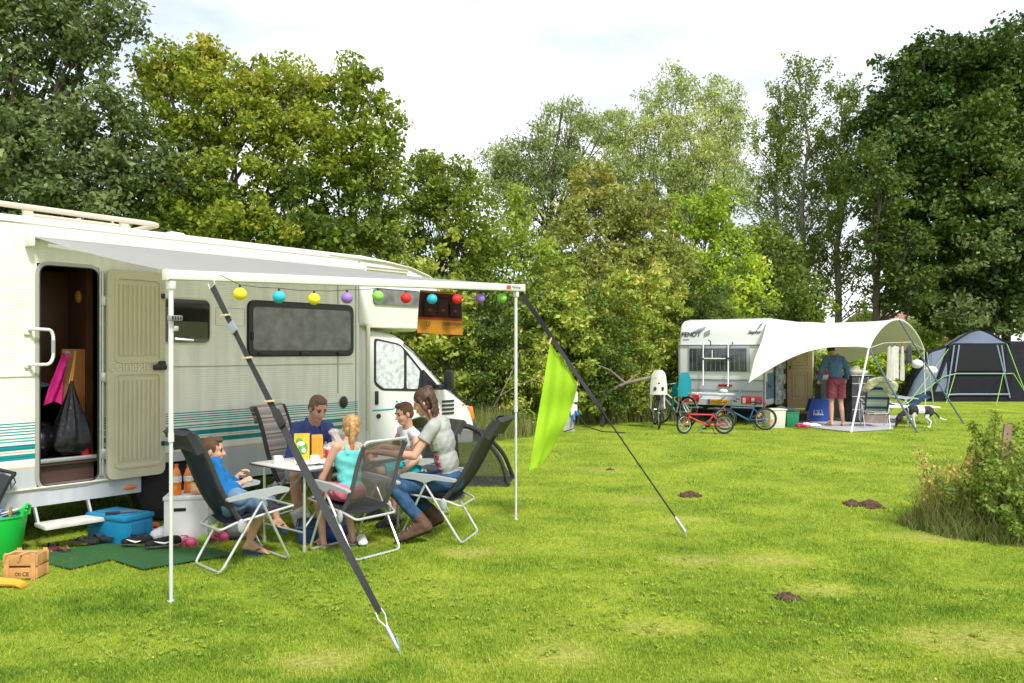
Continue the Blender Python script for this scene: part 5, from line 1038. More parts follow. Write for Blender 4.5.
# ================================================================ caravan
CA, CBn = Vector((4.0, 19.1, 0)), Vector((5.72, 18.0, 0)); CW = (CBn - CA).length; CRZ = AZ((CBn - CA).x, (CBn - CA).y)
KX, KY = math.cos(CRZ), math.sin(CRZ)
def c2w(x, y, z=0): return Vector((CA.x + x * KX - y * KY, CA.y + x * KY + y * KX, z))
def cl(px, py, y=0.0):
    t = (px - 512) / F; x = (t * (CA.y + y * KX) - CA.x + y * KY) / (KX - t * KY); Y = CA.y + x * KY + y * KX; return Vector((x, y, H + (HOR - py) * Y / F))
cv = thing('caravan', 'white caravan with a grey rear bumper and orange number plate', 'caravan', CA, CRZ)
CWT = mat('caravan_white', (.70, .71, .68), .35, var=.04, vscale=2, coat=.2); CGR = mat('caravan_grey', (.46, .49, .51), .4); CDK = mat('caravan_trim', (.20, .22, .23), .5)
def shell(z0, z1, L, ins=0.0, bulge=0.0):
    return None
prof = [(.05, .42), (0, .95), (-.02, 1.0), (-.02, 1.79), (0, 1.83), (.05, 2.15), (.12, 2.30), (.28, 2.40), (.6, 2.44), (4.2, 2.44), (4.8, 2.25), (5.1, 1.5), (5.0, .8), (4.8, .42)]
prism_b([(0.0, y, z) for y, z in prof], (CW, 0, 0), .07, 4).build('body', CWT, cv)
b = MB(); b.box((CW / 2, -.035, 1.815), (CW - .06, .03, .022), bev=.005); b.box((.015, -.015, 1.1), (.03, .03, 1.6), bev=.008); b.box((CW - .015, -.015, 1.1), (.03, .03, 1.6), bev=.008); b.box((CW / 2, -.03, 1.01), (CW - .05, .03, .02), bev=.005); b.build('corner_trim', CDK, cv)
b = MB(); b.prism([(.03, -.028, .985), (.03, .0, .62), (.03, -.05, .60), (.03, -.12, .55), (.03, -.12, .42), (.03, .2, .40), (.03, .2, .985)], (CW - .06, 0, 0)); b.build('bumper', CGR, cv)
b = MB(); b.box((CW / 2, -.035, .76), (CW - .1, .014, .02)); b.build('bumper_groove', CDK, cv)
wl0, wr0 = cl(689, 346, -.02), cl(750, 372, -.02); 
b = MB(); b.box(((wl0.x + wr0.x) / 2, -.035, 1.50), (wr0.x - wl0.x, .03, .60), bev=.02); wn = b.build('window', mat('window_frame_grey', (.34, .36, .38), .4), cv)
b = MB(); b.box(((wl0.x + wr0.x) / 2 - .02, -.055, 1.475), (wr0.x - wl0.x - .10, .02, .53), bev=.01); b.build('pane', mat('acrylic_smoke', (.05, .055, .06), .12, coat=.5, var=.6, vscale=5), wn)
b = MB()
for k in range(12): x = wl0.x + .1 + k * (wr0.x - wl0.x - .22) / 11; b.box((x, -.066, 1.46), (.018, .003, .46))
b.build('curtain_fold', mat('curtain_grey', (.13, .145, .15), .6), wn)
RC = Matrix(((1, 0, 0), (0, 0, -1), (0, 1, 0)))
INKD = mat('ink_dark', (.03, .03, .035), .5); INKB = mat('ink_steel', (.14, .20, .27), .5)
def ctext(s, px, py, w_, m, sh=0.0, y=-.03, bold=.0): 
    p = cl(px, py, y); return p
def onrear(z): # rear skin offset above the belt
    return -.0 if z < 1.83 else (z - 1.83) / .32 * .05
p = cl(681, 336.5, 0); text('caravan_lettering', 'FENDT', INKD, cv, (p.x, onrear(p.z) - .012, p.z), RC @ Matrix.Rotation(-.15, 3, 'X'), .15, .004, sx=1.02, bold=.002)
p = cl(682, 338.8, 0); text('caravan_lettering', 'caravan', INKB, cv, (p.x + .02, onrear(p.z) - .012, p.z - .03), RC @ Matrix.Rotation(-.15, 3, 'X'), .05, .003)
b = MB(); p = cl(688, 333, 0); q = cl(704, 333, 0)
for k in range(5): z = p.z - .02 + .028 * k; b.prism([(p.x + .05 * k, onrear(z) - .008, z), (p.x + .30 + .03 * k, onrear(z) - .008, z + .03), (p.x + .32 + .03 * k, onrear(z) - .008, z + .05), (p.x + .06 + .05 * k, onrear(z) - .008, z + .016)], (0, -.004, 0))
for k in range(4): z = q.z - .10 + .03 * k; b.prism([(q.x - .02, onrear(z) - .008, z), (q.x + .14, onrear(z) - .008, z + .07), (q.x + .14, onrear(z) - .008, z + .09), (q.x - .01, onrear(z) - .008, z + .016)], (0, -.004, 0))
b.build('wing_emblem', INKB, cv)
p = cl(747.5, 333.5, 0); text('caravan_lettering', 'Saphir', INKD, cv, (p.x, onrear(p.z) - .012, p.z), RC @ Matrix.Rotation(-.15, 3, 'X'), .10, .003, shear=.35, bold=.002, sx=1.15)
b = MB(); p = cl(758, 327, 0); b.prism([(p.x - .02, .04, p.z - .05), (p.x + .03, .06, p.z + .06), (p.x + .12, .09, p.z + .13), (p.x + .07, .07, p.z + .06)], (0, -.03, 0)); b.build('swoosh_mark', INKB, cv)
b = MB(); b.box((CW * .56, -.04, .88), (.32, .02, .055), bev=.006); b.build('brake_light', mat('lens_red_dark', (.35, .01, .015), .25, coat=.5), cv)
for x in (.31, CW - .27):
    b = MB(); b.box((x, -.115, .56), (.47, .05, .19), bev=.03); tl_ = b.build('tail_light', mat('lens_red', (.62, .015, .02), .2, coat=.6), cv)
    b = MB()
    for k in (-.16, .04): b.box((x + k, -.145, .55), (.07, .012, .13), bev=.008)
    b.build('clear_lens', mat('lens_clear', (.75, .7, .7), .2), tl_)
p = cl(709, 402.5, -.1); q = cl(729.5, 402.5, -.1); b = MB(); b.box(((p.x + q.x) / 2, -.135, .50), (q.x - p.x + .03, .012, .115), bev=.004); pl = b.build('number_plate', mat('plate_orange', (.80, .38, .01), .5), cv)
b = MB(); b.box((p.x + .015, -.143, .50), (.04, .004, .11)); b.build('plate_band', mat('plate_blue', (.01, .04, .35), .5), pl); text('plate_lettering', 'WV-CG-63', INKD, pl, (p.x + .045, -.1425, .468), RC, .096, .001, sx=.86, bold=.001)
# cycle carrier on the rear wall
b = MB()
for px in (703, 728): p = cl(px, 350, -.1); b.tube([(p.x, -.03, 1.86), (p.x, -.09, 1.82), (p.x, -.09, .90), (p.x, -.12, .86)], .016, 8)
p, q = cl(703, 350, -.1), cl(728, 350, -.1); b.tube([(p.x, -.10, 1.50), (q.x, -.10, 1.50)], .014, 8); b.tube([(p.x + .22, -.1, 1.5), (p.x + .22, -.1, 1.7)], .012, 8); b.build('carrier_rail', mat('tube_white', (.75, .75, .75), .4), cv)
b = MB(); b.tube([(p.x + .13, -.1, 1.93), (p.x + .2, -.16, 1.9), (p.x + .19, -.12, 1.80)], .014, 6); b.tube([(p.x + .02, -.1, 1.5), (p.x - .05, -.12, 1.49)], .02, 6); b.tube([(q.x - .05, -.1, 1.5), (q.x + .06, -.11, 1.52)], .02, 6); b.tube([(q.x + .1, -.06, 1.88), (q.x + .1, -.1, 1.84)], .016, 6); b.build('clamp_arm', mat('clamp_navy', (.03, .04, .08), .5), cv)
b = MB(); b.box((p.x + .3, -.32, .70), (1.1, .03, .04), bev=.005); b.box((p.x + .3, -.50, .70), (1.1, .03, .04), bev=.005); b.box((p.x + .0, -.30, .69), (.04, .5, .03)); b.box((q.x - .05, -.30, .69), (.04, .5, .03)); b.ell((q.x - .04, -.3, .76), (.10, .08, .05)); b.build('carrier_platform', mat('tube_white', (0, 0, 0)), cv)
b = MB(); b.box((CW / 2, 2.4, .33), (CW - .4, 4.4, .1)); b.box((CW / 2, .45, .30), (CW - .5, .08, .3)); b.build('chassis', mat('chassis_dark', (0, 0, 0)), cv)
for x in (.12, CW - .30):
    b = MB(); b.lathe([(.17, 0), (.29, 0), (.31, .03), (.31, .15), (.29, .18), (.17, .18)], (x + .18, 2.9, .31), 28, Matrix.Rotation(-PI / 2, 3, 'Y')); ty = b.build('tyre', TYRE, cv); b = MB(); b.lathe([(0, .05), (.17, .05), (.18, .02), (.18, .16), (.17, .13), (0, .14)], (x + .18, 2.9, .31), 24, Matrix.Rotation(-PI / 2, 3, 'Y')); b.build('rim', RIM, ty)
for x in (.2, CW - .2): b = MB(); b.tube([(x, .5, .4), (x, .62, .02)], .02, 6); b.box((x, .62, .01), (.14, .14, .02)); b.build('corner_steady', ALU, cv)
# door side
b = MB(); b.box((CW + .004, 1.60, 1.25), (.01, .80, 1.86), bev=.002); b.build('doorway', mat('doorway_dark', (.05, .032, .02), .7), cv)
b = MB(); b.box((CW + .012, 1.36, 1.2), (.012, .26, 1.72), bev=.003); b.build('wardrobe', mat('wardrobe_wood', (.36, .14, .05), .5), cv)
b = MB(); b.box((CW + .30, 2.04, 1.20), (.60, .045, 1.86), bev=.02); dd = b.build('entry_door', mat('door_beige', (.82, .66, .40), .5, var=.05), cv)
DB2 = mat('door_beige_dark', (.60, .47, .25), .5)
b = MB(); 
for z0, z1 in ((.48, 1.16), (1.32, 2.02)): b.tube([(CW + x, 2.012, z) for x, z in ((.13, z0), (.49, z0), (.49, z1), (.13, z1))], .012, 6, closed=True); b.tube([(CW + x, 2.012, z) for x, z in ((.19, z0 + .07), (.43, z0 + .07), (.43, z1 - .07), (.19, z1 - .07))], .008, 6, closed=True)
b.box((CW + .30, 2.012, 1.24), (.58, .008, .012)); b.build('door_moulding', DB2, dd); b = MB(); b.box((CW + .08, 2.0, 1.27), (.03, .04, .09), bev=.008); b.build('handle', BPLAS, dd)
b = MB(); b.box((CW + .006, .5, 1.0), (.01, .6, .34)); b.prism([(CW + .003, .1, .58), (CW + .003, 1.1, .58), (CW + .003, 1.1, .70), (CW + .003, .1, .98)], (.008, 0, 0)); b.build('side_decor', mat('decor_steel', (.12, .2, .3), .5), cv)
b = MB(); b.box((CW + .01, 3.3, 1.55), (.02, 1.0, .6), bev=.005); b.build('side_window', ACR, cv)
# ---- sun shade
SHD = bpy.data.materials.new('shade_cotton'); SHD.use_nodes = True; nt = SHD.node_tree; bb = nt.nodes['Principled BSDF']; bb.inputs['Base Color'].default_value = (.72, .71, .69, 1); bb.inputs['Roughness'].default_value = .85
tr = nt.nodes.new('ShaderNodeBsdfTranslucent'); tr.inputs['Color'].default_value = (.66, .58, .42, 1); mx = nt.nodes.new('ShaderNodeMixShader'); mx.inputs[0].default_value = .25
nt.links.new(bb.outputs[0], mx.inputs[1]); nt.links.new(tr.outputs[0], mx.inputs[2]); nt.links.new(mx.outputs[0], nt.nodes['Material Output'].inputs[0])
WA, WB = c2w(CW + .02, .10, 2.36), c2w(CW + .02, 4.1, 2.40)
HA, HB = Vector((7.62, 17.0, 1.74)), Vector((10.45, 20.2, 1.70)); HT = 2.42
ss = thing('sun_shade', 'big white canvas sun shade stretched from the caravan over a curved hoop', 'awning', (HA.x, HA.y, 0)); so_ = Vector((HA.x, HA.y, 0))
def hoop(v):
    p = HA.lerp(HB, v); p.z = HA.z + (HB.z - HA.z) * v + (HT - 1.72) * math.sin(PI * v) ** .75; return p
def shf(u, v):
    w_ = WA.lerp(WB, v); h_ = hoop(v); p = w_.lerp(h_, u); k = math.sin(PI * u); p.z -= .10 * k * (1 - abs(2 * v - 1)) - .02 * k; 
    p.z += .035 * math.sin(v * 26 + u * 3) * (1 - u) * k + .02 * math.sin(v * 11 - u * 6) * k; return p - so_
b = MB(); b.grid(shf, 26, 30, .006)
TIP = at(748.5, 383, 17.0)
def wing(A, B, Tp, fl, sgn):
    # fabric between the roof rail corner A, hoop foot B and the pegged tip Tp with a hollow lower edge
    def f(u, v):
        top = A.lerp(B, u); top = shf(u, 0 if sgn > 0 else 1) + so_
        if u < .001: top = A
        lowc = Tp.lerp(B, u); lowc.z += .40 * math.sin(PI * u) ** 1.0 * fl; lowc = lowc.lerp(top, 0)
        p = top.lerp(lowc, v); n_ = Vector((.25, -1, 0)); p += n_ * (.06 * math.sin(v * PI) * math.sin(u * 9) + .04 * math.sin(u * 24 + v * 7) * (1 - u) * math.sin(v * PI)); return p - so_
    return f
b.grid(wing(WA, HA, TIP, .75, 1), 24, 14, .006)
TB_ = c2w(CW + .9, 5.2, 1.35); b.grid(wing(WB, HB, TB_, .3, -1), 20, 10, .006)
b.build('canvas', SHD, ss, 70)
b = MB(); b.tube([hoop(v / 30) - so_ + Vector((0, 0, -.01)) for v in range(31)], .022, 8); b.build('hoop', mat('tube_white', (0, 0, 0)), ss)
b = MB(); f_ = G(851, 432.5); b.tube([HA - so_, Vector((f_.x, f_.y, 0)) - so_], .020, 8); b.build('pole', mat('tube_white', (0, 0, 0)), ss)
b = MB(); b.tube([HB - so_, Vector((HB.x + .1, HB.y + .1, 0)) - so_], .013, 8); b.build('pole', mat('tube_white', (0, 0, 0)), ss)
SG = mat('strap_slate', (.08, .13, .18), .7); LG = mat('guy_lime', (.26, .52, .06), .7)
def guy(label, a, c, r, m, grp='guy lines of the sun shade', name='guy_line'):
    a, c = Vector(a), Vector(c); t = thing(name, label, 'guy line', (c.x, c.y, 0), 0, grp); o = Vector((c.x, c.y, 0)); b = MB(); b.tube([a - o, (a + c) / 2 - o - Vector((0, 0, .02)), c - o], r, 5); b.build('line', m, t); b = MB(); b.tube([c - o + Vector((0, 0, .04)), c - o - Vector((0, 0, .1))], .008, 5); b.build('peg', ALU, t)
guy('slate blue strap from the front shade pole to the grass on its right', HA, G(918, 433), .022, SG)
guy('dark strap from the top of the hoop down to the grass beside the dog', hoop(.5), G(964, 424), .02, SG)
guy('short blue cord from the pointed shade corner to the grass behind the bikes', TIP, G(697, 431), .012, SG)
guy('lime guy line leaving the hoop towards the striped chair', hoop(.8) - Vector((0, 0, .4)), G(862, 412), .011, LG)
# things under the shade
ms = MB().prism([G(x, y) + Vector((0, 0, .012)) for x, y in [(783, 425), (850, 432.5), (892, 430), (897, 423), (905, 416.5), (830, 415)]], (0, 0, .01)).build('ground_sheet', mat('sheet_grey', (.42, .41, .43), .9, var=.1, vscale=5, bump=.3)); tag(ms, 'pale grey ground sheet under the sun shade', 'mat')
# man standing with his back to the camera
mY = 17.65
mn = Human('barefoot man in a denim shirt and maroon shorts seen from behind', (7.25, mY, .02), .98, AZ(.05, 1), (7.20, 17.68, .98), (7.22, 17.85, 1.54), (7.22, 18.02, 1.68), AZ(.05, 1), .75,
    {'L': [(6.94, 17.85, 1.22), (6.98, 18.12, .98), (Vector((.3, .9, -.2)), Vector((0, 0, 1)), .5)], 'R': [(7.50, 17.78, 1.24), (7.54, 18.0, 1.00), (Vector((0, .5, -.9)), Vector((1, 0, 0)), .5)]},
    {'L': [(7.10, 17.70, .53), (7.07, 17.62, .10), (7.0, 17.82, .035)], 'R': [(7.31, 17.70, .53), (7.33, 17.62, .10), (7.40, 17.82, .035)]}, vox=.009, sw=.175)
mn.shirt(mat('shirt_denim', (.07, .14, .26), .9, var=.25, vscale=16, bump=.3, bscale=80), .95, .024, full=.75, vox=.01); mn.shorts(mat('shorts_maroon', (.17, .035, .05), .9, var=.15), .78, .034, flare=.016); mn.hair(mat('hair_black', (.03, .02, .015), .8), 'short')
def G0(px, py): return G(px, py)
# white basket, green crate, black blanket, bag, shoes
p = G(778, 429); t = thing('laundry_bin', 'cream plastic bin standing beside the caravan door', 'bin', (p.x, p.y + .2, 0), .1); b = MB(); b.box((0, 0, .2), (.33, .3, .40), bev=.03, taper=1.12); b.build('bin', mat('bin_cream', (.66, .63, .54), .5), t); b = MB(); b.box((0, 0, .41), (.40, .36, .03), bev=.01); b.build('rim', mat('bin_cream', (0, 0, 0)), t)
p = G(793, 427.5); t = thing('green_crate', 'dark green plastic crate between the cream bin and the blue bag', 'crate', (p.x, p.y + .2, 0), .1); b = MB(); b.box((0, 0, .16), (.27, .3, .32), bev=.02, taper=1.08); b.build('crate', mat('crate_green', (.01, .19, .08), .5), t); b = MB(); b.box((0, 0, .325), (.31, .34, .025), bev=.008); b.build('rim', mat('crate_green', (0, 0, 0)), t)
t = thing('dark_jacket', 'dark jacket thrown over the green crate', 'jacket', (p.x - .05, p.y + .22, .33), 0); voxel(MB().ell((0, 0, .04), (.26, .15, .05)).ell((-.14, 0, .07), (.12, .12, .06)).ell((.16, -.05, .02), (.1, .1, .04)), 'cloth', mat('cloth_charcoal', (.05, .055, .07), .9, bump=.8, bscale=20), t, .015, 2)
p = G(822, 423.5); t = thing('blue_bag', 'large royal blue shopping bag with a white mark leaning behind the man\'s legs', 'bag', (p.x, p.y + .25, .02), -.05)
BBM = mat('bag_royal', (.005, .045, .26), .6, bump=.5, bscale=12); b = MB(); b.prism([(-.30, 0, 0), (.24, 0, 0), (.30, .05, .50), (.06, .05, .54), (-.12, .05, .52), (-.20, .03, .28)], (0, .24, 0)); b.build('bag', BBM, t)
b = MB(); 
for dx in (-.06, .05): b.tube([(dx - .04, -.004, .17), (dx - .02, .004, .27), (dx + .04, .004, .27), (dx + .05, -.004, .17), (dx - .02, -.002, .21)], .007, 5)
b.tube([(-.11, -.006, .16), (.13, -.006, .16)], .007, 5); b.build('white_mark', WHT, t); b = MB(); b.tube(fillet([(-.1, .1, .5), (-.08, .1, .62), (.06, .1, .62), (.08, .1, .5)], .04), .01, 6); b.build('handle', BBM, t)
for px, py, m, lb in ((798, 428.5, mat('shoe_crimson', (.5, .02, .1), .7), 'crimson shoe on the edge of the ground sheet'), (804, 429.2, mat('shoe_crimson', (0, 0, 0)), 'second crimson shoe, nearer the white ones'), (809, 427.5, WHT, 'white sneaker behind the crimson shoes'), (815, 428, WHT, 'white sneaker nearest the man\'s feet')): shoe(lb, px, py, .3 + px * .1, .27, m, SS, 'shoes on the ground sheet', z=.02)
p = G(806, 424); t = thing('brown_box', 'brown open box in the shade under the caravan door', 'box', (p.x, p.y + .3, 0)); b = MB(); b.box((0, 0, .14), (.28, .24, .26), bev=.01); b.build('box', mat('box_brown', (.13, .07, .05), .8), t); b = MB(); b.box((0, -.118, .15), (.18, .012, .16)); b.build('opening', mat('hole_black', (0, 0, 0)), t)
# hanging organiser beside the door
p = c2w(CW + .06, .95); t = thing('hanging_organiser', 'grey patterned fabric pocket organiser hanging left of the caravan door', 'organiser', (p.x, p.y, .45), CRZ + PI / 2)
ORGM = mat('organiser_grey', (.36, .40, .39), .8, var=.7, vscale=9, bump=.5); b = MB(); b.box((.1, 0, .72), (.62, .04, 1.5), bev=.01); b.build('backing', ORGM, t); b = MB()
for r_ in range(4):
    for c_ in range(2): b.box((-.05 + .3 * c_, -.05, .2 + .36 * r_), (.25, .06, .24), bev=.02)
b.build('pocket', ORGM, t)
# folding kitchen cupboard and dark clutter behind the man
p = at(858, 425, 18.6); t = thing('camp_cupboard', 'dark fabric camping cupboard with clutter beside the man', 'cupboard', (p.x + .05, 18.75, .02), .1)
CCM = mat('cupboard_fabric', (.045, .045, .05), .85, var=.5, vscale=8); b = MB(); b.box((0, 0, .55), (.55, .5, 1.05), bev=.02); b.build('cabinet', CCM, t); b = MB()
for z in (.3, .6, .9): b.box((0, -.255, z), (.54, .012, .02))
for x in (-.1, .12): b.box((x, -.256, .55), (.015, .012, 1.0))
b.build('piping', mat('piping_grey', (.4, .4, .42), .6), t); b = MB(); b.box((0, 0, 1.09), (.6, .55, .025), bev=.006); b.build('worktop', ALU, t)
t = thing('towel_pile', 'pile of pale towels on top of the camping cupboard', 'towels', (p.x + .05, 18.75, 1.125)); voxel(MB().ell((-.1, 0, .07), (.17, .15, .08)).ell((.12, 0, .05), (.14, .14, .06)).ell((-.05, 0, .15), (.11, .1, .06)), 'towel', mat('towel_cream', (.5, .48, .4), .9, var=.2, vscale=9, bump=.6), t, .02, 1)
p = at(833, 395, 19.4); t = thing('kitchen_stand', 'grey camping kitchen stand behind the man, left of his legs', 'kitchen stand', (at(828, 400, 19.2).x, 19.2, .02)); b = MB(); b.box((0, 0, .5), (.5, .4, .9), bev=.01); b.build('stand', mat('stand_grey', (.13, .13, .13), .7), t); b = MB(); b.box((0, 0, .97), (.54, .44, .03), bev=.006); b.build('worktop', mat('stand_top', (.3, .3, .3), .5), t)
t = thing('red_bowl', 'magenta and white washing-up bowls stacked on the kitchen stand', 'bowl', (at(822, 400, 19.15).x, 19.15, 1.005)); b = MB(); b.lathe([(0, 0), (.12, 0), (.16, .10), (.15, .10), (.11, .01), (0, .01)], (0, 0, 0), 20); b.build('bowl', WHT, t); b = MB(); b.lathe([(0, .09), (.13, .09), (.17, .2), (.16, .2), (.12, .1), (0, .1)], (0, 0, 0), 20); b.build('upper_bowl', mat('bowl_magenta', (.5, .03, .2), .4), t)
# striped chair with a patterned cloth over it, seen from behind
STN = stripe_mat('stripe_navy', [(0, (.02, .05, .12)), (.26, (.30, .36, .34)), (.5, (.38, .44, .40)), (.76, (.28, .34, .33))], .21)
cf = G(884, 428); fc = recliner('green and navy striped camping chair with a patterned cloth over its back', (cf.x - .15, cf.y + .1, .0), AZ(.25, .97), STN, STN, 'chairs under the sun shade', bt=(-.45, 1.05), head=STN)
cl_t = thing('patterned_cloth', 'pale leaf patterned cloth draped over the striped chair', 'cloth', (cf.x - .25, cf.y - .33, 0)); PCM = mat('cloth_pattern', (.48, .46, .33), .9, var=.45, vscale=12, bump=.4)
MB().grid(lambda u, v: ((u - .5) * .62 + .05 * math.sin(v * 5), -.02 - .12 * math.sin(v * PI) + .10 * v, 1.14 - .05 * (u - .4) ** 2 * 8 - .34 * abs(v - .45) * (1.2 + .5 * math.sin(u * 8)) ), 16, 14, .012).build('fabric', PCM, cl_t, 60)
cf2 = G(917, 420); recliner('blue camping chair with a pale frame beyond the striped one', (at(903, 420, 18.9).x, 18.9, 0), AZ(-.9, .1), mat('sling_blue', (.03, .10, .25), .8), mat('sling_blue', (0, 0, 0)), 'chairs under the sun shade', bt=(-.5, .62))
tp_ = at(905, 407, 18.2); t = thing('low_table', 'low white folding table behind the striped chair', 'table', (tp_.x, 18.3, 0), -.05); b = MB(); b.box((.1, 0, .40), (1.25, .5, .03), bev=.008); b.build('table_top', WHT, t)
for x in (-.45, .65):
    for y in (-.2, .2): b = MB(); b.tube([(x, y, .0), (x * .8, y, .39)], .012, 6); b.build('leg', TUBE, t)
p = G(878, 424); t = thing('pink_basket', 'pale pink basket on the ground sheet under the striped chair', 'basket', (p.x + .05, p.y + .25, .025)); b = MB(); b.lathe([(0, 0), (.24, 0), (.27, .17), (.28, .18), (.26, .18), (.23, .01), (0, .01)], (0, 0, 0), 24, None, 1.2, .8); b.build('basket', mat('basket_pink', (.62, .46, .42), .8), t)
# clothes rail with shirts
ra, rb = hoop(.22), hoop(.8); ra = at(884, 343, 18.3); rb = at(912, 342, 18.9); t = tag(MB().tube([HA - Vector((0, 0, 0)), ra, rb, HB], .006, 5).build('clothes_line', WHT), 'thin line strung across the open end of the sun shade', 'line')
def garment(label, px, Y, w_, l, m, rz, grp='clothes hanging on the line'):
    p = at(px, 343, Y); t = thing('hanging_clothes', label, 'clothes', p, rz, grp); b = MB(); b.tube([(0, 0, .0), (.0, 0, -.03), (-w_ * .45, 0, -.09), (w_ * .45, 0, -.09), (0, 0, -.03)], .005, 5); b.build('hanger', BPLAS, t)
    MB().grid(lambda u, v: ((u - .5) * w_ * (1 - .1 * v), .03 * math.sin(u * 14 + v * 2) * (.3 + v) + (.04 if False else 0), -.06 - (.05 * abs(u - .5) * 2 if v < .1 else 0) - l * v - .02 * math.sin(u * 9) * v), 16, 12, .02).build('fabric', m, t, 60)
GB = mat('cloth_beige', (.46, .43, .38), .9, var=.12, vscale=9, bump=.3)
garment('beige trousers hanging leftmost on the line', 889, 18.3, .26, .80, GB, .9); garment('long pale beige shirt hanging in the middle of the line', 895, 18.5, .34, .78, mat('cloth_ivory', (.56, .54, .50), .9, var=.1, vscale=9), .6); garment('beige shirt hanging right of the long one', 902, 18.6, .28, .80, GB, 1.0); garment('dark grey top hanging rightmost on the line', 909, 18.8, .18, .40, mat('cloth_charcoal', (0, 0, 0)), .5)
for i, (px, py, Y, lb) in enumerate(((917, 364, 18.9, 'white paper lantern hanging higher, beside the clothes'), (931, 370.5, 18.6, 'white paper lantern hanging lower, in front of the tent'))):
    p = at(px, py, Y); t = thing('paper_lantern', lb, 'lantern', p, 0, 'white paper lanterns'); b = MB(); n = 14; b.lathe([(.135 * math.sin(PI * k / n) * (1 + (.012 if k % 2 else 0)) + .0001, -.105 * math.cos(PI * k / n)) for k in range(n + 1)], (0, 0, 0), 24); b.build('shade', mat('paper_white', (.82, .81, .78), .8, sub=.4), t); b = MB(); b.tube([(0, 0, .10), (.02, 0, .42 + .1 * i)], .004, 4); b.build('cord', BPLAS, t)
# ---- dog
dg_ = G(918, 428); t = thing('dog', 'black and white dog with its nose to the grass and its tail out', 'dog', (dg_.x, dg_.y, 0), 0)
m = MB(); s = 1.0
m.cap((-.13, 0, .385), (.20, 0, .375), .118, .098); m.ell((-.12, 0, .345), (.14, .10, .13)); m.ell((.22, 0, .375), (.115, .095, .108)); m.cap((-.2, 0, .40), (-.38, 0, .27), .072, .052)
m.ell((-.42, 0, .20), (.065, .055, .07)); m.cap((-.43, 0, .17), (-.475, 0, .07), .042, .027); m.ell((-.48, 0, .055), (.02, .018, .018))
for y in (-1, 1):
    m.cap((-.37, .045 * y, .23), (-.41, .085 * y, .13), .028, .018)
    m.cap((-.15, .065 * y, .32), (-.16 - .03 * y, .065 * y, .17), .045, .026); m.cap((-.16 - .03 * y, .065 * y, .17), (-.14 - .05 * y, .065 * y, .03), .024, .018); m.ell((-.16 - .05 * y, .065 * y, .02), (.035, .022, .02))
    m.cap((.24, .06 * y, .33), (.17 + .03 * y, .065 * y, .23), .062, .036); m.cap((.17 + .03 * y, .065 * y, .23), (.28 + .03 * y, .065 * y, .14), .033, .02); m.cap((.28 + .03 * y, .065 * y, .14), (.25 + .03 * y, .065 * y, .03), .02, .017); m.ell((.23 + .03 * y, .065 * y, .02), (.035, .022, .02))
m.cap((.30, 0, .38), (.40, 0, .30), .022, .02); m.cap((.40, 0, .30), (.50, 0, .20), .02, .02); m.cap((.50, 0, .20), (.62, 0, .17), .02, .012)
def dogp(c):
    if c.x < -.25: return 1 if not (c.x > -.34 and c.z < .26) else 0
    if c.x > .47: return 0
    if c.x > .19 and c.z > .25: return 1
    if -.24 < c.x < -.04 and c.z > .32 + .03 * math.sin(c.x * 40): return 1
    if .33 < c.x < .47 or (c.x > .10 and c.z > .30): return 1
    return 0
voxel(m, 'body', [mat('fur_white', (.66, .64, .60), .9, bump=.5, bscale=90), mat('fur_black', (.018, .017, .018), .8, bump=.5, bscale=90)], t, .011, 2, dogp)
b = MB(); b.tube(arc((-.30, 0, .335), .072, 0, 2 * PI, 14, (.6, 0, .8), (0, 1, 0)), .008, 5); b.build('collar', mat('collar_red', (.4, .05, .04), .6), t)
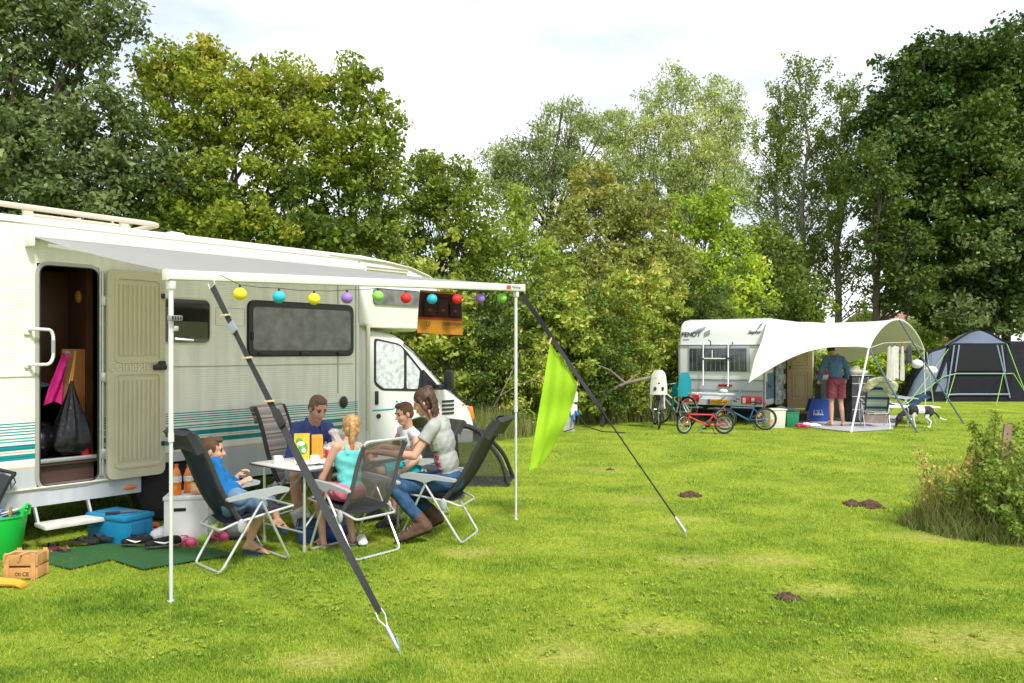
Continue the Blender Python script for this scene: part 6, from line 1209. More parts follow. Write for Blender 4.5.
# ================================================================ bicycles
BK = mat('bike_black', (.02, .02, .022), .5); CHR = mat('chrome', (.6, .6, .62), .2, metal=.9)
def bicycle(label, loc, rz, R, wb, fcol, lean=0.0, steer=0.0, seatc=None, guards=True, basket=None, reflect=False, white=False, upright=True, tw=.018, forkm=None):
    t = thing('bicycle', label, 'bicycle', loc, rz, 'bicycles behind the caravan'); t.rotation_euler = (lean, 0, rz); Fm = fcol
    def wheel_(x, st):
        Rs = Matrix.Rotation(st, 3, 'Z'); o = Vector((x, 0, R)); b = MB(); b.tube([o + Rs @ Vector(((R - tw) * math.cos(a), 0, (R - tw) * math.sin(a))) for a in [2 * PI * k / 36 for k in range(36)]], tw, 8, closed=True); ty = b.build('tyre', TYRE, t)
        b = MB(); b.tube([o + Rs @ Vector(((R - 2 * tw - .006) * math.cos(a), 0, (R - 2 * tw - .006) * math.sin(a))) for a in [2 * PI * k / 36 for k in range(36)]], .010, 6, closed=True); b.tube([o + Rs @ Vector((0, -.045, 0)), o + Rs @ Vector((0, .045, 0))], .02, 10); b.build('rim', CHR, ty)
        b = MB()
        for k in range(20): a = 2 * PI * k / 20; b.tube([o + Rs @ Vector((.012 * math.cos(a + 1), .03 * (-1) ** k, .012 * math.sin(a + 1))), o + Rs @ Vector(((R - 2 * tw - .008) * math.cos(a), 0, (R - 2 * tw - .008) * math.sin(a)))], .0022, 4, cap=False)
        b.build('spokes', CHR, ty)
        if reflect:
            b = MB()
            for a in (.6, 3.6): b.box(o + Rs @ Vector((R * .58 * math.cos(a), -.03, R * .58 * math.sin(a))), (.11, .012, .05), Rs @ Matrix.Rotation(-a, 3, 'Y') @ Matrix.Rotation(PI / 2, 3, 'Y'), bev=.004)
            b.build('spoke_reflector', mat('reflector_amber', (.85, .3, .01), .3, coat=.5), ty)
    wheel_(0, 0); wheel_(wb, steer)
    bb_ = Vector((wb * .40, 0, R * .88)); stt = Vector((wb * .27, 0, R * 2.15)); hd1 = Vector((wb - R * .55, 0, R * 2.15)); hd0 = Vector((wb - R * .42, 0, R * 1.75)); r = .017 if R > .25 else .015
    b = MB(); b.tube([bb_, stt], r, 8); b.tube([bb_, hd0], r * 1.15, 8); b.tube([stt.lerp(bb_, .15 if not white else .55), hd1 - Vector((0, 0, .03))], r, 8); b.tube([hd0 - Vector((0, 0, .03)), hd1 + Vector((0, 0, .02))], r * 1.3, 8)
    for y in (-.05, .05): b.tube([bb_, (0, y, R)], r * .6, 6); b.tube([stt.lerp(bb_, .2), (0, y, R)], r * .6, 6)
    b.build('frame', Fm, t)
    Rs = Matrix.Rotation(steer, 3, 'Z'); o = Vector((wb, 0, R)); b = MB()
    for y in (-.045, .045): b.tube([hd0 + Vector((0, y * .9, -.02)), o + Rs @ Vector((-.03, y, R * .4)), o + Rs @ Vector((0, y, 0))], r * .75, 6)
    b.build('fork', forkm or Fm, t)
    hb = hd1 + Vector((-.02, 0, .10 if R < .3 else .16)); b = MB(); b.tube([hd1, hb], .013, 8); q = [Vector((-.14, -.27, .03)), Vector((-.03, -.24, .05)), Vector((.02, -.08, .02)), Vector((.02, .08, .02)), Vector((-.03, .24, .05)), Vector((-.14, .27, .03))]; k_ = .8 if R < .3 else 1; b.tube([hb + Rs @ (x * k_) for x in q], .011, 8); hh_ = b.build('handlebar', CHR, t)
    b = MB()
    for i_, j_ in ((0, 1), (5, 4)): b.tube([hb + Rs @ (q[i_] * k_), hb + Rs @ (q[i_].lerp(q[j_], .9) * k_)], .016, 8)
    b.build('grip', BK, hh_)
    sp_ = stt + (stt - bb_).normalized() * (.06 if R < .3 else .12); b = MB(); b.tube([stt, sp_], .012, 8); b.ell(sp_ + Vector((-.04, 0, .03)), (.10, .07, .03)); b.ell(sp_ + Vector((.07, 0, .03)), (.09, .028, .022)); b.build('saddle', BK, t)
    b = MB(); b.lathe([(0, 0), (R * .28, 0), (R * .28, .006), (0, .006)], bb_ + Vector((0, -.035, 0)), 18, Matrix.Rotation(PI / 2, 3, 'X')); b.tube([bb_ + Vector((0, -.05, 0)), bb_ + Vector((.06, -.06, -R * .42))], .009, 6); b.tube([bb_ + Vector((0, .05, 0)), bb_ + Vector((-.06, .06, R * .42))], .009, 6); b.box(bb_ + Vector((.06, -.10, -R * .42)), (.09, .07, .02), bev=.004); b.box(bb_ + Vector((-.06, .10, R * .42)), (.09, .07, .02), bev=.004); b.build('crank', BK, t)
    b = MB(); b.tube([bb_ + Vector((0, -.042, R * .26)), Vector((0, -.042, R + R * .1)), Vector((-R * .1, -.042, R)), Vector((0, -.042, R - R * .1)), bb_ + Vector((0, -.042, -R * .26))], .006, 5); b.build('chain', BK, t)
    if guards:
        b = MB()
        for x, a0, a1 in ((0, .5, 2.9), (wb, .3, 2.4)):
            pts = [Vector((x + (R + .02) * math.cos(a0 + (a1 - a0) * k / 12), 0, R + (R + .02) * math.sin(a0 + (a1 - a0) * k / 12))) for k in range(13)]; b.tube(pts, .022, 6, flat=.35)
        b.build('mudguard', BK, t)
    b = MB(); b.tube([bb_ + Vector((-.06, .03, -.02)), (bb_.x - .12, .14, .0 if not lean else .01)], .009, 6); b.build('kickstand', BK, t)
    b = MB(); b.box((-.02 if R > .3 else -.0, 0, R * 2.15 if R > .3 else R * 1.9 + .12), (.03, .05, .05), bev=.008); b.build('rear_reflector', mat('lens_red', (0, 0, 0)), t)
    return t, sp_, stt
def childseat(label, loc, rz, m, pad, face=False):
    t = thing('child_seat', label, 'child seat', loc, rz, 'child bicycle seats')
    def f(u, v):
        w_ = .165 * (1 - .32 * v * v) * (1 if v < .8 else math.sqrt(max(.05, 1 - ((v - .8) / .24) ** 2))); x = (u - .5) * 2; z = .50 * v; y = -.07 * (1 - x * x) + .02 * v * .5; return (y - .02 * v, x * w_, z + (.03 * (1 - x * x) if v > .95 else 0))
    b = MB(); b.grid(f, 14, 14, .03); b.prism([(.0, -.15, .0), (.30, -.13, .0), (.30, .13, .0), (0, .15, .0)], (0, 0, .07)); b.build('shell', m, t, 60)
    for g in (-1, 1): b = MB(); b.prism([(.05, g * .15, .02), (.28, g * .14, .02), (.2, g * .15, .22), (.05, g * .15, .3)], (0, g * .02, 0)); b.tube([(.22, g * .13, .02), (.25, g * .14, -.25), (.25, g * .15, -.32)], .022, 6); b.build('leg_guard', m, t)
    b = MB(); b.box((.04, 0, .26), (.03, .2, .40), bev=.012); b.build('padding', pad, t)
    if face:
        b = MB(); 
        for g in (-1, 1): b.ell((-.098, g * .08, .13), (.012, .03, .045))
        b.build('vent_hole', BK, t); b = MB(); b.ell((-.104, 0, .25), (.012, .028, .02)); b.build('red_mark', mat('lens_red', (0, 0, 0)), t); b = MB()
        for g in (-1, 1): b.ell((-.092, g * .06, .36), (.008, .028, .012))
        b.build('slot', mat('slot_grey', (.3, .3, .3), .6), t)
    return t
# local x = travel direction (rear wheel at the origin)
RED = mat('paint_red', (.62, .015, .02), .25, coat=.6); BLU = mat('paint_blue', (.01, .10, .26), .3, coat=.5); WB_ = mat('paint_white_bike', (.72, .73, .73), .3, coat=.5)
p = G(659, 429); bicycle('black bicycle seen from behind, leftmost, below the white child seat', (p.x, p.y, 0), AZ(.10, 1), .34, 1.05, BK, lean=0.05, steer=.15)
SEATW = mat('seat_white', (.68, .67, .62), .5); SEATT = mat('seat_teal', (.0, .24, .30), .5)
childseat('white child bicycle seat with two dark oval holes, mounted on the leftmost bicycle', (p.x - .0, p.y + .05, .74), AZ(.10, 1), SEATW, BK, True)
p = G(682, 428); bicycle('white framed bicycle behind the red one, under the teal child seat', (p.x + .16, p.y + .2, 0), AZ(-.40, .92), .34, 1.05, WB_, lean=.05, steer=.2, white=True)
childseat('teal child bicycle seat on the white bicycle beside the caravan', (p.x + .10, p.y + .25, .68), AZ(-.40, .92), SEATT, BK)
p = G(725, 434); bicycle('small red child\'s bicycle parked in front of the caravan', (p.x - .02, p.y, 0), AZ(-1, .03), .20, .80, RED, lean=-.07, steer=.5, tw=.02, guards=False, forkm=RED)
p = G(766, 430.5); bicycle('small blue bicycle with amber spoke reflectors under the tail light', (p.x, p.y + .05, 0), AZ(-1, .06), .24, .84, BLU, lean=-.06, steer=-.35, tw=.02, guards=False, reflect=True)
# ================================================================ tent
CH = mat('tent_charcoal', (.017, .018, .022), .95, spec=.15, bump=.5, bscale=3, var=.15, vscale=3); BG = mat('tent_blue_grey', (.12, .15, .21), .7, bump=.3, bscale=4); WG = mat('tent_window', (.012, .012, .014), .8, spec=.2, bump=.6, bscale=4); TL = mat('tent_trim', (.20, .25, .31), .6)
env = [(905, 401.5), (915, 376), (925, 358), (933, 351), (945, 347.5), (955, 342), (965, 335.5), (975, 331.5), (985, 330), (997, 333), (1006, 337.5), (1013, 341), (1030, 341), (1050, 344), (1066, 354), (1080, 401.5)]
def topy(px):
    for (a, y0), (b_, y1) in zip(env[:-1], env[1:]):
        if a <= px <= b_: return y0 + (y1 - y0) * (px - a) / (b_ - a)
    return 401.5
tY = 26.2; tt = thing('tent', 'charcoal family tent with a blue grey domed roof and guy lines', 'tent', (at(985, 400, tY).x, tY, 0)); to = Vector(tt.location)
def tsurf(px, v):
    """v: 0 foot of the front, .5 eave, .75 ridge, 1 foot of the back"""
    yt = topy(px); zt = max(.02, H + (HOR - yt) * (tY + 1.6) / F); ez = min(zt * .97, 1.93 if px > 948 else 1.9); X = (px - 512) / F * tY
    if v < .5: q = v / .5; y = .55 * q - .06 * math.sin(q * PI); z = ez * q
    elif v < .75: q = (v - .5) / .25; y = .55 + 1.45 * math.sin(q * PI / 2); z = ez + (zt - ez) * (1 - (1 - q) ** 2)
    else: q = (v - .75) / .25; y = 2.0 + 1.9 * q; z = zt * math.cos(q * PI / 2)
    X2 = (px - 985) * .0; return Vector((X + (y * (px - 512) / F) * .8, tY + y, z + .0)) - to
def tmat(u, v):
    px = 905 + 175 * u
    if v < .07: return 0
    if v < .5:
        if 931 < px < 948 and v > .1 and (948 - px) / 17 < 1.3 - v * 1.1 + .35: return 1
        if px < 931 and .12 < v < .42: return 1
        return 0
    if v < .76: return 1 if 949 < px < 1013 and v > .50 else 0
    return 0
MB().grid(lambda u, v: tsurf(905 + 175 * u, v), 90, 60, .01, tmat).build('shell', [CH, BG], tt, 50)
def off(p, d=.03): return p + Vector((0, -d, .01))
def quad(px0, px1, px2, px3, v0, v1): return lambda u, v: off(tsurf((px0 + (px1 - px0) * u) * (1 - v) + (px3 + (px2 - px3) * u) * v, v0 + (v1 - v0) * v))
MB().grid(quad(955, 1006, 1003, 961, .26, .47), 16, 10, .008).build('window', WG, tt, 60)
b = MB()
for pts in ([(945, .03), (955, .48)], [(955, .25), (960, .48)], [(1009, .03), (998, .48)], [(1005, .25), (1002.5, .48)]): b.tube([off(tsurf(pts[0][0] + (pts[1][0] - pts[0][0]) * k / 8, pts[0][1] + (pts[1][1] - pts[0][1]) * k / 8), .05) for k in range(9)], .024, 5)
b.tube([off(tsurf(947 + 62 * k / 12, .06), .05) for k in range(13)], .03, 5); b.build('trim_band', TL, tt)
b = MB(); b.tube([off(tsurf(944 + 68 * k / 12, .235), .06) for k in range(13)], .02, 5); b.build('reflective_band', mat('band_green', (.22, .36, .27), .6), tt)
b = MB(); b.tube([off(tsurf(991 + 20 * k / 14, .74 - .25 * k / 14), .04) for k in range(15)], .05, 6); b.tube([off(tsurf(949 + 36 * k / 14, .5 + .24 * k / 14), .03) for k in range(15)], .045, 6); b.tube([off(tsurf(930 + 2 * k, .03 + .045 * k), .03) for k in range(11)], .06, 6); b.build('pole_sleeve', CH, tt)
text('tent_lettering', 'VANGO', WHT, tt, off(tsurf(917, .055), .04), RC, .12, .002, bold=.002)
def tp2(px, v): return off(tsurf(px, v), .05) + to
LGN = 'lime guy lines of the tent'
guy('lime guy line from the left eave of the tent running down leftwards', tp2(950, .48), G(907, 405), .010, LG, LGN); guy('lime guy line from the tent wall to the left foot of the tent', tp2(944, .24), G(903, 406), .010, LG, LGN)
guy('lime guy line hanging from the left end of the window band', tp2(955, .235), G(946, 404), .011, LG, LGN); guy('lime guy line hanging from the right end of the window band', tp2(1003, .235), G(996, 406), .011, LG, LGN)
guy('lime guy line from the right top corner of the domed roof', tp2(1008, .49), G(1030, 404), .012, LG, LGN); guy('lime guy line from the lower right of the tent front', tp2(1013, .24), G(1034, 405), .011, LG, LGN)
guy('lime guy line with a runner beside the lower paper lantern', at(927, 352, 20.5), G(935, 416), .014, mat('guy_sage', (.3, .5, .25), .6))
# ================================================================ camera, light, sky
cam = bpy.data.cameras.new('camera'); co = bpy.data.objects.new('camera', cam); COL.objects.link(co)
co.location = (0, 0, H); co.rotation_euler = (PI / 2, 0, 0); cam.sensor_width = 36; cam.lens = 36 * F / 1024
cam.shift_y = 8.5 / 1024; cam.clip_end = 3000; cam.clip_start = .05; SC.camera = co
SUN_EL, SUN_AZ = math.radians(50), math.radians(-60)      # the sun stands behind the camera, to its right
w = bpy.data.worlds.new('World'); SC.world = w; w.use_nodes = True; nt = w.node_tree
bg = nt.nodes['Background']; bg.inputs[1].default_value = .1
sky = nt.nodes.new('ShaderNodeTexSky'); sky.sky_type = 'NISHITA'; sky.sun_disc = False
sd = Vector((math.cos(SUN_EL) * math.cos(SUN_AZ), math.cos(SUN_EL) * math.sin(SUN_AZ), math.sin(SUN_EL)))
sky.sun_elevation = SUN_EL; sky.sun_rotation = math.atan2(sd.x, sd.y)
tc = nt.nodes.new('ShaderNodeTexCoord'); mp = nt.nodes.new('ShaderNodeMapping'); mp.inputs['Scale'].default_value = (1, 1, 2.6)
nt.links.new(tc.outputs['Generated'], mp.inputs[0])
nz = nt.nodes.new('ShaderNodeTexNoise'); nz.inputs['Scale'].default_value = 2.2; nz.inputs['Detail'].default_value = 9; nz.inputs['Roughness'].default_value = .58; nz.inputs['Distortion'].default_value = .3
nt.links.new(mp.outputs[0], nz.inputs['Vector'])
cr = nt.nodes.new('ShaderNodeValToRGB'); cr.color_ramp.elements[0].position = .38; cr.color_ramp.elements[1].position = .56
cr.color_ramp.elements[0].color = (.6, .6, .6, 1)
nt.links.new(nz.outputs['Fac'], cr.inputs['Fac'])
n3 = nt.nodes.new('ShaderNodeTexNoise'); n3.inputs['Scale'].default_value = 3.3; n3.inputs['Detail'].default_value = 7
nt.links.new(mp.outputs[0], n3.inputs['Vector'])
cl = nt.nodes.new('ShaderNodeValToRGB'); cl.color_ramp.elements[0].color = (3.45, 3.7, 4.0, 1); cl.color_ramp.elements[1].color = (5.3, 5.35, 5.4, 1)
cl.color_ramp.elements[0].position = .36; cl.color_ramp.elements[1].position = .64
nt.links.new(n3.outputs['Fac'], cl.inputs['Fac'])
mx = nt.nodes.new('ShaderNodeMix'); mx.data_type = 'RGBA'
nt.links.new(cr.outputs['Color'], mx.inputs[0]); nt.links.new(sky.outputs[0], mx.inputs[6]); nt.links.new(cl.outputs['Color'], mx.inputs[7])
nt.links.new(mx.outputs[2], bg.inputs[0])
sl = bpy.data.lights.new('sun', 'SUN'); sl.energy = 1.6; sl.angle = math.radians(10); sl.color = (1, .97, .93)
so = bpy.data.objects.new('sun', sl); COL.objects.link(so); so.rotation_euler = sd.to_track_quat('Z', 'Y').to_euler(); so.location = (5, -5, 20)
SC.view_settings.view_transform = 'Standard'; SC.view_settings.look = 'None'; SC.view_settings.gamma = 1; SC.view_settings.exposure = 1.42
SC.render.engine = 'CYCLES'; SC.cycles.max_bounces = 8; SC.cycles.transparent_max_bounces = 16
# ================================================================ lawn
gm = bpy.data.materials.new('lawn_ground'); gm.use_nodes = True; nt = gm.node_tree; b = nt.nodes['Principled BSDF']
tc = nt.nodes.new('ShaderNodeTexCoord')
def nn(scale, det=6, src=None, rough=.6):
    n = nt.nodes.new('ShaderNodeTexNoise'); n.inputs['Scale'].default_value = scale; n.inputs['Detail'].default_value = det; n.inputs['Roughness'].default_value = rough
    nt.links.new(tc.outputs['Object'], n.inputs['Vector']); return n
r1 = nt.nodes.new('ShaderNodeValToRGB'); e = r1.color_ramp.elements
e[0].position = .3; e[0].color = (.12, .20, .015, 1); e[1].position = .72; e[1].color = (.36, .42, .04, 1)
nt.links.new(nn(1.1, 10, rough=.7).outputs['Fac'], r1.inputs['Fac'])
r2 = nt.nodes.new('ShaderNodeValToRGB'); e = r2.color_ramp.elements; e[0].position = .64; e[0].color = (0, 0, 0, 1); e[1].position = .74; e[1].color = (1, 1, 1, 1)
nt.links.new(nn(.75, 8, rough=.65).outputs['Fac'], r2.inputs['Fac'])
mx = nt.nodes.new('ShaderNodeMix'); mx.data_type = 'RGBA'; mx.inputs[7].default_value = (.40, .34, .11, 1)
PATCH = [(320, 662, .30), (690, 560, .3), (660, 628, .28), (985, 640, .55), (560, 655, .3), (465, 553, .25), (600, 470, .4), (930, 537, .4), (640, 500, .35), (690, 520, .3), (350, 545, .3), (820, 590, .3), (770, 560, .35)]
acc = r2.outputs['Color']; wob = nn(3.5, 5)
for px_, py_, r_ in PATCH:
    g_ = G(px_, py_); sc_ = nt.nodes.new('ShaderNodeVectorMath'); sc_.operation = 'MULTIPLY'; sc_.inputs[1].default_value = (.6, 1, 1); nt.links.new(tc.outputs['Object'], sc_.inputs[0])
    ds = nt.nodes.new('ShaderNodeVectorMath'); ds.operation = 'DISTANCE'; ds.inputs[1].default_value = (g_.x * .6, g_.y, 0); nt.links.new(sc_.outputs[0], ds.inputs[0])
    ad = nt.nodes.new('ShaderNodeMath'); ad.operation = 'MULTIPLY_ADD'; ad.inputs[1].default_value = .55; nt.links.new(wob.outputs['Fac'], ad.inputs[0]); nt.links.new(ds.outputs['Value'], ad.inputs[2])
    mr_ = nt.nodes.new('ShaderNodeMapRange'); mr_.inputs[1].default_value = .27 + r_ * .75; mr_.inputs[2].default_value = .27 + r_ * .15; mr_.inputs[4].default_value = .42; nt.links.new(ad.outputs[0], mr_.inputs[0])
    mm_ = nt.nodes.new('ShaderNodeMath'); mm_.operation = 'MAXIMUM'; nt.links.new(acc, mm_.inputs[0]); nt.links.new(mr_.outputs[0], mm_.inputs[1]); acc = mm_.outputs[0]
nt.links.new(acc, mx.inputs[0]); nt.links.new(r1.outputs['Color'], mx.inputs[6])
r3 = nt.nodes.new('ShaderNodeMapRange'); r3.inputs[1].default_value = .3; r3.inputs[2].default_value = .7; r3.inputs[3].default_value = .6; r3.inputs[4].default_value = 1.35
nt.links.new(nn(26, 4).outputs['Fac'], r3.inputs[0])
vm = nt.nodes.new('ShaderNodeVectorMath'); vm.operation = 'SCALE'; nt.links.new(mx.outputs[2], vm.inputs[0]); nt.links.new(r3.outputs[0], vm.inputs['Scale'])
nt.links.new(vm.outputs[0], b.inputs['Base Color']); b.inputs['Roughness'].default_value = .95; b.inputs['Specular IOR Level'].default_value = .1
bp = nt.nodes.new('ShaderNodeBump'); bp.inputs['Strength'].default_value = .7; bp.inputs['Distance'].default_value = .03
nt.links.new(nn(45, 5).outputs['Fac'], bp.inputs['Height']); nt.links.new(bp.outputs['Normal'], b.inputs['Normal'])
gb = MB(); gb.add([(-900, -300, 0), (900, -300, 0), (900, 1500, 0), (-900, 1500, 0)], [(0, 1, 2, 3)])
tag(gb.build('lawn', gm, smooth=0), kind='structure')
# cheap value noise for scattering
def vnoise(x, y, s, seed):
    rg = np.random.default_rng(seed); T = rg.random((64, 64)); x = x / s; y = y / s
    xi = np.floor(x).astype(int); yi = np.floor(y).astype(int); fx = x - xi; fy = y - yi
    fx = fx * fx * (3 - 2 * fx); fy = fy * fy * (3 - 2 * fy)
    g = lambda i, j: T[i % 64, j % 64]
    return (g(xi, yi) * (1 - fx) + g(xi + 1, yi) * fx) * (1 - fy) + (g(xi, yi + 1) * (1 - fx) + g(xi + 1, yi + 1) * fx) * fy
DRY = [(G(320, 662), .30), (G(690, 560), .3), (G(660, 628), .3), (G(985, 640), .6), (G(560, 655), .35), (G(245, 575), .3), (G(465, 553), .25), (G(600, 470), .5), (G(930, 537), .4), (G(640, 500), .4), (G(210, 520), .1), (G(690, 520), .35)]
def blades(name, n, inv0, inv1, hgt, wid, matx, tsel, seed, xr=.80):
    rg = np.random.default_rng(seed)
    inv = rg.uniform(inv0, inv1, n); Y = 1 / inv                  # more where it is near
    X = rg.uniform(-xr, xr, n) * Y
    ns = vnoise(X * .6, Y, .42, 3) * .55 + vnoise(X * .7, Y, .13, 4) * .45
    big = vnoise(X, Y, 1.6, 9)
    dry = np.zeros(n)
    for p, r in [(G(a_, b_), c_) for a_, b_, c_ in PATCH]: dry = np.maximum(dry, np.exp(-(((X - p.x) / 1.6) ** 2 + (Y - p.y) ** 2) / (r * r * .30)))
    dry = dry * (.4 + ns)
    keep = rg.random(n) < np.clip(.45 + ns * .9 - dry * .9, .12, 1); X, Y, ns, dry, big = X[keep], Y[keep], ns[keep], dry[keep], big[keep]; n = len(X)
    sc = np.clip(Y / 6, 1, 2.6)
    h = hgt * (.45 + .8 * ns) * rg.uniform(.5, 1.3, n) * (1 - .55 * np.clip(dry, 0, 1)); wd = wid * sc * rg.uniform(.7, 1.3, n)
    a = rg.uniform(0, 2 * PI, n); lean = rg.uniform(.2, 1.1, n) * h; b = rg.uniform(0, 2 * PI, n)
    dx, dy = np.cos(a) * wd / 2, np.sin(a) * wd / 2; lx, ly = np.cos(b) * lean, np.sin(b) * lean
    z0 = np.zeros(n) - .003
    V = np.stack([np.stack([X - dx, Y - dy, z0], 1), np.stack([X + dx, Y + dy, z0], 1),
                  np.stack([X + dx * .8 + lx * .4, Y + dy * .8 + ly * .4, h * .62], 1), np.stack([X - dx * .8 + lx * .4, Y - dy * .8 + ly * .4, h * .62], 1),
                  np.stack([X + lx, Y + ly, h], 1)], 1).reshape(-1, 3)
    i = np.arange(n) * 5
    Fq = np.concatenate([np.stack([i, i + 1, i + 2], 1), np.stack([i, i + 2, i + 3], 1), np.stack([i + 3, i + 2, i + 4], 1)])
    t = np.clip(.14 + big * .30 + (.5 - ns) * .75 + vnoise(X, Y, .9, 17) * .22 + rg.normal(0, .12, n) + rg.random(n) ** 6 * .4 + dry * .6, 0, 1)
    return raw(name, V, Fq, matx, None, np.repeat(t, 5), 3)
GRASSM = leaf_mat('grass_blades', [(.085, .185, .014), (.195, .335, .026), (.33, .44, .038), (.48, .53, .08), (.58, .50, .20)], .35, .6)
tag(blades('short_grass', 520000, 1 / 22, 1 / 3.6, .026, .0040, GRASSM, None, 11), 'short mown green grass with yellowed dry patches', 'grass', kind='stuff')
# ================================================================ trees, bushes
def leafset(cent, nper, cr, ls, tintc, seed, up=.5, flat=.7, asp=.6, droop=0.0, tv=.14):
    """nper leaves around each clump centre -> V,F,tint"""
    rg = np.random.default_rng(seed); N = len(cent) * nper
    c = np.repeat(cent, nper, 0); r = rg.normal(0, 1, (N, 3)); r /= np.linalg.norm(r, axis=1)[:, None]
    rad = rg.random(N) ** .5
    crr = np.repeat(cr, nper) if hasattr(cr, '__len__') else cr
    P = c + r * (rad * crr)[:, None] * np.array([1, 1, flat]); P[:, 2] -= droop * rad * 0.0
    nrm = rg.normal(0, 1, (N, 3)) * .75 + r * .35 + np.array([0, 0, up]); nrm /= np.linalg.norm(nrm, axis=1)[:, None]
    a = rg.normal(0, 1, (N, 3)); a[:, 2] -= droop; a -= nrm * (a * nrm).sum(1)[:, None]; a /= np.linalg.norm(a, axis=1)[:, None]
    b = np.cross(nrm, a); s = ls * rg.uniform(.6, 1.35, N)[:, None]
    V = np.stack([P - a * s, P + b * s * asp - a * s * .1, P + a * s, P - b * s * asp - a * s * .1], 1).reshape(-1, 3)
    Fq = np.arange(N * 4).reshape(N, 4)
    t = np.repeat(tintc, nper) + rg.normal(0, tv, N) if hasattr(tintc, '__len__') else tintc + rg.normal(0, tv, N)
    return V, Fq, np.repeat(np.clip(t, 0, 1), 4)
def clumps(lobes, dens, seed, lumps=.25, shell=.55):
    """clump centres in the outer part of each ellipsoid lobe; keeps an uneven outline"""
    rg = np.random.default_rng(seed); out = []; tin = []
    for (cx, cy, cz, rx, ry, rz) in lobes:
        n = max(8, int(dens * (rx * ry + ry * rz + rx * rz) * 4.2 / 3)); r = rg.normal(0, 1, (n, 3)); r /= np.linalg.norm(r, axis=1)[:, None]
        q = shell + (1 - shell) * rg.random(n) ** .6
        ph = rg.uniform(0, 6, 3)
        lum = 1 + lumps * (np.sin(r[:, 0] * 5 + ph[0]) * np.sin(r[:, 1] * 4 + ph[1]) + np.sin(r[:, 2] * 6 + ph[2]) * .6 + rg.normal(0, .35, n))
        out.append(np.stack([cx + r[:, 0] * rx * q * lum, cy + r[:, 1] * ry * q * lum, cz + r[:, 2] * rz * q * lum], 1))
        tin.append(np.full(n, rg.normal(0, .10)) + rg.normal(0, .07, n))
    return np.concatenate(out), np.concatenate(tin)
BARK = mat('bark_brown', (.085, .068, .05), .95, var=.4, vscale=5, bump=.8, bscale=18)
BARKP = mat('bark_pale', (.26, .24, .2), .95, var=.35, vscale=4, bump=.6, bscale=18)
LM = {
 'grey': leaf_mat('leaf_greyish', [(.045, .075, .024), (.10, .15, .045), (.18, .24, .075), (.32, .37, .14)], .38),
 'dark': leaf_mat('leaf_dark', [(0.030, 0.072, 0.014), (0.075, 0.152, 0.022), (0.135, 0.244, 0.036), (0.247, 0.367, 0.062)], .3),
 'mid': leaf_mat('leaf_mid', [(0.068, 0.109, 0.020), (0.134, 0.200, 0.028), (0.246, 0.317, 0.040), (0.445, 0.485, 0.081)], .38),
 'yellow': leaf_mat('leaf_yellow', [(.07, .12, .014), (.15, .22, .02), (.26, .33, .028), (.40, .42, .04), (.52, .43, .06)], .42),
 'olive': leaf_mat('leaf_olive', [(0.124, 0.152, 0.031), (0.247, 0.285, 0.054), (0.422, 0.428, 0.080), (0.692, 0.529, 0.126)], .38),
 'willow': leaf_mat('leaf_willow', [(0.149, 0.204, 0.062), (0.297, 0.367, 0.107), (0.494, 0.550, 0.179), (0.816, 0.773, 0.320)], .35),
 'fresh': leaf_mat('leaf_fresh', [(0.130, 0.195, 0.021), (0.233, 0.326, 0.035), (0.391, 0.489, 0.057), (0.623, 0.651, 0.114)], .42),
 'lime': leaf_mat('leaf_lime', [(0.149, 0.244, 0.022), (0.297, 0.428, 0.036), (0.519, 0.632, 0.054), (0.840, 0.855, 0.107)], .42),
 'bramble': leaf_mat('leaf_bramble', [(0.086, 0.143, 0.022), (0.198, 0.285, 0.036), (0.372, 0.448, 0.054), (0.618, 0.611, 0.126), (0.840, 0.569, 0.214)], .38),
 'ever': leaf_mat('leaf_maple', [(0.019, 0.045, 0.008), (0.041, 0.088, 0.013), (0.083, 0.147, 0.019), (0.158, 0.227, 0.033)], .25),
}
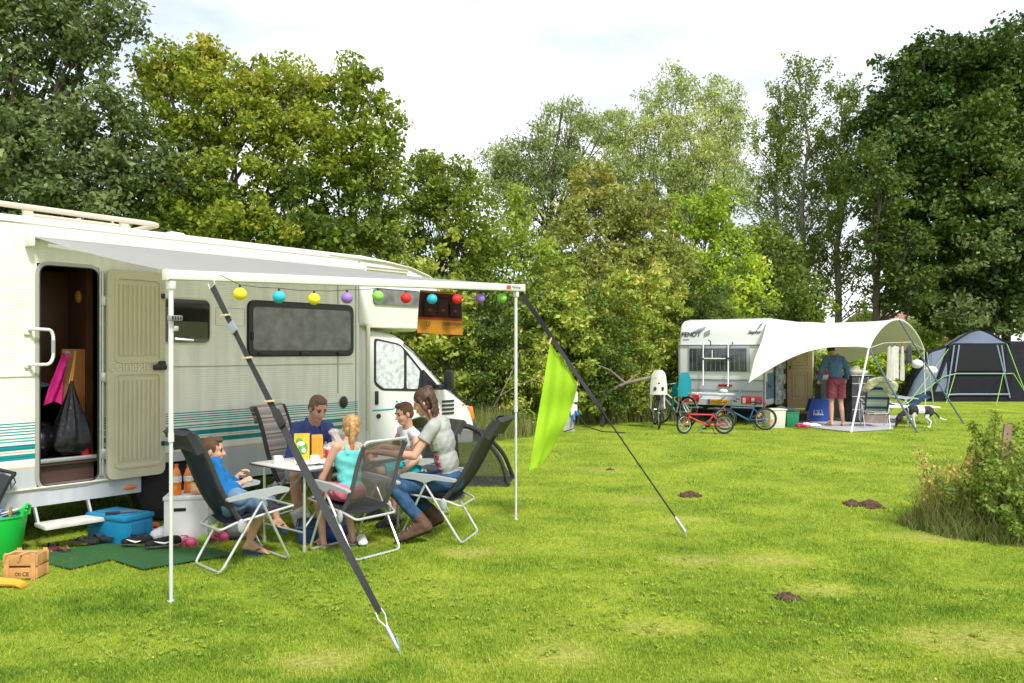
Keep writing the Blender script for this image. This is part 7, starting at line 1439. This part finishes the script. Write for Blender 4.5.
def tree(name, label, base, lobes, key, ls=.1, dens=9, nper=34, cr=.38, tr=.14, bark=None, limbs=True, group=None, cat='tree', seed=1, tint=.45, topy=None, asp=.6, droop=0.0, flat=.7, lumps=.25, shell=.5, stems=1, up=.5, yfn=None):
    base = Vector(base); t = thing(name, label, cat, base, 0, group)
    L = [(x - base.x, y - base.y, z, a, b, c) for x, y, z, a, b, c in lobes]
    C_, T_ = clumps(L, dens, seed, lumps, shell)
    k = C_[:, 2] > .1; C_, T_ = C_[k], T_[k]
    tt = tint + T_
    if yfn is not None: tt = tt + yfn(C_)
    ls *= .72; nper = int(nper * 1.95)
    V, Fq, tn = leafset(C_, nper, np.random.default_rng(seed).uniform(.6, 1.3, len(C_)) * cr, ls, tt, seed + 5, up=up, asp=asp, droop=droop, flat=flat)
    if V[:, 2].min() < .02: V[:, 2] = np.maximum(V[:, 2], .012)
    raw('crown', V, Fq, LM[key], t, tn)
    rg = random.Random(seed); mb = MB(); top = max(l[2] + l[5] * .6 for l in L)
    if limbs:
        for st in range(stems):
            tp = max(L, key=lambda l: l[2]) if stems == 1 else L[rg.randrange(len(L))]
            ox, oy = (0, 0) if stems == 1 else (rg.uniform(-.4, .4), rg.uniform(-.3, .3)); n = 7
            hz = tp[2] + tp[5] * .5
            pts = [Vector((ox + (tp[0] - ox) * (i / n) ** 1.5 + rg.uniform(-.1, .1) * (i > 0), oy + (tp[1] - oy) * (i / n) ** 1.5 + rg.uniform(-.1, .1) * (i > 0), -.05 + hz * i / n)) for i in range(n + 1)]
            r0 = tr / stems ** .4
            mb.tube(pts, [r0 * (1.25 if i == 0 else (1 - .97 * i / n) ** 1.3 + .02) for i in range(n + 1)], 8)
            for l in L:
                for q in range(2):
                    i0 = min(n - 1, max(1, int(n * (l[2] - l[5] * .9) / hz * rg.uniform(.55, 1)))) if hz > 0 else 1
                    s0 = pts[i0]; e0 = Vector((l[0] + rg.uniform(-.6, .6) * l[3], l[1] + rg.uniform(-.6, .6) * l[4], l[2] + rg.uniform(-.1, .7) * l[5]))
                    mid = (s0 + e0) / 2 + Vector((rg.uniform(-.2, .2), rg.uniform(-.2, .2), -.12 * (e0 - s0).length))
                    rr = r0 * .32
                    mb.tube([s0, s0 * .6 + mid * .4 + Vector((0, 0, .05)), mid, mid * .4 + e0 * .6, e0], [rr, rr * .8, rr * .6, rr * .4, rr * .12], 5)
                    for w_ in range(3):
                        e1 = e0 + Vector((rg.uniform(-.8, .8) * l[3], rg.uniform(-.5, .5) * l[4], rg.uniform(-.2, .8) * l[5])) * .6
                        m1 = mid * .5 + e0 * .5
                        mb.tube([m1, (m1 + e1) / 2 + Vector((0, 0, .08)), e1], [rr * .4, rr * .25, rr * .06], 4)
        mb.build('trunk', bark or BARK, t)
    return t
def lob(px, py, Y, rpx, rpy, ry=None):
    """lobe centred at a picture position and depth, sizes in picture pixels at that depth"""
    p = at(px, py, Y); return (p.x, p.y, p.z, rpx * Y / F, ry or max(rpx, 30) * Y / F, rpy * Y / F)
def gb_(px, Y): return ((px - 512) / F * Y, Y, 0)
tree('broadleaf_tree', 'tall dark green tree filling the left edge of the sky above the motorhome', gb_(-40, 15.5),
     [lob(-60, 30, 15.5, 90, 90), lob(20, 60, 15.5, 60, 90), lob(-40, 170, 15.2, 90, 80), lob(45, 165, 15, 62, 60), lob(85, 45, 15.8, 32, 38), lob(100, 118, 15.6, 42, 40), lob(95, 200, 15, 50, 40), lob(50, -30, 16, 70, 50), lob(118, 12, 15.8, 18, 20), lob(140, 172, 15.3, 36, 44), lob(0, 240, 14.8, 70, 40)],
     'grey', ls=.08, dens=13, nper=44, cr=.36, tr=.16, seed=21, tint=.58)
yf = lambda c: np.clip((c[:, 2] - 4.6) * .085, -.12, .30)
tree('yellowing_tree', 'wide tree with yellowing leaves rising behind the motorhome roof', gb_(230, 17),
     [lob(190, 95, 17, 50, 45), lob(235, 120, 16.6, 50, 45), lob(175, 150, 16.5, 45, 45), lob(285, 105, 17, 45, 38), lob(160, 70, 17.3, 24, 26), lob(200, 62, 17.2, 26, 22), lob(262, 75, 17.3, 26, 22), lob(300, 150, 16.6, 42, 45), lob(230, 190, 16.2, 60, 45), lob(250, 225, 15.8, 60, 26), lob(150, 220, 15.6, 50, 26), lob(180, 210, 16, 50, 36), lob(300, 90, 17.5, 28, 24)],
     'yellow', ls=.075, dens=13, nper=40, cr=.33, tr=.2, seed=31, tint=.33, yfn=yf)
tree('leafy_tree', 'green tree with a thin leafy top right of the yellowing tree', gb_(350, 17.5),
     [lob(330, 120, 17.5, 36, 40), lob(355, 160, 17, 38, 40), lob(365, 90, 17.8, 20, 26), lob(385, 120, 18, 16, 22), lob(320, 200, 16.8, 50, 36), lob(380, 180, 17.4, 24, 34), lob(352, 72, 17.9, 9, 12), lob(300, 235, 16.2, 60, 30), lob(335, 235, 16.4, 50, 26), lob(392, 150, 17.9, 10, 18)],
     'yellow', ls=.085, dens=11, nper=34, cr=.32, tr=.14, seed=37, tint=.26, yfn=lambda c: np.clip((c[:, 2] - 5) * .03, -.05, .2))
tree('shrubby_tree', 'yellowish green bushy tree above the cab of the motorhome', gb_(435, 19),
     [lob(420, 190, 19, 30, 34), lob(450, 210, 18.6, 32, 38), lob(400, 235, 18.4, 36, 34), lob(470, 245, 18.5, 28, 38), lob(430, 168, 19.3, 18, 16), lob(462, 178, 19.2, 13, 16), lob(360, 240, 17.2, 32, 26)],
     'yellow', ls=.08, dens=12, nper=36, cr=.34, tr=.12, seed=41, tint=.34, stems=3)
tree('young_tree', 'fresh green young tree with feathery leaves beside the shrubby tree', gb_(512, 19.5),
     [lob(520, 205, 19.5, 13, 18), lob(510, 235, 19.3, 26, 20), lob(535, 255, 19.2, 26, 18), lob(498, 262, 19.1, 24, 20), lob(520, 285, 19, 30, 18)],
     'fresh', ls=.10, dens=12, nper=26, cr=.33, tr=.07, seed=43, tint=.45, asp=.35)
tree('willow_tree', 'leftmost grey green willow at the back of the field', gb_(540, 31),
     [lob(530, 170, 31, 44, 42), lob(505, 165, 31, 20, 30), lob(560, 125, 31.4, 28, 26), lob(550, 200, 30.5, 50, 50), lob(590, 160, 31, 34, 40), lob(505, 205, 30.6, 26, 38)],
     'willow', ls=.12, dens=7.5, nper=34, cr=.5, tr=.2, seed=51, tint=.25, asp=.3, droop=.9, group='willows at the back')
tree('willow_tree', 'middle grey green willow rising tallest at the back of the field', gb_(665, 33),
     [lob(672, 100, 33, 32, 28), lob(640, 135, 33, 34, 34), lob(690, 140, 32.5, 38, 36), lob(655, 185, 32, 56, 42), lob(610, 130, 33.3, 24, 20), lob(620, 190, 32.2, 40, 40), lob(700, 190, 32, 34, 40)],
     'willow', ls=.12, dens=7.5, nper=34, cr=.5, tr=.2, seed=53, tint=.48, asp=.3, droop=.9, group='willows at the back')
tree('willow_tree', 'rightmost grey green willow beside the slender poplars', gb_(715, 34),
     [lob(715, 100, 34, 26, 24), lob(730, 130, 34, 20, 28), lob(715, 165, 33.5, 32, 40), lob(735, 190, 34, 15, 30)],
     'willow', ls=.12, dens=7.5, nper=32, cr=.5, tr=.25, seed=59, tint=.5, asp=.3, droop=.9, group='willows at the back')
tree('bushy_tree', 'olive green bushy tree in front of the willows', gb_(610, 22.5),
     [lob(600, 215, 22.5, 42, 40), lob(640, 235, 22.5, 42, 44), lob(570, 250, 22, 36, 44), lob(595, 180, 22.8, 22, 22), lob(610, 280, 21.5, 60, 36), lob(660, 270, 22, 36, 38), lob(640, 205, 22.8, 26, 20)],
     'olive', ls=.085, dens=10, nper=34, cr=.36, tr=.12, seed=61, tint=.36, stems=4)
tree('bushy_tree', 'bright green bushy tree behind the caravan', gb_(705, 25),
     [lob(690, 215, 25, 26, 24), lob(715, 250, 24.6, 38, 34), lob(690, 280, 24, 40, 34), lob(735, 285, 24, 34, 30), lob(712, 205, 25.2, 18, 16)],
     'lime', ls=.095, dens=9, nper=32, cr=.4, tr=.12, seed=67, tint=.42, stems=3)
tree('bushy_tree', 'darker green bushy tree behind the right half of the caravan', gb_(775, 28),
     [lob(770, 260, 28, 30, 28), lob(750, 240, 28, 22, 22), lob(790, 290, 27.5, 30, 28), lob(760, 300, 27, 34, 26), lob(805, 318, 28, 14, 14)],
     'mid', ls=.10, dens=8, nper=32, cr=.45, tr=.13, seed=69, tint=.45, stems=3)
# poplars: slender trunks with upright branches
def poplar(px, Y, top, label, seed, wid):
    base = Vector(gb_(px, Y)); t = thing('poplar_tree', label, 'tree', base, 0, 'slender poplars'); rg = random.Random(seed)
    Ht = H + (HOR - top) * Y / F; mb = MB(); n = 9
    pts = [Vector((rg.uniform(-.12, .12) * i / 3, rg.uniform(-.1, .1), Ht * .97 * i / n)) for i in range(n + 1)]
    mb.tube(pts, [.2 * (1.02 - i / n) + .015 for i in range(n + 1)], 8); cc = []
    for k in range(84):
        q = rg.uniform(.2, .99); z = Ht * q * .97; i = min(n - 1, int(q * n)); s0 = pts[i].lerp(pts[i + 1], q * n - i)
        a = rg.uniform(0, 2 * PI); L = wid * (1.15 - q * .8) * rg.uniform(.45, 1.1)
        e0 = s0 + Vector((math.cos(a) * L, math.sin(a) * L, L * rg.uniform(.9, 1.6)))
        if e0.z > Ht: e0.z = Ht
        m0 = s0.lerp(e0, .5) + Vector((math.cos(a), math.sin(a), -.6)) * .1 * L
        mb.tube([s0, m0, e0], [.035, .022, .006], 4)
        for w_ in range(9):
            u = rg.uniform(.25, 1.05); p = (s0.lerp(m0, u * 2) if u < .5 else m0.lerp(e0, u * 2 - 1)); cc.append(p + Vector((rg.gauss(0, .14), rg.gauss(0, .14), rg.gauss(0, .14))))
    V, Fq, tn = leafset(np.array([tuple(c) for c in cc]), 16, .24, .068, .5, seed, up=.1, flat=1.3)
    raw('crown', V, Fq, LM['mid'], t, tn); mb.build('trunk', BARKP, t)
poplar(806, 38, 62, 'tallest slender poplar with upright branches against the sky', 71, 2.9)
poplar(776, 39, 86, 'slender poplar left of the tallest one', 72, 2.4)
poplar(838, 37, 78, 'slender poplar on the right, next to the big maple', 73, 2.4)
tree('maple_tree', 'huge dark maple with a dense rounded crown behind the tent', gb_(958, 35),
     [lob(965, 90, 34, 70, 50, 3), lob(910, 110, 34, 45, 48, 2.6), lob(1010, 110, 34, 55, 60, 3), lob(900, 165, 33, 42, 46, 2.5), lob(960, 165, 32.6, 70, 56, 3), lob(1020, 180, 33, 50, 60, 3), lob(940, 235, 32.5, 60, 46, 3), lob(1000, 250, 32.3, 60, 50, 3), lob(985, 300, 32, 50, 30, 2.5), lob(940, 70, 34, 40, 24, 2), lob(1000, 62, 34, 44, 22, 2), lob(930, 290, 33, 30, 26, 2)],
     'ever', ls=.14, dens=7, nper=44, cr=.62, tr=.5, seed=81, tint=.52, shell=.6)
tree('maple_tree', 'looser paler tree leaning out of the left side of the big maple', gb_(880, 30),
     [lob(880, 200, 30, 34, 34), lob(878, 245, 30, 20, 30), lob(898, 250, 30, 28, 30), lob(900, 290, 30, 22, 22), lob(870, 165, 30.3, 20, 22), lob(912, 290, 30, 24, 24)],
     'mid', ls=.11, dens=7, nper=28, cr=.42, tr=.2, seed=83, tint=.18, lumps=.35)
tree('low_tree', 'grey green sprawling tree right behind the tent', gb_(1010, 31),
     [lob(1000, 190, 30.5, 24, 24), lob(1020, 230, 30.2, 28, 28), lob(985, 260, 30, 28, 24), lob(1030, 290, 30, 34, 34), lob(960, 310, 30, 24, 20), lob(990, 318, 30, 36, 18)],
     'willow', ls=.12, dens=6, nper=26, cr=.45, tr=.2, seed=85, tint=.05, lumps=.35)
# undergrowth belt along the edge of the field: each bush a thing
bl = [(345, 262, 16.5, 40, 45), (395, 285, 17.3, 40, 48), (440, 300, 17.6, 36, 50), (480, 320, 17.8, 34, 56), (520, 335, 17.9, 34, 56), (560, 330, 18.4, 36, 54), (600, 340, 18.8, 34, 50), (626, 330, 19.6, 28, 56), (655, 322, 21.5, 28, 50), (700, 300, 22.5, 40, 40), (545, 300, 19.5, 44, 40), (620, 300, 20.5, 50, 40), (460, 270, 19, 40, 36), (745, 318, 24.5, 34, 30), (800, 330, 27.5, 30, 26)]
pos = ['above the rear wheel', 'above the motorhome window', 'above the cab roof', 'right behind the hanging towel', 'behind the right awning pole', 'behind the green cloth', 'behind the fallen branch', 'behind the parked bicycles', 'touching the left side of the caravan', 'above the roof of the caravan', 'behind the young feathery tree', 'below the olive bushy tree', 'between the shrubby tree and the cab', 'below the bright green tree', 'behind the sun shade']
for i, (px, py, Y, rx, rz) in enumerate(bl):
    tree('bramble_bush', 'tangled wild bush ' + pos[i], gb_(px, Y), [lob(px, py, Y, rx, rz), lob(px + 14, py + 28, Y - .5, rx * .8, rz * .8), lob(px - 16, py + 34, Y - .6, rx * .7, rz * .7), lob(px + 4, 385, Y - .8, rx * .9, 30)],
         'bramble' if i % 3 else 'mid', ls=.06 + .018 * (i % 3), dens=13, nper=30, cr=.26, tr=.035, seed=100 + i, tint=.38 + .08 * ((i * 7) % 3 - 1), stems=3, group='wild bushes along the field edge', cat='bush', lumps=.35, asp=[.6, .4, .5][i % 3])
# far dense wood closing the view behind
rg = np.random.default_rng(5); lobes = []
for i in range(46):
    px = -60 + i * 19 + rg.uniform(-6, 6)
    if 815 < px < 905: continue
    lobes.append(lob(px, 330 + rg.uniform(-26, 8), 42 + rg.uniform(-2, 2), 26, 60, 2))
C_, T_ = clumps(lobes, 2.2, 8, .2, .4); k = C_[:, 2] > .2; C_, T_ = C_[k], T_[k]
V, Fq, tn = leafset(C_, 26, .9, .2, .25 + T_, 9)
tag(raw('far_wood', V, Fq, LM['dark'], None, tn), 'far dark wood that closes the field behind the bushes', 'wood', kind='stuff')
# clipped hedge behind the sun shade, built of leaves over twigs
def hedge(name, label, a, b, h, wd, key, seed, n=420, ls=.05):
    a = Vector(a); b = Vector(b); t = thing(name, label, 'hedge', (a + b) / 2, 0); rg = np.random.default_rng(seed); L = (b - a).length
    d = (b - a).normalized(); nn_ = Vector((-d.y, d.x, 0)); s = rg.uniform(-L / 2, L / 2, n); w_ = rg.uniform(-wd / 2, wd / 2, n); z = h * rg.random(n) ** .6 * (1 + .08 * np.sin(s * 3))
    C_ = np.stack([d.x * s + nn_.x * w_, d.y * s + nn_.y * w_, np.maximum(z, .15)], 1)
    V, Fq, tn = leafset(C_, 40, .26, ls, .45 + rg.normal(0, .12, n), seed); V[:, 2] = np.maximum(V[:, 2], .01)
    raw('foliage', V, Fq, LM[key], t, tn); mb = MB(); r = random.Random(seed)
    for k in range(24):
        p = d * (L * (k / 23 - .5)); mb.tube([p + Vector((0, 0, -.03)), p + Vector((r.uniform(-.2, .2), r.uniform(-.1, .1), h * .5)), p + Vector((r.uniform(-.3, .3), r.uniform(-.2, .2), h * .95))], [.025, .018, .006], 5)
    mb.build('stem', BARK, t)
hedge('low_hedge', 'low green hedge seen under the white sun shade', gb_(800, 28), gb_(950, 29.5), 1.45, 1.0, 'lime', 91, 620, .06)
# distant pale field bank beyond the hedge
mb = MB(); A, B = Vector(gb_(800, 60)), Vector(gb_(1150, 62))
mb.grid(lambda u, v: (A.x + (B.x - A.x) * u, 55 + 40 * v, -.02 + 2.6 * math.sin(min(1, v * 1.2) * PI / 2) * (.5 + .5 * math.sin(min(1, u * 6) * PI / 2))), 20, 8)
tag(mb.build('field_bank', mat('bank_grass', (.2, .27, .06), .95, var=.3, vscale=.6)), kind='structure')
# house roof glimpsed between the trees
hb = (gb_(893, 74)[0], 74, -.5); t = thing('farm_house', 'brick house with a brown tiled roof glimpsed under the maple', 'house', hb, math.radians(8))
brick = mat('house_brick', (.3, .17, .12), .9, var=.2, vscale=3, bump=.3); tile = mat('roof_tile', (.27, .15, .11), .85, var=.3, vscale=4, bump=.6, bscale=9)
b = MB(); b.box((0, 0, 1.6), (11, 7, 3.2)); b.build('wall', brick, t)
b = MB()
for s in (-1, 1): b.prism([(-4.9, s * 4.0, 3.0), (4.9, s * 4.0, 3.0), (3.6, 0, 5.6), (-3.6, 0, 5.6)], (0, 0, .12))
b.prism([(-4.9, -4, 3.0), (-3.6, 0, 5.6), (-4.9, 4, 3.0)], (.1, 0, 0)); b.prism([(4.9, -4, 3.0), (3.6, 0, 5.6), (4.9, 4, 3.0)], (-.1, 0, 0))
rf = b.build('roof', tile, t); b = MB(); b.box((2, .4, 5.7), (.7, .7, 1.3), bev=.03); b.build('chimney', brick, rf)
for x in (-3, 0, 3):
    b = MB(); b.box((x, -3.53, 1.7), (1.2, .08, 1.3), bev=.02); wn = b.build('window', mat('paint_white', (.75, .75, .72), .5), t)
    b = MB(); b.box((x, -3.58, 1.7), (1.0, .03, 1.1)); b.build('pane', mat('dark_glass', (.02, .025, .03), .08), wn)

for i, (px, Y, ry_, r_, lb) in enumerate(((868, 58, 322, 18, 'far round bush in front of the house, left'), (905, 56, 334, 18, 'far low bush in front of the house, right'), (928, 50, 330, 20, 'far bush under the maple, right of the house'))):
    tree('field_bush', lb, gb_(px, Y), [lob(px, ry_, Y, r_, 12), lob(px + 8, ry_ + 12, Y, r_, 12)], 'mid', ls=.2, dens=3, nper=26, cr=.7, tr=.1, seed=200 + i, tint=.4, group='far bushes by the house', cat='bush')

rg = np.random.default_rng(77); CC = []
for px, py, r, n in ((300, 583, .5, 60), (400, 600, .5, 60), (330, 615, .35, 30), (560, 610, .5, 50), (760, 640, .5, 50), (880, 590, .6, 50), (200, 640, .4, 40), (640, 570, .5, 40), (480, 640, .4, 40), (940, 660, .5, 40), (90, 650, .4, 30), (720, 600, .4, 30)):
    g_ = G(px, py)
    for k in range(n): a = rg.uniform(0, 6.28); q = r * rg.random() ** .5; CC.append((g_.x + q * 1.5 * math.cos(a), g_.y + q * math.sin(a), .016))
V, Fq, tn = leafset(np.array(CC), 16, .03, .0085, .55, 78, up=1.6, flat=.25, asp=.85); V[:, 2] = np.maximum(V[:, 2], .004)
tag(raw('clover', V, Fq, LM['fresh'], None, tn), 'low patches of clover and small broad leaved weeds in the lawn', 'clover', kind='stuff')
# ================================================================ tall weeds
def stalks(name, label, pts, hmin, hmax, n, keym, seed, kind='stuff', parent=None, tint=.6, wd=.006, lean=.3, cat='grass'):
    rg = np.random.default_rng(seed); i = rg.integers(0, len(pts), n); P = np.array([[p[0], p[1], p[2]] for p in pts])[i]; a = rg.uniform(0, 2 * PI, n); r = np.sqrt(rg.random(n)) * P[:, 2]
    X = P[:, 0] + r * np.cos(a); Y = P[:, 1] + r * np.sin(a); h = rg.uniform(hmin, hmax, n) * np.clip(1.15 - .6 * r / P[:, 2], .3, 1.2); b_ = rg.uniform(0, 2 * PI, n); ln = h * rg.uniform(.05, lean, n); lx, ly = np.cos(b_) * ln, np.sin(b_) * ln
    c = rg.uniform(0, PI, n); dx, dy = np.cos(c) * wd / 2, np.sin(c) * wd / 2; V = []; K = 4
    for k in range(K + 1):
        q = k / K; w_ = (1 - q * .85); x = X + lx * q ** 1.8; y = Y + ly * q ** 1.8; z = h * q * (1 - .06 * q); V += [np.stack([x - dx * w_, y - dy * w_, z], 1), np.stack([x + dx * w_, y + dy * w_, z], 1)]
    V = np.stack(V, 1).reshape(-1, 3); b0 = np.arange(n) * (2 * (K + 1)); Fq = np.concatenate([np.stack([b0 + 2 * k, b0 + 2 * k + 1, b0 + 2 * k + 3, b0 + 2 * k + 2], 1) for k in range(K)])
    t_ = np.clip(tint + rg.normal(0, .18, n), 0, 1); o = raw(name, V, Fq, keym, parent, np.repeat(t_, 2 * (K + 1)))
    return tag(o, label, cat, kind=kind) if not parent else o
WEED = leaf_mat('weed_blades', [(.05, .12, .012), (.12, .2, .03), (.26, .28, .07), (.42, .34, .16), (.36, .22, .12)], .35, .7)
edge = []
for i in range(80):
    px = 440 + i * 3.2; Y = 17.4 + (px - 440) * .010; edge.append((*gb_(px, Y)[:2], .75))
stalks('tall_grass', 'long dry grass along the foot of the wild bushes', edge, .2, 1.1, 9500, WEED, 5, tint=.45, wd=.014, lean=.55)
edge = [(*gb_(380 + i * 2.2, 13.5 + i * .045)[:2], .8) for i in range(60)]
stalks('tall_grass', 'long dry grass at the edge of the lawn beyond the cab of the motorhome', [e for e in edge if e[0] > -.9], .15, .75, 3000, WEED, 6, tint=.45, wd=.014)
BL = leaf_mat('leaf_shrub_pale', [(.06, .12, .015), (.13, .22, .025), (.24, .34, .04), (.40, .44, .08)], .4)
def plant(name, label, x, y, h, n, seed, lm, ls, spread, tint, cat='plant', per=26, grp=None):
    rg = random.Random(seed); t = thing(name, label, cat, (x, y, 0), 0, grp); mb = MB(); C_ = []
    for k in range(n):
        a = rg.uniform(0, 6.28); d = Vector((math.cos(a), math.sin(a), 0)) * rg.uniform(.1, spread); H_ = h * rg.uniform(.55, 1.05); p0 = Vector((d.x * .4, d.y * .4, -.02)); p1 = p0 + d * .35 + Vector((0, 0, H_ * .55)); p2 = p0 + d + Vector((0, 0, H_))
        mb.tube([p0, p1, p2], [.007, .005, .002], 5); m_ = int(H_ / .055)
        for j in range(m_): q = .15 + .85 * j / m_; c = (p0.lerp(p1, q * 2) if q < .5 else p1.lerp(p2, q * 2 - 1)); C_.append((c.x, c.y, max(c.z, .03)))
    V, Fq, tn = leafset(np.array(C_), per, .075, ls, tint, seed, up=.6, flat=.6); V[:, 2] = np.maximum(V[:, 2], .008); raw('foliage', V, Fq, lm, t, tn); mb.build('stem', mat('stem_olive', (.14, .13, .05), .8), t)
plant('wild_shrub', 'leafy yellow green shrub at the right edge, with the tallest shoots', 4.52, 7.55, 1.16, 7, 1, BL, .022, .22, .85, 'shrub', per=18)
plant('wild_shrub', 'lower leafy shrub in front of the leaning wooden stake', 4.72, 7.25, .80, 15, 2, BL, .024, .38, .6, 'shrub')
plant('wild_shrub', 'dense shrub against the right edge of the picture', 5.10, 7.9, 1.02, 14, 3, BL, .024, .45, .62, 'shrub')
plant('wild_shrub', 'thin stalky brownish shrub on the left side of the overgrown patch', 4.12, 7.75, .80, 14, 4, LM['bramble'], .02, .30, .78, 'shrub', per=12)
plant('wild_shrub', 'loose leafy shrub in the middle of the overgrown patch', 4.35, 7.45, .74, 17, 9, BL, .022, .34, .62, 'shrub', per=18)
plant('wild_shrub', 'low green nettles at the foot of the leaning stake', 4.55, 7.15, .42, 22, 5, BL, .024, .42, .5, 'shrub')
stalks('tall_weeds', 'tangle of long dry grass and green blades round the shrubs at the right edge', [(4.4, 7.6, .42), (4.75, 7.35, .55), (5.2, 7.4, .6), (4.15, 7.6, .3), (4.9, 7.9, .6)], .2, .85, 3600, WEED, 7, tint=.5, wd=.006, lean=.75)
stalks('tall_weeds', 'fringe of low green blades round the overgrown patch', [(4.2, 7.4, .35), (4.55, 7.2, .4), (5.0, 7.0, .45), (4.05, 7.65, .3), (4.4, 7.4, .5)], .06, .28, 5200, WEED, 8, tint=.4, wd=.009, lean=.8)
p = at(1008, 440, 7.6); t = thing('wooden_stake', 'flat weathered wooden stake leaning in the overgrown patch', 'stake', (p.x - .09, p.y, 0), .1)
b = MB(); b.prism([(-.045, 0, -.05), (.035, 0, -.05), (.145, 0, .985), (.065, 0, .995)], (0, .025, 0)); b.build('board', mat('wood_weathered', (.27, .19, .12), .9, var=.3, vscale=10, bump=.6), t)
b = MB(); b.ell((.09, -.004, .9), (.006, .004, .006)); b.ell((.085, -.004, .85), (.006, .004, .006)); b.build('nail', BPLAS, t)
